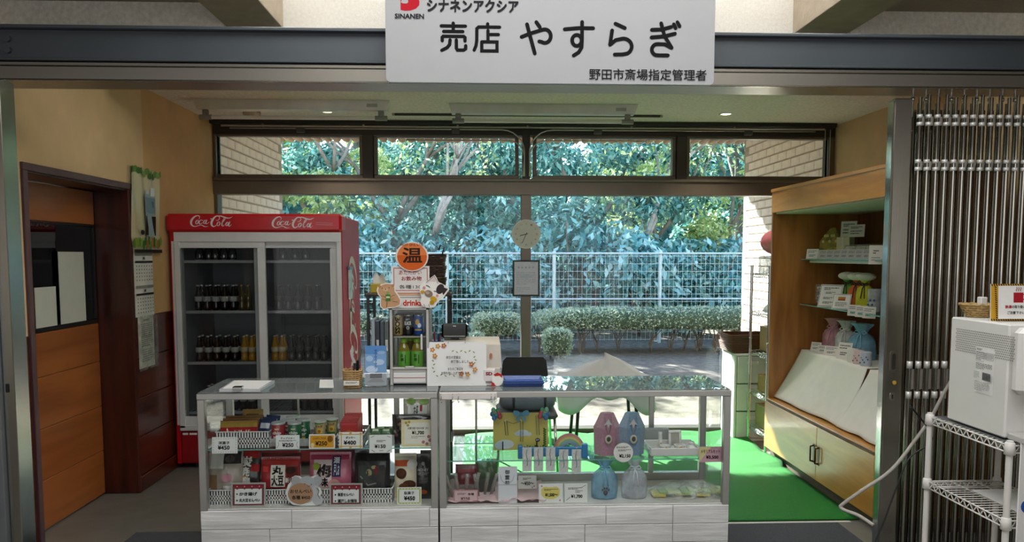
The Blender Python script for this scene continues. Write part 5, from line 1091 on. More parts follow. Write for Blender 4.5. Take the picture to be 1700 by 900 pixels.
# gathered organza pouches
def pouch(name, label, loc, w, h, c, op=.6, ribbon=None, inner=None, rotz=0.0, paw=False, group=None, scale_top=1.0):
    o = thing(name, label, 'gift pouch', loc, rotz, group)
    prof = [(.40, 0), (.49, .03), (.51, .2), (.5, .38), (.47, .52), (.38, .64), (.22, .72), (.155, .76)]
    nseg = 28
    def shell(mb, pr, amp):
        V = []
        for k, (r, z) in enumerate(pr):
            for j in range(nseg):
                a = 2 * math.pi * j / nseg; q = 1 + amp * math.sin(7 * a + k * .7) * (.3 + z) + amp * .6 * math.sin(11 * a - k)
                V.append((r * w * q * math.cos(a), r * w * .62 * q * math.sin(a), z * h))
        F = [(i * nseg + j, i * nseg + (j + 1) % nseg, (i + 1) * nseg + (j + 1) % nseg, (i + 1) * nseg + j) for i in range(len(pr) - 1) for j in range(nseg)]
        mb.smooth = True; mb.add(V, F + [tuple(range(nseg - 1, -1, -1))])
    mo = film('organza_' + c.lstrip('#'), c, op, .6, .6)
    mb = MB(); shell(mb, prof, .07); mb.build('pouch', mo, o, local=True)
    mb = MB(); shell(mb, [(.155, .76), (.17, .79), (.24, .86), (.32 * scale_top, .94), (.37 * scale_top, 1.0)], .18); mb.build('frill', mo, o, local=True)
    rm = mat('ribbon_' + (ribbon or c).lstrip('#'), ribbon or c, .45, var=.06)
    mb = MB(); mb.lathe([(.165 * w, .745 * h), (.175 * w, .76 * h), (.165 * w, .775 * h)], n=18, sy=.66)
    for sx in (-1, 1):
        mb.tube([(0, -.12 * w, .76 * h), (sx * .16 * w, -.19 * w, .81 * h), (sx * .24 * w, -.2 * w, .75 * h), (sx * .12 * w, -.18 * w, .72 * h), (0, -.12 * w, .76 * h)], .018 * w + .0015, 5)
        mb.tube([(0, -.13 * w, .75 * h), (sx * .06 * w, -.27 * w, .62 * h), (sx * .10 * w, -.335 * w, .34 * h)], .016 * w + .0015, 5)
    mb.build('ribbon', rm, o, local=True)
    if inner:
        MB().lathe([(.30 * w, .01 * h), (.36 * w, .03 * h), (.37 * w, .48 * h), (.30 * w, .55 * h)], n=18, sy=.62).build('contents', mat('inner_' + inner.lstrip('#'), inner, .6), o, local=True)
    if paw:
        mb = MB(); yy = -.315 * w
        mb.ell((0, yy, .18 * h), (.085 * w, .01, .065 * h), 10, 6)
        for dx, dz in ((-.12, .25), (-.04, .285), (.04, .285), (.12, .25)): mb.ell((dx * w, yy, dz * h), (.03 * w, .009, .028 * h), 8, 5)
        mb.build('paw_mark', mat('paw_dark', '#5d5450', .6), o, local=True)
    return o
pouch('organza_pouch', 'sheer blue gathered pouch with a paw mark in the memorial counter', (aty(1003, 840, 4.02).x, 4.02, DZ), .138, .221, '#8fc0dc', .62, '#8cc4e0', '#c4d2d8', paw=True)
pouch('organza_pouch', 'sheer white gathered pouch with white ribbon in the memorial counter', (aty(1052, 840, 4.02).x, 4.02, DZ), .135, .221, '#dfe3ea', .55, '#eef0f4', '#9aa2ae')
# crumpled clear bag of yellow-green goods
cb = thing('clear_bag', 'crumpled clear bag of flat yellow and green goods lying in the counter corner', 'bag', (aty(1140, 838, 4.05).x, 4.05, DZ))
w2, rgb = .20, random.Random(9); ph = [(rgb.uniform(8, 30), rgb.uniform(8, 30), rgb.uniform(0, 6)) for _ in range(7)]
hgt = lambda u, v: .012 + .055 * (1 - abs(2 * u - 1) ** 3) * math.sin(math.pi * min(1, max(0, v))) + .006 * sum(math.sin(a * u + b * v + c) for a, b, c in ph) * (u * (1 - u) * 4) * .8
MB().grid(lambda u, v: (-w2 + 2 * w2 * u, -.085 + .2 * v, max(.004, hgt(u, v))), 40, 24).build('film', film('crinkle_film', '#e6eae6', .22, .08, 2.0), cb, local=True)
for i in range(9):
    u = -.16 + i * .04; boxes('goods', mat('goods_%d' % (i % 3), ('#c9b83c', '#8fae4a', '#b9c27a')[i % 3], .4), cb, (u - .035, u + .035, -.05 + (i % 2) * .02, .05, .004 + (i % 3) * .008, .012 + (i % 3) * .008 + .006), local=True)
# ================================================================= ON TOP OF THE COUNTERS
TZ = CZ1 + .0056
def quad_slab(mb, pts, z0, z1):
    V = [(a.x, a.y, z0) for a in pts] + [(a.x, a.y, z1) for a in pts]
    return mb.add(V, [(3, 2, 1, 0), (4, 5, 6, 7), (0, 1, 5, 4), (1, 2, 6, 5), (2, 3, 7, 6), (3, 0, 4, 7)])
q = [atz(x, y, .93) for x, y in ((364, 645), (432, 645), (456, 630.5), (387, 630.5))]
cbd = thing('clip_tray', 'silver clipboard tray with a metal clip lying on the snack counter', 'clipboard', (q[0].x, q[0].y, TZ))
quad_slab(MB(), q, TZ + .001, TZ + .016).build('tray', mat('tray_silver', '#d5d6d6', .25, .3), cbd)
quad_slab(MB(), [q[0].lerp(q[2], .06), q[1].lerp(q[3], .06), q[2].lerp(q[0], .06), q[3].lerp(q[1], .06)], TZ + .016, TZ + .018).build('sheet', M_PAPER, cbd)
m_ = q[0].lerp(q[1], .46); boxes('clip', M_CHROME, cbd, (m_.x - .025, m_.x + .025, m_.y - .015, m_.y + .02, TZ + .012, TZ + .03))
q = [atz(x, y, TZ) for x, y in ((530, 644), (554, 644), (553, 631), (531, 631))]
tag(quad_slab(MB(), q, TZ, TZ + .002).build('loose_slip', M_PAPER), 'white slip of paper lying on the snack counter before the bamboo basket', 'paper')
# bamboo basket with openers
bb = thing('bamboo_basket', 'small woven bamboo basket with a price tag on the snack counter', 'basket', (aty(586, 646, 4.03).x, 4.03, TZ))
bw = .046
for j in range(9):
    mb = MB(); z = .006 + j * .0105; r = bw * (.92 + .012 * j)
    P = []
    for k in range(33):
        a = 2 * math.pi * k / 32; cx_, sy_ = math.cos(a), math.sin(a); e = 4
        rr = r / (abs(cx_) ** e + abs(sy_) ** e) ** (1 / e); rr += .0018 * math.cos(k * math.pi + j * math.pi)
        P.append((rr * cx_, rr * sy_ * .8, z))
    mb.tube(P, .0042, 5, cap=False); mb.build('weave', mat('bamboo', '#b28f5a', .55, var=.2, scale=60), bb, local=True)
for k in range(16):
    a = 2 * math.pi * k / 16; c_, s_ = math.cos(a), math.sin(a); rr = bw / (c_ ** 4 + s_ ** 4) ** .25
    MB().tube([(rr * .92 * c_, rr * .74 * s_, 0), (rr * 1.02 * c_, rr * .82 * s_, .10)], .0028, 5).build('stake', mat('bamboo', '#b28f5a'), bb, local=True)
boxes('bottom', mat('bamboo', '#b28f5a'), bb, (-.04, .04, -.032, .032, 0, .004), local=True)
p = Print(0, 0, 26, 10, .08, .026); p.rect(0, 0, 26, 10, '#eae4d6'); p.lines(3, 3, 23, 7, 2, '#55504a', .45); p.build(bb, y=-.045, z=.018, name='tag')
for i, (dx, dz, rz) in enumerate(((.012, .0, .2), (.026, .012, -.3))):
    o = thing('bottle_opener', ('black-handled bottle opener standing in the bamboo basket', 'steel-bladed bottle opener standing in the bamboo basket')[i], 'bottle opener', (bb.location.x + dx, 4.03 + i * .012, TZ + .03), rz, 'openers in the basket')
    boxes('handle', M_BLACKP, o, (-.008, .008, -.005, .005, 0, .10 + dz), local=True)
    pr_ = [(-.006, .09), (.008, .09), (.022, .14), (.024, .165), (.014, .18), (.006, .165), (.010, .14), (-.002, .115)]
    MB().prism(pr_ if i else [(-a, b) for a, b in pr_], -.0015, .0015).build('blade', M_CHROME, o, local=True)
# leaflet stand
lf = thing('leaflet_stand', 'clear stand holding a pile of sky-blue leaflets on the snack counter', 'leaflet stand', (aty(624, 647, 4.06).x, 4.06, TZ), .05, None, rotx=-.12)
boxes('leaflets', mat('leaflet_edge', '#cfd8e2', .6), lf, (-.055, .055, 0, .02, .006, .215), local=True)
def d_leaf(p):
    p.rect(607, 578, 642, 645, '#7fa6d2'); p.rect(607, 578, 642, 592, '#5f8ec6'); p.oval(614, 600, 6, 5, '#a8c4e2'); p.oval(630, 606, 9, 5, '#b4cce6'); p.oval(618, 618, 10, 6, '#c0d4ea'); p.oval(634, 590, 7, 3, '#95b6dc'); p.rect(607, 626, 642, 645, '#d8dfe8')
    p.strokes([[(622, 586 + k * 5.6), (626, 585.4 + k * 5.6), (624, 589.6 + k * 5.6)] for k in range(6)], .8, '#2f5a96')
    p.rect(615, 624, 635, 633, '#6a6a6c'); p.poly([(610, 640), (618, 634), (633, 634), (640, 640)], '#b9bcc0')
p = Print(607, 578, 642, 645, .11, .209); d_leaf(p); p.build(lf, y=-.0004, z=.006)
boxes('holder', M_CLEAR, lf, (-.06, .06, -.006, -.003, 0, .07), (-.06, .06, .022, .025, 0, .20), (-.06, .06, -.006, .025, 0, .004), local=True)
# drinks warmer
wm_x0, wm_x1, wy0, wy1, wz0, wz1 = aty(647, 600, 4.08).x, aty(713, 600, 4.08).x, 4.08, 4.33, TZ, 1.324
dw = thing('drinks_warmer', 'silver counter-top drinks warmer with glass sides and a drinks sign', 'drinks warmer', ((wm_x0 + wm_x1) / 2, wy0, TZ))
for x in (wm_x0, wm_x1 - .018):
    for y in (wy0, wy1 - .018): boxes('post', M_ALU, dw, (x, x + .018, y, y + .018, wz0, wz1))
boxes('base', M_ALU, dw, (wm_x0 + .002, wm_x1 - .002, wy0 + .006, wy1, wz0 + .008, wz0 + .085)); boxes('front_flap', M_WHITEP, dw, (wm_x0 + .018, wm_x1 - .02, wy0 + .001, wy0 + .006, wz0 + .015, wz0 + .068)); boxes('flap_line', mat('ink_red', '#b03038', .5), dw, (wm_x0 + .02, wm_x1 - .022, wy0 - .0005, wy0 + .001, wz0 + .040, wz0 + .043))
boxes('top', M_ALU, dw, (wm_x0, wm_x1, wy0, wy1, wz1 - .012, wz1)); boxes('inner_back', mat('warmer_back', '#8f8f8c', .35, .6), dw, (wm_x0 + .02, wm_x1 - .02, wy1 - .012, wy1 - .008, wz0 + .085, wz1 - .012))
ZS = 1.6 - (556 - 424.3) * 4.12 / 1280
boxes('rack', M_STEELD, dw, (wm_x0 + .018, wm_x1 - .018, wy0 + .02, wy1 - .02, ZS - .014, ZS - .002)); boxes('sill', M_ALU, dw, (wm_x0 + .01, wm_x1 - .01, wy0 - .004, wy0 + .02, wz0 + .085, wz0 + .098))
boxes('pane', M_CGLASS, dw, (wm_x0 + .018, wm_x1 - .018, wy0 + .006, wy0 + .009, wz0 + .098, wz1 - .012), c=.001)
for x in (wm_x0 + .005, wm_x1 - .009): boxes('pane', M_CGLASS, dw, (x, x + .003, wy0 + .018, wy1 - .018, wz0 + .085, wz1 - .012), c=.001)
boxes('door_handle', M_WHITEP, dw, (wm_x1 - .046, wm_x1 - .036, wy0 - .012, wy0 + .004, wz0 + .19, wz0 + .275), c=.004); boxes('latch', M_ALU, dw, (wm_x0 + .08, wm_x0 + .13, wy0 - .006, wy0 + .004, wz0 + .09, wz0 + .104))
p = Print(650, 493, 713, 511, wm_x1 - wm_x0, .058); p.rect(650, 493, 713, 511, '#e2dfda'); p.text('drinks', 672, 497.5, 702, 507.5, '#c8361c', .035); p.text('☕', 663, 499, 669, 507, '#6a4a3a'); p.rect(650, 493, 713, 494, '#7a7672')
hd_ = boxes('header_sign', M_WHITEP, dw, (wm_x0, wm_x1, wy0 - .004, wy0 + .03, wz1, wz1 + .058)); p.build(dw, y=-.0045, z=wz1 - TZ)
def d_hot(p):
    p.rect(651, 443, 713, 494, '#e6e0db'); p.frame(654, 446, 710, 484, 1.2, '#b5605c'); p.text('あたたかい', 663, 450, 700, 457, '#b03a44', .01); p.text('お飲み物', 667, 460, 700, 467, '#9a2c38', .02); p.text('各種130円', 663, 474, 709, 480.5, '#333333', .005); p.rect(651, 487, 713, 488.6, '#c9825c'); p.rect(660, 489.5, 712, 491.5, '#d3a88c')
card('hot_drinks_sign', 'white price sign for hot drinks in red lettering above the warmer', 'sign', (651, 443, 713, 494), 4.08, d_hot, '#e6e0db', t=.004, zbase=wz1 + .0585)
c0 = aty(684, 426, 4.07)
rsn = thing('round_hot_sign', 'round orange sign with a large black character on top of the warmer', 'sign', (c0.x, 4.07, aty(684, 451, 4.07).z))
rr_ = 27 * mpp(4.07); pts = [(rr_ * math.cos(R_(k * 12)), .079 + rr_ * .9 * math.sin(R_(k * 12))) for k in range(30)]
MB().prism(pts, 0, .004).build('disc', mat('sign_rim_white', '#eadfd6', .5), rsn, local=True)
p = Print(657, 402, 711, 451, 54 * mpp(4.07), 49 * mpp(4.07)); p.oval(684, 426.5, 24.5, 22.5, '#d8642c'); p.poly([(684 + 24 * math.cos(R_(a)), 426 + 22 * math.sin(R_(a))) for a in range(185, 356, 10)], '#e8834a'); p.text('温', 669, 412, 700, 436, '#3a2a22', .03); p.text('HOT ひといき', 665, 404.5, 703, 409, '#6a2a1a', .02); p.build(rsn)
# cans and tea bottles in the warmer
def can(label, px, y, c, draw):
    o = thing('drink_can', label, 'drink can', (aty(px, 556, y).x, y, ZS - .002), 0, 'cans in the warmer')
    MB().lathe([(.022, 0), (.026, .006), (.0262, .01), (.0262, .098), (.0235, .106), (.0225, .108)], n=20).build('can_body', mat('drinkcan_' + c.lstrip('#'), c, .25, .35, var=.05), o, local=True)
    MB().lathe([(.0237, .105), (.0237, .110), (.0215, .110), (.0205, .107)], n=20).build('lid', M_CHROME, o, local=True)
    if draw:
        p = Print(0, 0, 20, 36, .044, .09); p.tess = 6; draw(p); p.build(o, z=.01, conform=lambda x, z: -math.sqrt(max(1e-9, .0268 ** 2 - min(abs(x), .026) ** 2)))
can('gold coffee can with black upright lettering in the warmer', 661, 4.13, '#b59a68', lambda p: p.text('BOSS', -8, 12, 28, 24, '#17130f', .05, rot=math.pi / 2))
can('black coffee can with white lettering in the warmer', 678, 4.13, '#17171a', lambda p: (p.text('BLACK', 2, 9, 18, 17, '#e0dfda', .03), p.lines(5, 4, 15, 7.5, 2, '#d0cfca', .45), p.oval(10, 23, 3.4, 3.4, '#d8d6d0'), p.oval(10, 23, 2, 2, '#17171a')))
can('blue coffee can with a yellow disc in the warmer', 695, 4.13, '#24529c', lambda p: (p.oval(8, 11, 5, 6, '#c99a3c'), p.oval(13, 18, 4, 5, '#d9dee6'), p.rect(2, 26, 18, 29, '#c8a04a'), p.rect(2, 30, 18, 35, '#1c3f86')))
for i, px in enumerate((664, 680, 696)): can(('gold coffee can in the second row of the warmer', 'black coffee can in the second row of the warmer', 'blue coffee can in the second row of the warmer')[i], px, 4.21, ('#b59a68', '#17171a', '#24529c')[i], None)
def tea(label, px, y):
    o = thing('tea_bottle', label, 'tea bottle', (aty(px, 620, y).x, y, TZ + .085), 0, 'green tea bottles in the warmer')
    MB().lathe([(.030, 0), (.033, .004), (.033, .085), (.031, .10), (.022, .128), (.0155, .134), (.0145, .145)], n=18).build('bottle', mat('tea_amber', '#8a7a1c', .15, var=.15, coat=.5), o, local=True)
    MB().lathe([(.0336, .012), (.0338, .014), (.0338, .092), (.0334, .094)], n=18).build('sleeve', mat('tea_green', '#5fa62c', .35, var=.08, coat=.3), o, local=True)
    MB().lathe([(.0165, .14), (.0172, .142), (.0172, .158), (.0155, .161)], n=16).build('cap', mat('tea_cap', '#9cd23c', .4), o, local=True)
    p = Print(0, 0, 20, 30, .05, .075); p.tess = 6; p.text('お', 4, 3, 10, 10, '#143c14', .03); p.text('茶', 4, 12, 11, 19, '#143c14', .03); p.rect(13, 5, 15, 24, '#2c6a1c'); p.build(o, z=.014, conform=lambda x, z: -math.sqrt(max(1e-9, .0345 ** 2 - min(abs(x), .033) ** 2)))
for lab, px, y in (('green tea bottle at the front of the warmer below the gold can', 671, 4.14), ('green tea bottle at the front of the warmer below the blue can', 693, 4.14), ('green tea bottle behind the two front bottles in the warmer', 682, 4.22)): tea(lab, px, y)
# cut-out figures taped to the sign
def cut(name, label, rect, poly, Y, draw): card(name, label, 'cutout', rect, Y, draw, '#efe9e0', t=.002, poly=poly, parent_name='board')
cut('bear_cutout', 'tan paper cutout of an animal holding a green tea bottle', (626, 470, 666, 515), [(626, 482), (628, 476), (634, 472), (641, 470), (651, 470.5), (656, 475), (657, 483), (662, 490), (666, 498), (665, 507), (656, 511), (645, 512), (637, 514.5), (631, 509), (631, 500), (632, 494), (628, 489)], 4.05,
    lambda p: (p.poly([(628, 482), (629.5, 477), (635, 473.5), (641, 471.5), (650.5, 472), (654.5, 476), (655.5, 484), (660.5, 491), (664.3, 498.5), (663.3, 505.8), (655.5, 509.5), (645, 510.4), (637.2, 512.6), (632.6, 508), (632.6, 500), (633.6, 493.5), (629.6, 488)], '#c99e78'), p.oval(631, 476, 2.4, 2.4, '#b98a64'), p.oval(652.5, 474.5, 2.4, 2.4, '#b98a64'), p.oval(640.5, 481, 4, 2.6, '#dbb894'), p.dots([(635, 478.5), (646.5, 478)], .8, '#3a2a1e'), p.dots([(640.5, 480)], 1, '#4a342a'), p.rect(640.5, 489, 648.5, 500, '#4f7a3a'), p.rect(642.5, 484.5, 646.5, 489, '#86a860'), p.rect(641.5, 492, 647.5, 495, '#cfdcb0'), p.oval(637.5, 494, 4.4, 2.6, '#c99e78', 14, .5), p.oval(652, 493, 4.6, 2.6, '#c99e78', 14, -.5), p.strokes([[(634, 491.5), (638, 492), (641, 494.5)], [(656, 490), (652, 490.8), (648.5, 494)], [(643, 501), (642, 510)], [(652, 500), (660, 501.5)]], .7, '#6a4a2e')))
cut('cat_cutout', 'white paper cutout of a cat with a dark ear and mustard mittens', (696, 456, 746, 512), [(697, 482), (698, 474), (703, 468), (710, 466), (716, 461), (722, 456.5), (725.5, 462), (728, 468), (734, 471), (741, 475), (746, 480), (741, 488), (736, 495), (730, 499), (726, 503), (723, 509), (716, 511), (708, 511), (700, 507), (697.5, 500), (700, 493), (698, 488)], 4.04,
    lambda p: (p.oval(711, 500, 11, 8.5, '#f1ece4'), p.oval(717, 482, 19.5, 14.5, '#f3eee6', 28, .42), p.poly([(708, 469), (721.5, 458.5), (727.5, 470.5)], '#f3eee6'), p.poly([(729.5, 474), (743.8, 480), (736, 490)], '#3f3638'), p.oval(731, 480, 6.2, 8.6, '#3f3638', 20, .42), p.poly([(714, 467), (721, 461.5), (723.5, 468)], '#d9c4bc'), p.oval(704.5, 478, 2.4, 2.8, '#d99a98'), p.oval(726, 491, 2.2, 2.4, '#d99a98'), p.strokes([[(708, 474), (711, 474.5), (714, 477)], [(721, 483.5), (725, 484), (728, 487)]], 1.1, '#4a4240'), p.oval(712, 487.5, 7, 5.6, '#8f7a6e', 16, .4), p.oval(710, 486, 3.4, 2.4, '#b9a698', 12, .4), p.oval(702, 484.5, 3.6, 2.6, '#c9a02c'), p.oval(720, 496.5, 5.6, 4.4, '#c9a02c', 16, .4), p.oval(717.5, 502, 4, 3.4, '#b8901c'), p.strokes([[(708, 469), (721.5, 458.5), (727.5, 470.5)], [(704, 505), (706, 509)], [(712, 505), (713, 510)]], .7, '#4a4240')))
# closing notice
def d_close(p):
    fl = ((718, 588, '#c98a4c'), (727, 582, '#d09a58'), (737, 581, '#b8683c'), (722, 598, '#c98a4c'), (783, 612, '#b8683c'), (789, 621, '#c98a4c'), (766, 628, '#b8683c'), (777, 629, '#d09a58'))
    for x, y, c in fl:
        for k in range(5): p.oval(x + 2.6 * math.cos(R_(72 * k)), y + 2.6 * math.sin(R_(72 * k)), 1.9, 1.5, c, 8, R_(72 * k))
        p.oval(x, y, 1.3, 1.3, '#e8d9a0', 8)
    lv = [(752 + 7 * k, 590 + (k % 2) * 2) for k in range(6)] + [(788 + (k % 2) * 2, 600 + 5 * k) for k in range(3)] + [(719 + (k % 2) * 2, 606 + 6 * k) for k in range(4)] + [(726 + 7 * k, 631 - (k % 2) * 2) for k in range(5)]
    for k, (x, y) in enumerate(lv): p.oval(x, y, 2.2, .9, '#7f8f4a', 8, R_(35 if k % 2 else -35))
    p.text('本日の営業は', 741, 598, 765, 603, '#2a2a2a', .02); p.text('終了致しました。', 749, 605, 781, 610, '#2a2a2a', .02); p.text('またのご来店を', 744, 617, 769, 622, '#2a2a2a', .02); p.text('お待ち申し上げております', 733, 624, 779, 629, '#2a2a2a', .02)
cn = card('closing_notice', 'white laminated closing notice with orange flower border standing on the counter', 'notice', (709, 575, 808, 648), 4.06, d_close, '#ecebe8', t=.004, tilt=.10, zbase=TZ)
for x in (-.045, .045): MB().tube([(x, -.002, .225), (x, -.008, .235), (x, .004, .243), (x, .012, .233), (x, .004, .225)], .0015, 5).build('ring', M_CHROME, cn, local=True)
boxes('easel_leg', M_CLEAR, cn, (-.08, .08, .004, .007, 0, .12), (-.08, .08, .004, .06, 0, .003), local=True)
# cash register behind the notice
cr_ = thing('cash_register', 'beige cash register with a black customer display behind the closing notice', 'cash register', (aty(775, 640, 4.2).x, 4.22, TZ))
M_BEI = mat('register_beige', '#d8cfc0', .45)
xr = lambda px: aty(px, 620, 4.2).x - cr_.location.x
boxes('drawer', M_BEI, cr_, (xr(722), xr(830), -.03, .14, 0, .075), local=True)
MB().add([(xr(728), -.02, .075), (xr(833), -.02, .075), (xr(833), .13, .075), (xr(728), .13, .075), (xr(736), -.01, .21), (xr(831), -.01, .20), (xr(829), .1, .235), (xr(738), .1, .235)], [(3, 2, 1, 0), (4, 5, 6, 7), (0, 1, 5, 4), (1, 2, 6, 5), (2, 3, 7, 6), (3, 0, 4, 7)]).build('body', M_BEI, cr_, local=True)
boxes('display_neck', M_BLACKP, cr_, (xr(748), xr(762), .04, .07, .225, .26), local=True)
ds = MB().cbox(xr(733), xr(776), .02, .07, .235, .315, c=.01).build('display', mat('display_black', '#0d0d0f', .15, coat=.5), cr_, local=True); boxes('display_lamp', M_WHITEP, ds, (xr(752), xr(757), .0185, .0205, .30, .304), local=True); boxes('display_trim', M_CHROME, ds, (xr(737), xr(772), .0185, .0205, .244, .247), local=True)
p = Print(0, 0, 10, 10, .04, .04); p.oval(5, 4, 2, 3, '#c27a5c'); p.strokes([[(3, 8), (7, 7)], [(5, 6), (5, 9)]], .8, '#c27a5c'); p.build(cr_, x=xr(815), y=-.022, z=.12, name='sticker')
ph_ = thing('pen_pot', 'dark blue pen pot with red and blue pens beside the warmer', 'pen pot', (aty(725, 590, 4.3).x, 4.32, TZ))
boxes('pot', mat('pot_blue', '#27406e', .4), ph_, (-.02, .02, -.02, .02, 0, .21), local=True)
for k, (c, dx) in enumerate((('#b8303c', -.008), ('#24529c', .006), ('#c05a64', .012))): MB().cyl((dx, 0, .1), (dx * 1.6, 0, .262 - .012 * k), .0045, n=8).build('pen', mat('pen_' + c.lstrip('#'), c, .4), ph_, local=True)
cbx = thing('small_carton', 'small white and pink carton with dark red letters beside the register', 'carton', (aty(812, 646, 4.05).x, 4.06, TZ), -.1)
boxes('carton', mat('carton_white', '#e6dcdc', .5), cbx, (-.03, .03, 0, .05, 0, .085), local=True); p = Print(0, 0, 20, 28, .06, .085); p.text('SD', 4, 4, 16, 10, '#8a1f2c', .05); p.rect(4, 20, 16, 24, '#8a8488'); p.build(cbx)
rcd = card('round_card', 'small round white and red card leaning by the blue trays', 'card', (815, 624, 836, 648), 4.03, lambda p: (p.oval(826, 635, 8.5, 9.5, '#ece8e2'), p.poly([(819, 628), (826, 624.5), (834, 628), (834, 634), (829, 630), (822, 631)], '#b8302c'), p.poly([(816, 640), (820, 642), (823, 647), (816, 647)], '#b8302c')), '#e9e2da', t=.002, tilt=.08, zbase=TZ, poly=[(826 + 10 * math.cos(R_(30 * k)), 636 + 11.5 * math.sin(R_(30 * k))) for k in range(12)])
# two blue trays
for i in range(2):
    o = thing('blue_tray', ('lower of two stacked blue plastic trays on the memorial counter', 'upper of two stacked blue plastic trays on the memorial counter')[i], 'tray', (aty(869, 645, 4.05).x, 4.08, TZ + .009 * i + .0005), 0, 'stacked blue trays')
    w = .108 - .004 * i; M_BT = mat('tray_blue', '#2c4d94', .4, coat=.2)
    boxes('tray_floor', M_BT, o, (-w + .012, w - .012, -.06, .10, 0, .003), local=True)
    MB().add([(-w + .012, -.06, .002), (w - .012, -.06, .002), (w - .012, .1, .002), (-w + .012, .1, .002), (-w, -.072, .022), (w, -.072, .022), (w, .112, .022), (-w, .112, .022)], [(0, 1, 5, 4), (1, 2, 6, 5), (2, 3, 7, 6), (3, 0, 4, 7)]).build('rim', M_BT, o, local=True, solid=.003)
# ================================================================= BEHIND THE COUNTER
# dark rack behind the warmer with files and wicker baskets
RXa, RXb, RYa, RYb = aty(612, 487, 4.95).x, aty(748, 487, 4.95).x, 4.85, 5.15
bkr = thing('black_rack', 'slim black metal rack standing behind the drinks warmer', 'rack', ((RXa + RXb) / 2, 5.0, 0))
for x in (RXa, RXb - .018):
    for y in (RYa, RYb - .018): boxes('post', M_BLACKP, bkr, (x, x + .018, y, y + .018, 0, 1.37))
for z in (.40, .885, 1.345): boxes('shelf', mat('dark_shelf', '#3a2a22', .5), bkr, (RXa - .01, RXb + .01, RYa - .01, RYb + .01, z, z + .018))
for i, (c, w, h) in enumerate((('#b9c2cc', .022, .30), ('#3d4654', .026, .29), ('#56606a', .024, .285), ('#6d7a78', .026, .29), ('#4a3c44', .022, .29), ('#aab6cc', .02, .30), ('#2c2c30', .026, .28))):
    x = RXa + .04 + i * .028
    o = thing('ring_binder', ('pale grey', 'slate grey', 'mid grey', 'green-grey', 'plum', 'pale blue', 'black')[i] + ' ring binder standing on the black rack behind the leaflets', 'binder', (x, 4.94, .903), 0.0, 'binders on the black rack')
    boxes('cover', mat('binder_' + c.lstrip('#'), c, .45), o, (-w / 2, w / 2, -.10, .12, 0, h), local=True)
    if i in (1, 3): boxes('spine_label', M_PAPER, o, (-w * .3, w * .3, -.1015, -.0995, .10, .17), local=True)
for i in range(3):
    o = thing('wicker_basket', ('dark brown wicker basket at the bottom of the nested stack', 'dark brown wicker basket in the middle of the nested stack', 'dark brown wicker basket with a loop handle on top of the nested stack')[i], 'basket', (aty(716, 470, 4.98).x, 4.99, 1.3635 + i * .075), 0, 'nested wicker baskets')
    for j in range(8):
        P = [((.078 + j * .0022 + .003 * (-1) ** (k + j)) * math.cos(2 * math.pi * k / 28), (.07 + j * .002 + .003 * (-1) ** (k + j)) * math.sin(2 * math.pi * k / 28), .008 + j * .012) for k in range(29)]
        MB().tube(P, .007, 5, cap=False).build('weave', mat('wicker_dark', '#3a2418', .5, var=.25, scale=50), o, local=True)
    boxes('bottom', mat('wicker_dark', '#3a2418'), o, (-.055, .055, -.05, .05, 0, .006), local=True)
    if i == 2: MB().tube([(.07, 0, .09), (.085, 0, .14), (.06, 0, .155), (.05, 0, .12)], .005, 6).build('handle', mat('wicker_dark', '#3a2418'), o, local=True)
yb = thing('yellow_box', 'small yellow box with a tissue on the corner of the black rack', 'box', (aty(629, 483, 4.95).x, 4.96, 1.364))
boxes('carton', mat('box_yellow', '#c9b02c', .5), yb, (-.05, .05, -.04, .04, 0, .055), local=True)
MB().grid(lambda u, v: ((u - .5) * .09 * (1 - .3 * v), .02 * math.sin(5 * u) * v, .055 + .06 * v + .012 * math.sin(9 * u) * v), 10, 6).build('tissue', M_PAPER, yb, local=True, solid=.001)
# black chair behind the counter
chx = aty(871, 610, 5.85).x
ch = thing('office_chair', 'black-backed chair with grey seat and chrome legs standing behind the counter', 'chair', (chx, 5.7, 0))
bk_ = [(-.175, .60), (.175, .60), (.178, .70), (.165, .80), (.14, .826), (-.14, .826), (-.165, .80), (-.178, .70)]
MB().prism(bk_, .14, .17).build('backrest', mat('chair_black', '#1c1b1a', .5), ch, local=True)
boxes('seat', mat('chair_seat_grey', '#4a4d50', .7, bump=.2), ch, (-.22, .22, -.24, .18, .42, .47), c=.02, local=True)
for sx in (-1, 1):
    MB().tube([(sx * .16, .16, .64), (sx * .19, .17, .45), (sx * .21, .2, 0.0)], .011, 8).build('leg', M_CHROME, ch, local=True)
    MB().tube([(sx * .19, .15, .43), (sx * .2, -.18, .42), (sx * .22, -.24, 0.0)], .011, 8).build('leg', M_CHROME, ch, local=True)
bgc = thing('shoulder_bag', 'slate grey soft shoulder bag with black straps lying on the chair seat', 'bag', (chx + .01, 5.62, .472))
def bagf(u, v):
    a = 2 * math.pi * u; b = math.pi * (v - .5); e = .6
    cs = lambda t: math.copysign(abs(math.cos(t)) ** e, math.cos(t)); sn = lambda t: math.copysign(abs(math.sin(t)) ** e, math.sin(t))
    return (.205 * cs(b) * cs(a) + .01 * math.sin(5 * a), .13 * cs(b) * sn(a), .062 + .06 * sn(b) + .006 * math.sin(4 * a + 3 * b))
MB().grid(bagf, 32, 14).build('bag_body', mat('bag_slate', '#5f6a74', .8, var=.1, bump=.25), bgc, local=True)
for x in (-.11, .12): MB().tube([(x, -.135, .03), (x, -.13, .10), (x + .01, -.05, .13), (x + .01, .08, .128)], .009, 6).build('strap', M_BLACKP, bgc, local=True)
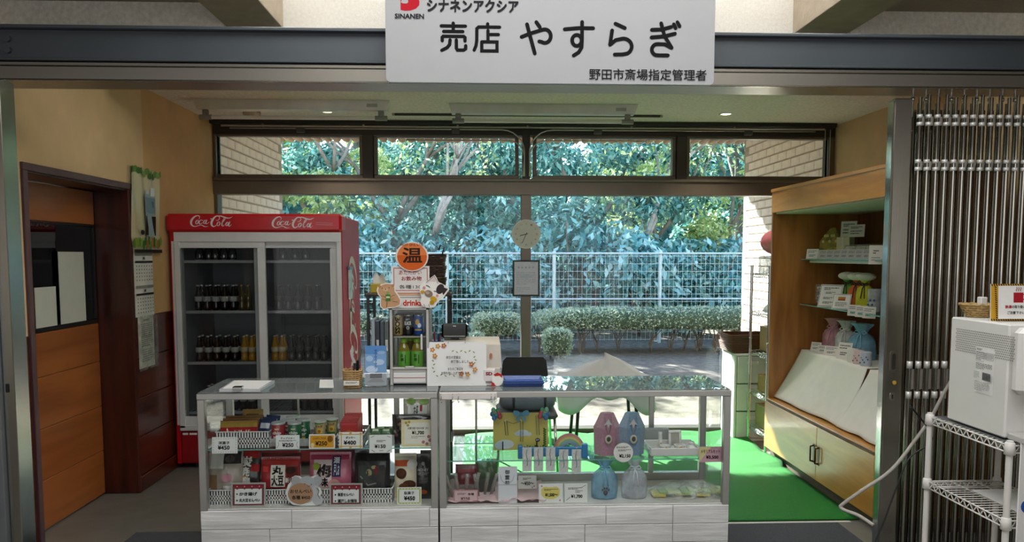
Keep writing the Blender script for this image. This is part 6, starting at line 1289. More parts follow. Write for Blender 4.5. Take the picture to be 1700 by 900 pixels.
# sheet-covered table by the window
sh = thing('covered_table', 'small table under a crumpled pale grey dust sheet by the window', 'covered table', (aty(1003, 640, 6.2).x, 6.2, 0))
rgs = random.Random(21); pk = [(rgs.randint(2, 7), rgs.uniform(3, 9), rgs.uniform(0, 6), rgs.uniform(.3, 1)) for _ in range(8)]
def sheet(u, v):
    a = 2 * math.pi * u; r = v; ca, sa = math.cos(a), math.sin(a)
    sq = 1 / (abs(ca) ** 5 + abs(sa) ** 5) ** .2
    rad = .335 * min(1, r * 1.25) * sq + max(0, r - .8) * .14
    z = .705 + .085 * max(0, 1 - r * 1.6) ** .8 * (1 + .3 * ca) - .11 * min(r, .8) ** 1.2 + .008 * sum(k * math.sin(p_ * a + q_ * r + c_) for p_, q_, c_, k in pk) * r
    if r > .8: z -= (r - .8) / .2 * (.13 + .20 * abs(sq - 1) / .32 + .02 * math.sin(11 * a))
    return (rad * ca * 1.1, rad * .8 * sa, z)
MB().grid(sheet, 96, 20).build('dust_sheet', mat('sheet_grey', '#d6d8dc', .8, var=.08, scale=6), sh, local=True, solid=.003)
boxes('tabletop', mat('table_dark', '#4a453f', .7), sh, (-.28, .28, -.2, .2, .54, .56), local=True)
for sx in (-1, 1):
    for sy in (-1, 1): MB().tube([(sx * .22, sy * .16, .54), (sx * .26, sy * .19, 0)], .014, 7).build('leg', M_BLACKP, sh, local=True)
# ================================================================= RIGHT-HAND DISPLAY CABINET
M_OAK = woodmat('oak_front', '#b0762c', '#cf9440', .34, 'Y', 2.2, coat=.3, dist=3.0)
M_OAKV = woodmat('oak_upright', '#8f5c2a', '#b37a3e', .36, 'Z', 2.2, coat=.25, dist=3.0)
M_OAKD = woodmat('oak_inside', '#7a4c22', '#98642f', .4, 'Z', 2.2, coat=.15, dist=3.0)
KX, KB, KY0, KY1, KZ = 2.262, 2.95, 4.25, 5.96, 2.10
kb = thing('display_cabinet', 'tall oak display cabinet with open glass shelves and low doors', 'cabinet', (2.6, 5.0, 0))
boxes('side_panel', M_OAKV, kb, (KX, KB, KY1 - .03, KY1, .085, KZ)); boxes('side_panel', M_OAKV, kb, (KX, KB, KY0, KY0 + .03, .085, KZ))
boxes('back_panel', M_OAKD, kb, (KB - .02, KB, KY0 + .03, KY1 - .03, .47, KZ - .02)); boxes('top_panel', mat('cabinet_top_white', '#d9d6cc', .6), kb, (KX + .02, KB, KY0 + .03, KY1 - .03, KZ - .18, KZ - .155))
boxes('header', M_OAK, kb, (KX - .004, KX + .022, KY0, KY1 + .002, 1.93, KZ)); boxes('cornice', M_OAK, kb, (KX - .012, KX + .0, KY0, KY1 + .006, KZ - .012, KZ + .012)); boxes('stile', M_OAKV, kb, (KX - .002, KX + .02, KY1 - .028, KY1 + .001, .49, 1.93))
boxes('plinth', mat('dark_plinth', '#5a4a3c', .6), kb, (KX + .035, KB, KY0, KY1, 0, .085)); boxes('ledge', M_OAK, kb, (KX - .02, KB - .02, KY0, KY1 - .031, .462, .482)); boxes('ledge_strip', mat('rubber_strip', '#4c3a2a', .6), kb, (KX - .022, KX - .019, KY0, KY1 - .031, .466, .478))
yd = atx(1357, 745, KX - .01).y
for a, b in ((KY0, yd - .0015), (yd + .0015, KY1)):
    d = boxes('door', M_OAK, kb, (KX - .018, KX + .005, a, b, .09, .455), c=.003)
    yh = (b - .035) if a == KY0 else (a + .035); hz = .265
    P = [(KX - .020 - (.022 if abs(t) < .95 else 0), yh, hz + t * .055) for t in (-1, -.9, -.5, 0, .5, .9, 1)]
    MB().tube(P, .006, 7).build('handle', mat('dark_bronze_pull', '#4a2f1e', .35, .5), d)
    boxes('pull_plate', mat('dark_bronze_pull', '#4a2f1e'), d, (KX - .0205, KX - .018, yh - .014, yh + .014, hz - .065, hz + .065))
SX = aty(1342, 437, KY1 - .03).x - .06
S1, S2, S3 = 1.575, 1.225, .87
for z in (S1, S2):
    s_ = boxes('glass_shelf', M_SGLASS, kb, (SX, KB - .02, KY0 + .03, KY1 - .035, z - .008, z), c=.001); boxes('shelf_edge', M_EDGE, s_, (SX - .0015, SX, KY0 + .03, KY1 - .035, z - .008, z), c=.0004)
boxes('shelf_light', M_WHITEP, kb, (SX + .03, SX + .06, KY0 + .1, KY1 - .12, S1 - .03, S1 - .010))
boxes('step', M_OAKD, kb, (2.50, KB - .02, KY0 + .03, KY1 - .032, .482, S3 - .004))
for yy in (4.7, 5.3): boxes('shelf_track', M_ALU, kb, (KB - .024, KB - .02, yy - .008, yy + .008, .9, 1.9))
# white cloths over the step
def cloth(label, ya, yb, seed):
    o = thing('display_cloth', label, 'cloth', (2.5, (ya + yb) / 2, S3), 0, 'white cloths over the cabinet step')
    rg = random.Random(seed); fo = [(rg.uniform(4, 13), rg.uniform(0, 6), rg.uniform(.3, 1)) for _ in range(4)]
    def f(u, v):
        y = ya + (yb - ya) * u
        if v < .3: x = KB - .03 + (2.492 - KB + .03) * v / .3; z = S3 + .001 + .0015 * math.sin(30 * u)
        else:
            t = (v - .3) / .7; w = sum(k * math.sin(a * u + b) for a, b, k in fo)
            x = 2.492 - .185 * t ** 1.15 + .007 * w * t; z = S3 - (S3 - .492) * t + .003 * max(0, w) * t
            y += (u - .5) * .10 * t * (1 if yb - ya > .3 else .5)
            x = max(x, KX - .012)
        return (x, y, z)
    MB().grid(f, 40, 30).build('cloth', mat('cloth_white', '#ebe9e2', .8, var=.03), o, solid=.0012)
yg = atx(1408, 640, 2.36).y
cloth('white cloth draped over the cabinet step at its far end by the window', yg + .02, KY1 - .075, 4); cloth('white cloth draped over the cabinet step beside the folding gate', KY0 + .05, yg - .02, 8)
# goods: small standing cards face the shop
def wcard(label, loc, w, h, rotz, draw, color='#eceae4', tilt=.25, group='price cards in the cabinet', cat='price card', name='price_card'):
    o = thing(name, label, cat, loc, rotz, group, 0)
    o.matrix_basis = Matrix.Translation(Vector(loc)) @ Matrix.Rotation(rotz, 4, 'Z') @ Matrix.Rotation(-tilt, 4, 'X')
    boxes('card', mat('card_' + color.lstrip('#'), color, .55, var=.02), o, (-w / 2, w / 2, 0, .002, 0, h), c=.0004, local=True)
    boxes('foot', M_CLEAR, o, (-w * .3, w * .3, .002, .02, 0, .002), c=.0004, local=True)
    if draw: p = Print(0, 0, 40, 30, w, h); draw(p); p.build(o)
    return o
FACE = -R_(52)
sx1 = SX + .03
lines2 = lambda p: (p.lines(5, 5, 35, 14, 2, '#555555'), p.lines(9, 18, 31, 25, 2, '#2a2a2a', .45))
ks = [1352, 1366, 1378, 1390, 1402, 1414, 1427, 1440, 1452]
for i, px in enumerate(ks):
    a = atx(px, 425, sx1)
    wcard(('price card standing apart at the far end of the top glass shelf' if i == 0 else 'grey price card in the row along the edge of the top glass shelf'), (sx1 - (.02 if i == 0 else 0), a.y, S1 + .001), .095, .075, FACE, lines2, '#e9e7e1' if i == 0 else '#bdbcb8', tilt=.2 if i == 0 else .5)
wcard('white price card hung at the near end of the top glass shelf', (sx1 - .03, atx(1455, 420, sx1).y - .05, S1 - .03), .09, .12, FACE, lambda p: (p.lines(12, 8, 28, 15, 2, '#2a2a2a', .45), p.lines(8, 19, 32, 26, 2, '#777777')), tilt=.05)
def atsh(px, x): return atx(px, 450, x).y
# gable bag with yellow bottle
yb_ = atsh(1381, 2.68)
gb = thing('gift_bag', 'clear pointed gift bag with yellow flowers and a yellow candle inside', 'gift bag', (2.68, yb_, S1 + .001), FACE)
MB().add([(-.075, -.05, 0), (.075, -.05, 0), (.075, .05, 0), (-.075, .05, 0), (-.08, -.05, .13), (.08, -.05, .13), (.08, .05, .13), (-.08, .05, .13), (-.02, 0, .235), (.02, 0, .235)], [(3, 2, 1, 0), (0, 1, 5, 4), (1, 2, 6, 5), (2, 3, 7, 6), (3, 0, 4, 7), (4, 5, 9, 8), (6, 7, 8, 9), (5, 6, 9), (7, 4, 8)]).build('film', film('gift_film', '#c9b860', .55, .2, 1.4), gb, local=True)
MB().lathe([(.04, .002), (.042, .006), (.042, .085), (.036, .09)], n=14).build('candle', mat('candle_yellow', '#d9d23a', .4), gb, local=True)
for k in range(7): MB().ell((-.05 + .017 * k, -.052, .13 + .05 * abs(math.sin(k * 2.1))), (.012, .004, .012), 7, 5).build('flower', mat('flower_pale', '#d8cf8a', .6), gb, local=True)
for i, px in enumerate((1406, 1419)):
    wcard(('tall white notice card standing at the back of the top glass shelf', 'tilted white card behind the tall notice card')[i], (2.72, atsh(px, 2.72), S1 + .16 + .0 * i), .12, .12 - .03 * i, FACE, lambda p: (p.lines(6, 5, 34, 11, 2, '#333333', .45), p.lines(6, 15, 34, 26, 2, '#666666')), tilt=.1, name='notice_card')
for i, px in enumerate((1402, 1416, 1434, 1452)):
    o = thing('candle_pack', ('cream boxed candle with a ribbon under the notice card', 'clear-wrapped white candle beside the cream boxed one', 'clear-wrapped white round candle pack', 'clear-wrapped white round candle pack next to the gate end')[i], 'candle', (2.70, atsh(px, 2.70), S1 + .001), FACE, 'white candle packs on the top shelf')
    if i == 0: boxes('carton', mat('box_cream', '#d9d2b0', .6), o, (-.05, .05, -.04, .04, 0, .16), local=True); boxes('ribbon', M_PAPER, o, (-.008, .008, -.042, .042, 0, .162), local=True)
    else: MB().lathe([(.055, 0), (.058, .01), (.058, .08), (.05, .09)], n=18).build('candle', mat('candle_white', '#dedbd0', .5), o, local=True); MB().lathe([(.061, 0), (.062, .07), (.06, .10), (.02, .105)], n=18).build('wrap', film('wrap_film', '#e6e4da', .25, .1, 1.5), o, local=True)
# second shelf
o = thing('clear_box', 'clear box of folded printed cloths at the far end of the middle glass shelf', 'box', (2.70, atsh(1375, 2.70), S2 + .001), FACE)
boxes('box', film('box_clear', '#cfcfcb', .3, .1, 1.4), o, (-.13, .13, -.06, .06, 0, .15), local=True)
for k in range(6): boxes('folded_cloth', mat('fold_%d' % k, ('#c9a6a6', '#8a8f94', '#d0b8b0', '#6f7478', '#b9aaa0', '#d8cfc8')[k], .8), o, (-.12, .12, -.05, .05, .004 + k * .022, .022 + k * .022), local=True)
wcard('large white notice card leaning on the middle glass shelf', (sx1 + .0, atsh(1377, sx1), S2 + .001), .17, .17, FACE, lambda p: (p.frame(1, 1, 39, 29, .6, '#444444'), p.lines(7, 4, 33, 8, 2, '#222222', .45), p.lines(11, 10, 29, 13, 2, '#444444', .45), p.lines(8, 17, 32, 20, 2, '#333333', .45), p.lines(8, 23, 32, 26, 2, '#333333', .45)), tilt=.3, name='notice_card', cat='notice')
wcard('white notice card with an orange picture leaning on the middle glass shelf', (sx1 - .01, atsh(1399, sx1), S2 + .001), .13, .11, FACE, lambda p: (p.frame(1, 1, 39, 29, .6, '#444444'), p.rect(12, 6, 28, 13, '#c9803c'), p.rect(12, 11, 28, 13, '#8a4a24'), p.lines(7, 17, 33, 26, 3, '#555555')), tilt=.3, name='notice_card', cat='notice')
for i, (px, c, lab) in enumerate(((1408, '#6fae3c', 'lime green'), (1424, '#d0662c', 'orange'), (1438, '#c9c92c', 'yellow'))):
    pt = pouch('satin_pouch', lab + ' satin pouch with a white frilled top on the middle glass shelf', (2.64, atsh(px, 2.64), S2 + .001), .125, .235, c, .97, '#3a2c28', None, FACE, group='bright satin pouches')
    MB().ell((0, 0, .228), (.07, .05, .030), 14, 8).build('white_puff', mat('puff_white', '#dfe3d2', .9, bump=.8, bscale=120), pt, local=True)
jar = thing('paw_cup', 'clear cup with blue paw marks beside the yellow pouch', 'cup', (2.60, atsh(1453, 2.6), S2 + .001), FACE)
MB().lathe([(.036, 0), (.038, .01), (.043, .15), (.04, .155)], n=16).build('cup', film('cup_clear', '#cfd6dc', .5, .1, 1.4), jar, local=True)
for k in range(4): MB().ell((-.02 + .013 * k, -.042, .05 + .03 * (k % 2)), (.008, .004, .008), 7, 5).build('paw', mat('paw_blue', '#2f5a9c', .5), jar, local=True)
for i, px in enumerate((1424, 1437, 1450)): wcard('small clear-framed price tag on the edge of the middle glass shelf, before the bright pouches', (sx1 - .02, atsh(px, sx1), S2 - .03), .085, .075, FACE, lines2, '#dcdad2', tilt=.1)
# step: organza pouches, cards, cups
for i, (px, c, lab, w) in enumerate(((1388, '#e3a9b6', 'pink', .17), (1409, '#e2e2e0', 'white', .16), (1436, '#8cc0dc', 'blue', .19))):
    pouch('organza_pouch', lab + ' organza pouch with a big ribbon on the cloth-covered cabinet step', (2.68, atsh(px, 2.68), S3 + .003), w, .25, c, .7, c, '#b9b2b0' if i != 2 else '#7f9aac', FACE, group='organza pouches on the cabinet step')
for i, (px, w, h) in enumerate(((1357, .08, .07), (1369, .08, .06), (1383, .11, .07), (1404, .10, .12))): wcard(('small price card at the far end of the cloth-covered step', 'small price card second from the far end of the cloth-covered step', 'wide price card in front of the pink organza pouch', 'tall price card in front of the white organza pouch')[i], (2.545, atsh(px, 2.545), S3 + .003), w, h, FACE, lines2, '#e6e2da', tilt=.35)
for i, (px, c) in enumerate(((1418, '#e2e0da'), (1428, '#d9c6c4'), (1440, '#c3cad6'))):
    o = thing('paper_cup', ('plain white cup at the edge of the cloth-covered step', 'white cup with red flowers at the edge of the cloth-covered step', 'white cup with blue flowers at the edge of the cloth-covered step')[i], 'cup', (2.54, atsh(px, 2.54) - .02, S3 + .003), FACE, 'cups on the cabinet step')
    MB().lathe([(.032, 0), (.034, .004), (.038, .09), (.036, .092)], n=16).build('cup', mat('cupw_' + c.lstrip('#'), c, .5), o, local=True)
    if i: 
        for k in range(6): MB().ell((-.024 + .01 * k, -.036 + .003 * abs(k - 2.5), .02 + .05 * ((k * 37) % 10) / 10), (.006, .003, .006), 6, 5).build('flower', mat('flw_%d' % i, ('#b85a5c', '#4a6aa8')[i - 1], .5), o, local=True)
# ================================================================= CHROME RACK AND DRAWERS BY THE WINDOW
rxa, rxb, rya, ryb = 2.285, 2.80, 6.03, 6.44
wr = thing('chrome_rack', 'chrome wire storage rack standing between the cabinet and the window', 'rack', ((rxa + rxb) / 2, 6.24, 0))
for x in (rxa, rxb):
    for y in (rya, ryb):
        mb = MB().cyl((x, y, .01), (x, y, 1.52), .0125, n=10)
        for k in range(9): mb.lathe([(.0125, 0), (.0142, .003), (.0142, .010), (.0125, .013)], c=(x, y, .12 + k * .155), n=10)
        mb.build('post', M_CHROME, wr); MB().lathe([(.016, 0), (.016, .012), (.010, .014)], c=(x, y, 0), n=10).build('foot', M_BLACKP, wr)
for z in (.16, .46, .80, 1.13, 1.45):
    mb = MB()
    for yy in (rya, ryb):
        for dz in (0, -.03): mb.tube([(rxa, yy, z + dz), (rxb, yy, z + dz)], .003, 5)
        for k in range(12): a = rxa + (rxb - rxa) * k / 12; b = rxa + (rxb - rxa) * (k + .5) / 12; c_ = rxa + (rxb - rxa) * (k + 1) / 12; mb.tube([(a, yy, z), (b, yy, z - .03), (c_, yy, z)], .0022, 4)
    for xx in (rxa, rxb):
        for dz in (0, -.03): mb.tube([(xx, rya, z + dz), (xx, ryb, z + dz)], .003, 5)
        for k in range(9): a = rya + (ryb - rya) * k / 9; b = rya + (ryb - rya) * (k + .5) / 9; c_ = rya + (ryb - rya) * (k + 1) / 9; mb.tube([(xx, a, z), (xx, b, z - .03), (xx, c_, z)], .0022, 4)
    for k in range(1, 16): xx = rxa + (rxb - rxa) * k / 16; mb.tube([(xx, rya, z + .003), (xx, ryb, z + .003)], .002, 4)
    mb.build('wire_shelf', M_CHROME, wr)
def rbox(name, label, cat, x0, x1, z, h, c, **k):
    o = thing(name, label, cat, ((x0 + x1) / 2, 6.24, z + .006)); boxes('box', mat('rb_' + c.lstrip('#'), c, .7, var=.08), o, (x0, x1, 6.08, 6.40, z + .006, z + .006 + h)); boxes('flap', mat('rb_flap_' + c.lstrip('#'), c, .7), o, (x0 - .003, x1 + .003, 6.078, 6.402, z + .006 + h - .004, z + .010 + h)); return o
rbox('carton', 'brown cardboard carton on the middle shelf of the chrome rack', 'carton', 2.35, 2.80, .80, .20, '#9a7a4c')
rbox('carton', 'tan carton with a green slip on the lowest shelf of the chrome rack', 'carton', 2.33, 2.78, .16, .18, '#a08a5c')
tag(boxes('green_slip', mat('slip_green', '#a9c9a4', .7), None, (2.37, 2.56, 6.072, 6.075, .18, .30)), 'pale green paper slip on the tan carton', 'paper')
gbx = thing('glass_box', 'ribbed clear glass box on top of the chrome rack', 'box', (2.56, 6.24, 1.456))
boxes('box', film('glass_block', '#9fa79c', .6, .1, 1.5), gbx, (2.32, 2.74, 6.09, 6.39, 1.456, 1.60))
for k in range(8): boxes('rib', M_SGLASS, gbx, (2.33 + k * .045, 2.342 + k * .045, 6.084, 6.091, 1.46, 1.595))
pkc = thing('wrapped_cushion', 'pink and blue cushions in a clear bag on top of the glass box', 'cushion', (2.43, 6.24, 1.603))
MB().ell((2.42, 6.24, 1.71), (.14, .1, .105), 16, 10).build('pink_cushion', mat('cushion_pink', '#d0606e', .8), pkc); MB().ell((2.50, 6.22, 1.67), (.09, .09, .07), 14, 9).build('blue_cushion', mat('cushion_blue', '#8fb4cc', .8), pkc); MB().ell((2.43, 6.23, 1.715), (.165, .12, .115), 18, 12).build('clear_wrap', film('cushion_film', '#e6dede', .2, .08, 2.0), pkc)
tpb = thing('white_parcel', 'white wrapped parcel on the upper shelf of the chrome rack', 'parcel', (2.55, 6.24, 1.136)); MB().grid(lambda u, v: (2.35 + .32 * u, 6.09 + .28 * v, 1.14 + .13 * (math.sin(math.pi * u) * math.sin(math.pi * v)) ** .5 + .012 * math.sin(11 * u + 7 * v)), 18, 14).build('wrap', mat('parcel_white', '#d6dad2', .6, var=.05), tpb)
wk = thing('storage_basket', 'tan storage basket with wrapped bowls on the second shelf of the chrome rack', 'basket', (2.58, 6.24, .466))
boxes('basket', mat('rattan_tan', '#a4824e', .7, var=.2, scale=50, bump=.5), wk, (2.34, 2.77, 6.09, 6.39, .466, .60))
for k in range(2): MB().ell((2.52 + k * .14, 6.22, .63), (.07, .08, .06), 14, 8).build('bowl', mat('bowl_silver', '#b9bdbb', .25, .4), wk)
DTX = aty(1217, 660, 6.5).x
pd = thing('drawer_tower', 'white translucent plastic drawer tower beside the chrome rack', 'drawer tower', (DTX + .155, 6.66, 0))
pz = 0.0
boxes('frame', mat('drawer_frame_white', '#ebece8', .45), pd, (DTX + 0.000, DTX + 0.020, 6.48, 6.84, 0, .75), (DTX + 0.290, DTX + 0.310, 6.48, 6.84, 0, .75), (DTX + 0.000, DTX + 0.310, 6.48, 6.84, .74, .76), (DTX + 0.000, DTX + 0.310, 6.82, 6.84, 0, .745), (DTX + 0.000, DTX + 0.310, 6.48, 6.84, 0, .02))
for k in range(3): d = boxes('drawer', mat('drawer_milky', '#dfe3de', .35, alpha=.9), pd, (DTX + 0.025, DTX + 0.285, 6.475, 6.81, .025 + k * .24, .255 + k * .24)); boxes('pull', M_WHITEP, d, (DTX + 0.110, DTX + 0.200, 6.463, 6.476, .19 + k * .24, .215 + k * .24))
for i in range(2):
    o = thing('brown_basket', ('lower of two nested brown rattan baskets on the drawer tower', 'upper of two nested brown rattan baskets on the drawer tower')[i], 'basket', (DTX + .155, 6.66, .7615 + i * .075), 0, 'nested brown baskets')
    boxes('bottom', mat('rattan_brown', '#5e3a22', .6), o, (-.16, .16, -.15, .15, 0, .006), local=True)
    for j in range(6):
        P = [(-.17 - .003 * j, -.16), (.17 + .003 * j, -.16), (.17 + .003 * j, .16), (-.17 - .003 * j, .16), (-.17 - .003 * j, -.16)]
        MB().tube([(a, b, .010 + j * .0135) for a, b in P], .0075, 5).build('weave', mat('rattan_brown', '#5e3a22', .6, var=.25, scale=60, bump=.4), o, local=True)
# ================================================================= FLOOR COVERINGS
q = [atz(*p_, 0.0) for p_ in ((1213, 867), (1415, 867))]
tf = thing('turf_mat', 'bright green artificial turf mat on the floor behind the counters', 'mat', (1.0, 5.6, 0))
M_TURF = mat('turf_green', '#2a8430', .55, var=.3, scale=160, bump=.9, bscale=420, spec=.2)
rgt = random.Random(2)
def turf(u, v):
    x = -.15 + u * 2.435; y = 4.475 + v * 2.3
    lift = .0
    if u > .86 and v > .5: lift = .03 * ((u - .86) / .14) * abs(math.sin(v * 9))
    if v > .96: lift += .02 * abs(math.sin(u * 14))
    if u > .93 and v < .5: x -= (.5 - v) * .0
    return (x, y, .008 + lift)
MB().grid(turf, 60, 60).build('pile', M_TURF, tf, solid=.006)
tag(boxes('floor_tape', M_WHITEP, None, (1.30, 2.22, 4.445, 4.470, .0005, .002)), 'white tape line on the floor along the turf mat edge', 'tape')
dm = thing('dust_mat', 'dark grey ribbed dust mat lying under the counters', 'mat', (0, 4.0, 0))
MB().cbox(-2.0, 2.13, 3.2, 4.43, .0005, .0060, c=.002).build('mat', mat('mat_charcoal', '#45484d', .95, var=.35, scale=220, bump=.8, bscale=260), dm)
# ================================================================= FOLDING PIPE GATE
GY = 3.72
gt = thing('folding_gate', 'folded stainless pipe gate with a flat lead post, gathered at the shop side', 'gate', (2.1, GY, 0))
pxa, pxb = aty(1476, 300, GY).x, aty(1503, 300, GY).x
lp = boxes('lead_post', M_STEEL, gt, (pxa, pxb + .006, GY - .03, GY + .03, .01, 2.352), c=.004)
boxes('post_edge', M_CHROME, gt, (pxa - .006, pxa, GY - .026, GY + .026, .01, 2.34))
zc = lambda y: aty(1490, y, GY).z
xm_ = (pxa + pxb) / 2
MB().prism([(xm_ + a_, b_ + 1.02) for a_, b_ in rrect(.036, .115, .017)], GY - .0325, GY - .030).build('pull_plate', M_STEELD, gt); MB().prism([(xm_ + a_, b_ + 1.04) for a_, b_ in rrect(.018, .08, .0088)], GY - .0335, GY - .0325).build('pull_recess', mat('dark_recess', '#55524c', .3, .8), gt)
MB().cyl((xm_ + .008, GY - .03, .975), (xm_ + .008, GY - .033, .975), .010, n=14).build('sticker', mat('sticker_gold', '#c9a03c', .5), gt); MB().prism([(xm_ + a_, b_ + .885) for a_, b_ in rrect(.022, .042, .010)], GY - .0335, GY - .030).build('lock', M_CHROME, gt); boxes('keyhole', M_BLACKP, gt, (xm_ - .003, xm_ + .003, GY - .0345, GY - .0335, .895, .915))
boxes('nameplate', M_STEELD, gt, (xm_ - .02, xm_ + .02, GY - .0315, GY - .030, .21, .222))
M_LINK = mat('link_steel', '#c6c3ba', .5, 0, var=.06); pipe_me = {}; M_GPIPE = mat('gate_pipe_steel', '#a9a59c', .10, 1.0, var=.05); M_COLLAR = mat('gate_collar', '#dcdad4', .38, .3, var=.05)
for nm, r in (('front', .0088), ('mid', .0075)): pipe_me[nm] = MB().cyl((0, 0, .03), (0, 0, 2.355), r, n=10).mesh('pipe', [M_GPIPE])
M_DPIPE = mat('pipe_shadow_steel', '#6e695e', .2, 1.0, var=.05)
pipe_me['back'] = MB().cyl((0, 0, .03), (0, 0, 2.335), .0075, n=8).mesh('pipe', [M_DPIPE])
coll_me = MB().lathe([(.0088, 0), (.0135, .001), (.0135, .017), (.0088, .018)], n=12).mesh('collar', [M_COLLAR])
coll2_me = MB().lathe([(.0088, 0), (.0135, .001), (.0135, .035), (.0088, .036)], n=12).mesh('collar', [M_COLLAR])
link_me = MB().cbox(0, .036, -.003, .003, 0, .042, c=.001).mesh('link_plate', [M_LINK])
link2_me = MB().cbox(0, .036, -.003, .003, 0, .10, c=.001).mesh('link_plate', [M_LINK])
def put(name, me, loc, rz=0):
    o = bpy.data.objects.new(name, me); col.objects.link(o); o.parent = gt; o.location = Vector(loc) - gt.location; o.rotation_euler = (0, 0, rz); return o
gx0 = aty(1514, 300, GY).x; pitch = .0437
NG = 23
levels = [zc(202), zc(276), .99]
for i in range(NG):
    x = gx0 + i * pitch
    put('pipe', pipe_me['front'], (x, GY - .045, .0 + (.012 if i % 2 else 0)))
    put('pipe', pipe_me['mid'], (x + .018, GY + .0, -.02)); put('pipe', pipe_me['back'], (x + .030, GY + .06, -.03)); put('pipe', pipe_me['back'], (x + .008, GY + .09, -.015))
    for k, z in enumerate(levels):
        wide = k >= 2; dz = .15 if wide else .036
        put('collar', coll2_me if wide else coll_me, (x, GY - .045, z + (dz / 2) - (.018 if wide else .009))); put('collar', coll2_me if wide else coll_me, (x, GY - .045, z - dz / 2 - (.018 if wide else .009)))
        put('link_plate', link2_me if wide else link_me, (x + .004, GY - .036, z - (.05 if wide else .021)), R_(28))
    if i % 1 == 0 and i < 16:
        hgx = gx0 - .012 + i * pitch * 1.45
        if hgx < gx0 + NG * pitch: MB().cyl((hgx, GY, 2.27), (hgx, GY, 2.40), .0055, n=8).lathe([(.0055, 0), (.010, .002), (.010, .016), (.0055, .018)], c=(hgx, GY, 2.345), n=10).build('hanger', M_CHROME, gt)
# ================================================================= WHITE WIRE TROLLEY AND APPLIANCE
tyf = 3.30; ta = aty(1541, 760, 3.30).x; tb_ = ta + .32; tyn = atx(1672, 830, ta).y
T1, T2, T3 = .885, .595, .16
tl = thing('wire_trolley', 'white coated wire shelf trolley standing before the folding gate', 'shelf trolley', ((ta + tb_) / 2, 3.05, 0))
M_WCOAT = mat('white_coating', '#e4e0da', .4, var=.03)
for x in (ta, tb_):
    for y in (tyn, tyf):
        MB().cyl((x, y, .0), (x, y, T1 + .02), .0125, n=12).build('post', M_WCOAT, tl)
        for z in (T1, T2, T3): MB().lathe([(.0125, -.036), (.020, -.032), (.0175, .012), (.0125, .015)], c=(x, y, z), n=12).build('sleeve', M_WCOAT, tl)
for z in (T1, T2, T3):
    mb = MB()
    for (p0, p1, n_) in (((ta, tyn), (ta, tyf), 12), ((tb_, tyn), (tb_, tyf), 12), ((ta, tyn), (tb_, tyn), 8), ((ta, tyf), (tb_, tyf), 8)):
        A, B = Vector((*p0, z)), Vector((*p1, z)); dn = Vector((0, 0, -.028))
        mb.tube([A, B], .0034, 5); mb.tube([A + dn, B + dn], .0034, 5)
        for k in range(n_): mb.tube([A.lerp(B, k / n_), A.lerp(B, (k + .5) / n_) + dn, A.lerp(B, (k + 1) / n_)], .0026, 4)
    for k in range(1, 18): yy = tyn + (tyf - tyn) * k / 18; mb.tube([(ta, yy, z + .003), (tb_, yy, z + .003)], .0022, 4)
    for k in range(1, 3): xx = ta + (tb_ - ta) * k / 3; mb.tube([(xx, tyn, z - .001), (xx, tyf, z - .001)], .003, 4)
    mb.build('wire_shelf', M_WCOAT, tl)
tag(boxes('grey_sheet', mat('sheet_dark', '#5e6165', .5), None, (ta + .012, tb_ - .015, tyn + .02, tyf - .02, T1 + .0055, T1 + .009)), 'thin grey anti-slip sheet under the white appliance', 'sheet')
tag(boxes('paper_sheet', M_PAPER, None, (ta + .1, tb_ - .02, tyn + .08, tyf - .15, T2 + .0055, T2 + .0075)), 'white paper lying on the middle shelf of the wire trolley', 'paper')
A0 = T1 + .010
ap = thing('drink_dispenser', 'boxy white tea dispenser with a vent grid and a label on its side', 'dispenser', ((ta + tb_) / 2, 3.05, A0))
M_APP = mat('appliance_white', '#e3e1dc', .38, var=.02)
ax0, ax1, ay0, ah = ta + .012, tb_ + .03, tyn + .012, .445; ay1 = atx(1575, 620, ax0).y
boxes('cabinet', M_APP, ap, (ax0, ax1, ay0 + .04, ay1, A0 + .006, A0 + ah), c=.006)
boxes('front_cover', M_APP, ap, (ax0 + .006, ax1 - .004, ay0 - .02, ay0 + .04, A0 + .18, A0 + ah - .01), c=.02); boxes('drip_tray', mat('app_grey', '#b9b8b4', .4), ap, (ax0 + .01, ax1 - .01, ay0 - .05, ay0 + .038, A0 + .004, A0 + .03), c=.004); boxes('spout', mat('app_grey', '#b9b8b4'), ap, (ax0 + .12, ax0 + .18, ay0 - .01, ay0 + .04, A0 + .14, A0 + .18))
vt = MB()
for r in range(11):
    for c_ in range(34):
        yy = ay1 - .04 - c_ * .0106 - (r % 2) * .0053; zz = A0 + ah - .05 - r * .0088; vt.add([(ax0 - .0006, yy, zz), (ax0 - .0006, yy - .005, zz), (ax0 - .0006, yy - .005, zz + .005), (ax0 - .0006, yy, zz + .005)], [(0, 1, 2, 3)])
tag(vt.build('vent_holes', mat('vent_dark', '#6e6a64', .8), ap), kind='stuff')
p = Print(0, 0, 52, 86, .115, .185)
p.rect(0, 0, 52, 86, '#eceae6'); p.lines(3, 3, 18, 7, 2, '#333333', .45); p.lines(3, 10, 30, 26, 5, '#6a6a6a'); p.frame(2, 9, 24, 27, .5, '#8a8a8a'); p.frame(30, 9, 50, 22, .5, '#8a8a8a'); p.lines(31, 11, 49, 21, 4, '#9a9a98'); p.lines(3, 30, 48, 42, 4, '#7a7a78')
for k in range(17): p.rect(22 + k * 1.6, 46, 22.8 + k * 1.6 + (k % 3) * .3, 60, '#4a4a48')
p.lines(3, 46, 18, 60, 5, '#8a8a88'); p.lines(6, 64, 46, 82, 6, '#8a8a88')
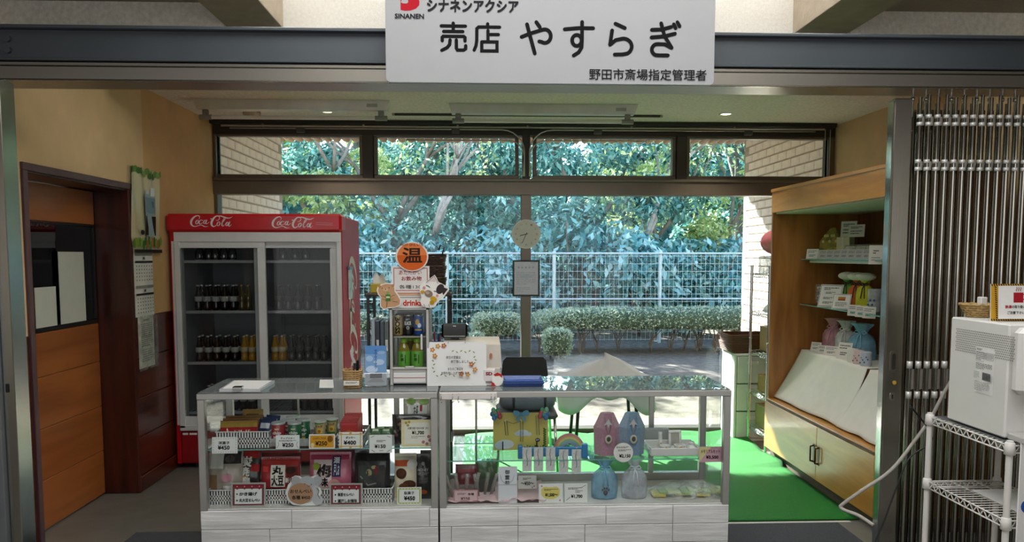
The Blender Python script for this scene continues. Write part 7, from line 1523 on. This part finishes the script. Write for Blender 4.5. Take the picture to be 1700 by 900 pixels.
p.build(ap, xf=Matrix.Translation((ax0 - .0008 - ap.location.x, (ay0 + ay1) / 2 - .03 - 3.05, .155)) @ Matrix.Rotation(-math.pi / 2, 4, 'Z'), name='rating_label')
for x in (ax0 + .03, ax1 - .03):
    for y in (ay0 + .06, ay1 - .03): MB().cyl((x, y, A0), (x, y, A0 + .007), .012, n=10).build('foot', M_BLACKP, ap)
AT = A0 + ah
wb = thing('bread_basket', 'small oval tan wicker basket on top of the white dispenser', 'basket', (ax0 + .10, 3.17, AT + .001))
for j in range(6):
    e = j / 5; P = [((.045 + .03 * e) * math.cos(2 * math.pi * k / 30), (.035 + .022 * e) * math.sin(2 * math.pi * k / 30), .006 + j * .0095 + .002 * (-1) ** (k + j)) for k in range(31)]
    MB().tube(P, .0058, 5, cap=False).build('weave', mat('wicker_tan', '#b0905a', .6, var=.25, scale=70), wb, local=True)
MB().lathe([(.04, 0), (.044, .004), (.02, .006)], n=16, sy=.78).build('bottom', mat('wicker_tan', '#b0905a'), wb, local=True)
tag(boxes('sugar_box', M_WHITEP, None, (ax0 + .10, ax0 + .128, 3.155, 3.185, AT + .008, AT + .086)), 'little white box standing in the tan wicker basket', 'box')
def d_mug(p):
    p.rect(1641, 474, 1760, 537, '#d9a83a')
    n = 30
    for k in range(n):
        x = 1641 + 119 * k / n
        p_ = [(x, 474), (x + 2, 474), (x + 3.4, 477.5), (x + 1.4, 477.5)]; p.poly(p_, '#2a2420'); p.poly([(a, b + 59.5) for a, b in p_], '#2a2420')
    for k in range(15):
        y = 478 + 55 * k / 15
        for xx in (1641, 1756.5): p.poly([(xx, y), (xx + 3.5, y + 1.6), (xx + 3.5, y + 3.6), (xx, y + 2)], '#2a2420')
    p.rect(1644.5, 477.5, 1756.5, 533.5, '#e6e3df')
    p.rect(1671, 489, 1688, 506, '#a3202c'); p.strokes([[(1688, 492), (1692, 492.5), (1693, 498), (1688, 501)]], 1.6, '#a3202c'); p.strokes([[(1676 + 3.6 * k, 486.5), (1675 + 3.6 * k, 484.5), (1677 + 3.6 * k, 482.5), (1676 + 3.6 * k, 480)] for k in range(3)], 1.1, '#8a4a44')
    p.text('熱湯', 1656.5, 510.5, 1667.5, 515.5, '#a3202c', .04); p.text('の取り扱いに', 1668, 510.5, 1696, 515.5, '#222222', .03); p.text('ご注意下さい。', 1660, 520.5, 1692, 525.5, '#222222', .03)
    p.poly([(1698, 524), (1712, 500), (1726, 524)], '#c9c5be'); p.text('!', 1710, 508, 1714, 521, '#55524e', .04)
hs = card('hot_water_sign', 'white sign with a red mug and a black and yellow striped border', 'sign', (1641, 474, 1760, 537), 2.98, d_mug, '#e6e3df', t=.004, tilt=.06, zbase=AT + .001)
boxes('easel', M_WHITEP, hs, (-.05, .05, .004, .05, 0, .003), (-.05, .05, .045, .048, 0, .09), local=True)
pb = thing('white_board', 'white board with a blue mark hanging on the near end of the wire trolley', 'board', (ta + .15, tyn - .025, .3))
boxes('board', M_PAPER, pb, (ta + .022, tb_ + .05, tyn - .028, tyn - .022, .12, .905)); p = Print(0, 0, 10, 10, .06, .06); p.oval(5, 5, 4.4, 4.4, '#2f5aa8'); p.oval(5, 5, 2.2, 2.2, '#e9e8e4'); p.build(pb, x=-.09, y=-.0035, z=.33)
# hose and cord
hs_p = [aty(1590, 615, 3.42), aty(1566, 655, 3.44), aty(1545, 695, 3.45), aty(1520, 730, 3.45), aty(1480, 780, 3.45), aty(1430, 815, 3.48), aty(1398, 838, 3.52), aty(1396, 843, 3.52), aty(1404, 848, 3.50), aty(1425, 856, 3.45), aty(1450, 872, 3.38)]
def spline(P, n=5):
    P = [Vector(p_) for p_ in P]; out = []
    for i in range(len(P) - 1):
        a, b, c_, d = P[max(i - 1, 0)], P[i], P[i + 1], P[min(i + 2, len(P) - 1)]
        for k in range(n): t = k / n; out.append(.5 * ((2 * b) + (c_ - a) * t + (2 * a - 5 * b + 4 * c_ - d) * t * t + (3 * b - a - 3 * c_ + d) * t ** 3))
    return out + [P[-1]]
tag(MB().tube(spline(hs_p), .0085, 8).build('drain_hose', mat('hose_grey', '#a9a49b', .5)), 'pale grey drain hose looping from behind the dispenser', 'hose')
tag(MB().tube(spline([(1.95, 3.40, .92), aty(1548, 728, 3.40), aty(1510, 760, 3.40), aty(1488, 810, 3.38), aty(1468, 865, 3.36), aty(1452, 905, 3.34), aty(1448, 945, 3.30)]), .004, 6).build('power_cord', M_BLACKP), 'thin black power cord hanging before the lead post', 'cord')
# ================================================================= SHOP SIGN
SGY = 3.50
x0_, x1_ = aty(641, 136, SGY).x, aty(1185, 139, SGY).x
sw = x1_ - x0_; zb = aty(900, 138.5, SGY).z; shh = sw * 212 / 544
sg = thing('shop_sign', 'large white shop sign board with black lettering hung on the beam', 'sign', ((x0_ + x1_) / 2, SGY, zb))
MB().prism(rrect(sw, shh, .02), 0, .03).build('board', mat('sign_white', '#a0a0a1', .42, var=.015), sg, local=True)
p = Print(641, -73.5, 1185, 138.5, sw, shh)
K = 4.72
def big(lines, x0, y0, k=165 / 1000.0 * 0 + 280 / 1700, w=34):
    p.strokes([[(x0 + a / 1700 * 280, y0 + b / 880 * 145) for a, b in ln] for ln in lines], w / 1700 * 280, '#141414')
def arc(cx, cy, rx, ry, a0, a1, n=12): return [(cx + rx * math.cos(R_(a0 + (a1 - a0) * i / n)), cy + ry * math.sin(R_(a0 + (a1 - a0) * i / n))) for i in range(n + 1)]
# 売
big([[(558, 290), (798, 290)], [(677, 262), (677, 342)], [(582, 343), (772, 343)], [(567, 434), (567, 400), (578, 390), (780, 390), (793, 400), (793, 434)], [(645, 425), (640, 470), (615, 500), (562, 527)], [(707, 425), (707, 505), (718, 523), (780, 523), (798, 510), (800, 480)]], 640, 0)
# 店
big([[(1019, 265), (1019, 300)], [(1138, 296), (930, 296), (912, 312), (910, 430), (902, 480), (884, 522)], [(1022, 330), (1022, 430)], [(1040, 368), (1126, 368)], [(960, 440), (1112, 440), (1112, 528), (960, 528), (960, 440)]], 640, 0, w=33)
# や
big([[(1358, 388), (1440, 355), (1560, 318)] + arc(1590, 378, 60, 66, -100, 120, 14) + [(1535, 430)], [(1505, 243), (1540, 290)], [(1412, 265), (1440, 370), (1490, 548)]], 640, 0, w=38)
def big2(lines, w=36): p.strokes([[(900 + a / 1700 * 290, b / 850 * 145) for a, b in ln] for ln in lines], w / 1700 * 290, '#141414')
big2([[(204, 298), (340, 285), (480, 285)], [(372, 228), (372, 400), (368, 470), (340, 515), (292, 545)], arc(322, 402, 46, 52, -10, 350, 18)])          # す
big2([[(696, 240), (788, 280)], [(664, 304), (645, 440)], [(645, 440), (700, 395), (770, 380)] + arc(775, 455, 82, 75, -85, 60, 12) + [(770, 530), (692, 532)]])   # ら
big2([[(1052, 294), (1150, 290), (1240, 265)], [(1050, 366), (1170, 355), (1278, 328)], [(1142, 232), (1175, 350), (1248, 462)], [(1248, 462), (1180, 430), (1120, 428)] + arc(1110, 482, 56, 54, -95, -250, 10) + [(1120, 535), (1212, 535)], [(1265, 240), (1284, 275)], [(1300, 220), (1322, 258)]])  # ぎ
p.text('シナネンアクシア', 709.5, 6.0, 858, 25, '#26262a', .045); p.text('SINANEN', 656.5, 29, 704, 37, '#26262a', .03); p.text('野田市斎場指定管理者', 976, 114, 1172, 132, '#1c1c1e', .012)
p.build(sg); p = Print(641, -73.5, 1185, 138.5, sw, shh)
# red emblem: round swirl with three white streaks
def zq(a, b): return (640 + a / 1700 * 280, b / 880 * 145)
p.poly([zq(*q_) for q_ in ((158, 62), (158, 140), (200, 148), (255, 145), (310, 125), (342, 92), (345, 55), (325, 15), (300, -10), (260, -30), (215, -40), (180, -30), (160, 0))], '#b01e2a')
p.poly([zq(*q_) for q_ in ((160, 66), (180, 76), (205, 78), (222, 76), (232, 66), (232, 40), (245, 22), (290, 10), (240, 8), (205, 12), (178, 30))], '#a6a6a7')
p.strokes([[zq(a, b) for a, b in ln] for ln in ([(160, 40), (185, 5), (230, -22)], [(160, 22), (180, -8), (215, -32)], [(178, 50), (205, 14), (262, -12)])], 1.6, '#a6a6a7')
p.build(sg, name='emblem')
for x in (-.5, .5): boxes('bracket', M_STEELD, sg, (x - .02, x + .02, .03, .088, .12, .16), local=True)
# ================================================================= CEILING FITTINGS
M_BATTEN = mat('batten_enamel', '#e0ded4', .35, .1); M_TUBE = mat('fluorescent_tube', '#e9e7df', .3)
def batten(label, xa, xb, Y):
    o = thing('strip_light', label, 'strip light', ((xa + xb) / 2, Y, CEIL - .07), 0, 'ceiling strip lights')
    z = CEIL
    MB().add([(xa, Y - .058, z), (xb, Y - .058, z), (xb, Y + .058, z), (xa, Y + .058, z), (xa + .02, Y - .05, z - .07), (xb - .02, Y - .05, z - .07), (xb - .02, Y + .05, z - .07), (xa + .02, Y + .05, z - .07)], [(0, 1, 2, 3), (7, 6, 5, 4), (0, 4, 5, 1), (1, 5, 6, 2), (2, 6, 7, 3), (3, 7, 4, 0)]).build('housing', M_BATTEN, o)
    for x in (xa + .07, xb - .07): boxes('socket', mat('socket_grey', '#8f8d86', .4, .3), o, (x - .022, x + .022, Y - .012, Y + .012, z - .115, z - .07)); MB().cyl((x - .045, Y, z - .122), (x + .045, Y, z - .122), .019, n=12).build('end_cap', mat('socket_grey', '#8f8d86'), o)
    MB().cyl((xa + .115, Y, z - .122), (xb - .115, Y, z - .122), .0145, n=12).build('tube', M_TUBE, o)
    boxes('rating_plate', mat('plate_grey', '#b5b2a8', .5), o, (xb - .17, xb - .09, Y - .0575, Y - .056, z - .05, z - .025))
    return o
b1, b2 = atz(320, 164, CEIL), atz(645, 164, CEIL); batten('long white strip light on the ceiling above the red fridge', b1.x, b2.x, b1.y + .058)
b1, b2 = atz(745, 171, CEIL), atz(1062, 171, CEIL); batten('long white strip light on the ceiling above the window mullion', b1.x, b2.x, b1.y + .058)
t0, t1 = atz(655, 188, CEIL), atz(1100, 188, CEIL)
tk = thing('ceiling_track', 'thin dark ceiling track running beside the strip lights', 'track', ((t0.x + t1.x) / 2, t0.y, CEIL - .02)); boxes('rail', mat('track_dark', '#3c3933', .4, .4), tk, (t0.x, t1.x, t0.y - .012, t0.y - .004, CEIL - .018, CEIL), (t0.x, t1.x, t0.y + .004, t0.y + .012, CEIL - .018, CEIL), (t0.x, t1.x, t0.y - .012, t0.y + .012, CEIL - .004, CEIL)); boxes('end_cap', mat('track_pale', '#a9a69a', .4), tk, (t0.x - .02, t0.x, t0.y - .014, t0.y + .014, CEIL - .02, CEIL)); boxes('end_cap', mat('track_pale', '#a9a69a'), tk, (t1.x, t1.x + .02, t0.y - .014, t0.y + .014, CEIL - .02, CEIL))
for px, py, lab in ((543, 185, 'small lit recessed downlight between the strip light and the window'), (1205, 189, 'small lit recessed downlight near the right wall')):
    c_ = atz(px, py, CEIL); o = thing('downlight', lab, 'downlight', (c_.x, c_.y, CEIL - .006), 0, 'ceiling downlights')
    MB().lathe([(.050, 0), (.056, -.004), (.048, -.006), (.040, -.003)], c=(0, 0, .006), n=22).build('ring', M_BATTEN, o, local=True); MB().lathe([(.040, -.001), (.040, .001)], c=(0, 0, .004), n=20).build('lamp', mat('lamp_glow', '#fff2d0', .4, emit=3.0), o, local=True)
    ld = bpy.data.lights.new('downlight_lamp', 'SPOT'); ld.energy = 30; ld.spot_size = R_(110); ld.spot_blend = .6; ld.shadow_soft_size = .035; ld.color = (1, .88, .7)
    lo = bpy.data.objects.new('downlight_lamp', ld); col.objects.link(lo); lo.parent = o; lo.location = (0, 0, -.01)
c_ = atz(405, 178, CEIL); sd_ = thing('smoke_detector', 'round beige smoke detector on the ceiling above the fridge', 'smoke detector', (c_.x, c_.y + .2, CEIL))
MB().lathe([(.068, 0), (.068, -.022), (.05, -.032), (.048, -.036)][::-1], n=20).build('base', mat('detector_beige', '#b9a98c', .5), sd_, local=True); MB().lathe([(.026, -.055), (.036, -.05), (.04, -.036)], n=16).build('sensor', mat('detector_white', '#d6d3c8', .5), sd_, local=True)
# ================================================================= ON THE WALLS
ck = thing('wall_clock', 'round pale wall clock with thin black hands on the window mullion', 'clock', (.394, WY - .10, 1.788))
MB().cyl((0, .0, 0), (0, .03, 0), .128, n=40).build('case', mat('clock_rim', '#d6d2c6', .5), ck, local=True); MB().cyl((0, -.003, 0), (0, 0.0, 0), .119, n=40).build('dial', mat('clock_dial', '#c9c5b8', .6), ck, local=True)
p = Print(-12, -12, 12, 12, .24, .24)
for h in range(1, 13): a = R_(h * 30); p.text(str(h), 9.2 * math.sin(a) - .8, -9.2 * math.cos(a) - .8, 9.2 * math.sin(a) + .8, -9.2 * math.cos(a) + .8, '#8a867a', 0)
p.build(ck, y=-.0032, z=-.12)
def hand(ang, L, w): a = R_(ang); return MB().prism([(math.sin(a) * L + math.cos(a) * w, math.cos(a) * L - math.sin(a) * w), (math.sin(a) * L - math.cos(a) * w, math.cos(a) * L + math.sin(a) * w), (-math.sin(a) * .015 - math.cos(a) * w, -math.cos(a) * .015 + math.sin(a) * w), (-math.sin(a) * .015 + math.cos(a) * w, -math.cos(a) * .015 - math.sin(a) * w)], -.009, -.007)
hand(255, .058, .0032).build('hour_hand', M_BLACKP, ck, local=True); hand(204, .088, .0024).build('minute_hand', M_BLACKP, ck, local=True)
def d_not(p):
    p.dots([(861 + 6 * k, 444) for k in range(5)], 1.9, '#6a6a66', 5); p.lines(857, 452, 889, 474, 8, '#8f8f8a'); p.oval(873, 459, 10, 3, '#9fb0b4'); p.lines(857, 477, 880, 486, 3, '#9a9a96'); p.lines(880, 435.5, 891, 438, 2, '#777777', .45)
nt_ = card('framed_certificate', 'certificate in a thin black frame hanging on the window mullion', 'picture frame', (851, 432, 896, 492), WY - .10, d_not, '#cdcbc0', t=.010)
w_, h_ = 45 * mpp(WY - .1), 60 * mpp(WY - .1)
boxes('frame', M_BLACKP, nt_, (-w_ / 2, w_ / 2, -.008, .012, 0, .014), (-w_ / 2, w_ / 2, -.008, .012, h_ - .014, h_), (-w_ / 2, -w_ / 2 + .014, -.008, .012, .014, h_ - .014), (w_ / 2 - .014, w_ / 2, -.008, .012, .014, h_ - .014), local=True)
boxes('cover_glass', M_CLEAR, nt_, (-w_ / 2 + .014, w_ / 2 - .014, -.006, -.004, .014, h_ - .014), c=.0005, local=True)
for dz in (.10, -.185): pass
# papers on the left wall face the shop (+x)
def wallcard(name, label, cat, pa, pb, draw, color, t=.002, curl=0.0, X=WX_L + .006):
    """pa, pb: photo pixels of the near-top and far-bottom corners on the wall"""
    a, b = atx(*pa, X), atx(*pb, X); w = abs(b.y - a.y); h = a.z - b.z
    o = thing(name, label, cat, (X, (a.y + b.y) / 2, b.z), R_(90)); mb = MB()
    mb.grid(lambda u, v: ((u - .5) * w, -(.0015 + curl * math.sin(math.pi * 3 * u + 2 * v) ** 2 * v), v * h), 16, 16); mb.box(-w / 2, w / 2, 0, t, 0, h)
    mb.build('sheet', mat('card_' + color.lstrip('#'), color, .35 if curl else .6, var=.03, coat=.5 if curl else 0), o, local=True)
    if draw: p = Print(0, 0, 60, 100, w, h); p.tess = 8; draw(p); p.build(o, y=-.002, conform=lambda x, z: -(.0025 + curl * math.sin(math.pi * 3 * (x / w + .5) + 2 * z / h) ** 2 * z / h))
    return o
def d_ice(p):
    rg = random.Random(8)
    for k in range(16): p.oval(3 + k * 3.7, rg.uniform(2, 10), 3, 4, rg.choice(('#6a8a4a', '#8aa05a', '#4f6f3a')), 8)
    for k in range(16): p.oval(3 + k * 3.7, 92 - rg.uniform(0, 8), 2.4, 6, rg.choice(('#5f8a3a', '#8a9a3c', '#b06a3a', '#3f6a34')), 8)
    p.poly([(22, 30), (48, 30), (45, 80), (26, 80)], '#9fb4bc'); p.rect(25, 56, 46, 79, '#2e2420'); p.poly([(24, 34), (46, 34), (45, 52), (25, 52)], '#7f98a4'); p.rect(27, 25, 34, 34, '#c4d0d4'); p.rect(36, 22, 43, 32, '#dce4e6'); p.rect(30, 38, 41, 46, '#5f7480'); p.oval(18, 76, 4, 3, '#33302c')
    p.rect(0, 96, 60, 100, '#2a2622')
wallcard('drink_poster', 'glossy curling poster of an iced coffee glass among leaves on the left wall', 'poster', (213, 274), (265, 420), d_ice, '#d3c9a0', curl=.02)
def d_cal(p):
    for y0 in (0, 50):
        p.rect(2, y0 + 2, 58, y0 + 6, '#8a8a86'); p.rect(27, y0 + 8, 33, y0 + 12, '#55555a'); p.rect(2, y0 + 14, 58, y0 + 17, '#2c2c2e')
        p.dots([(6 + 8 * c_, y0 + 22 + 5.4 * r) for r in range(5) for c_ in range(7)], 1.3, '#55555a', 6)
wallcard('wall_calendar', 'white two-month calendar hanging below the poster', 'calendar', (221, 418), (256, 522), d_cal, '#e3e2dc')
nw = wallcard('pinned_notice', 'white notice in a clear sleeve pinned below the calendar', 'notice', (229, 527), (257, 605), lambda p: (p.lines(18, 6, 42, 10, 2, '#555555', .45), p.lines(8, 14, 52, 60, 12, '#7a7a78'), p.frame(6, 38, 54, 58, .6, '#8a8a88'), p.lines(8, 64, 50, 90, 6, '#8a8a88')), '#d6d6cc')
tag(boxes('clear_sleeve', film('sleeve_film', '#d9d9d2', .12, .1, 1.0), None, (WX_L + .0095, WX_L + .0105, atx(228, 560, WX_L).y, atx(260, 560, WX_L).y, atx(240, 614, WX_L).z, atx(240, 524, WX_L).z)), 'clear plastic sleeve over the pinned notice', 'sleeve')
for nm, lab, pa, pb in (('taped_paper', 'tall blank white paper taped inside the door window', (96, 418), (143, 532), ), ('taped_paper', 'shorter blank white paper taped inside the door window', (57, 478), (95, 540))):
    wallcard(nm, lab, 'paper', pa, pb, None, '#dcdcd2', X=DX + .004)
ys_ = [atx(56, 440, DX - .3).y, atx(97, 440, DX - .3).y]
ob = thing('mirror_strip', 'orange-brown strip standing in for lettering mirrored in the door window', 'notice', (DX - .08, sum(ys_) / 2, atx(75, 450, DX - .08).z), R_(90))  # added strip, stands for lettering reflected in the door pane
ob_w = .34; boxes('strip', mat('strip_ochre', '#a8742c', .6), ob, (-ob_w / 2, ob_w / 2, 0, .004, 0, .09), local=True); p = Print(0, 0, 60, 16, ob_w, .09); p.strokes([[(8 + 12 * k, 5), (16 + 12 * k, 5), (15 + 12 * k, 12), (9 + 12 * k, 12)] for k in range(4)], 1.2, '#5a3a12'); p.build(ob)
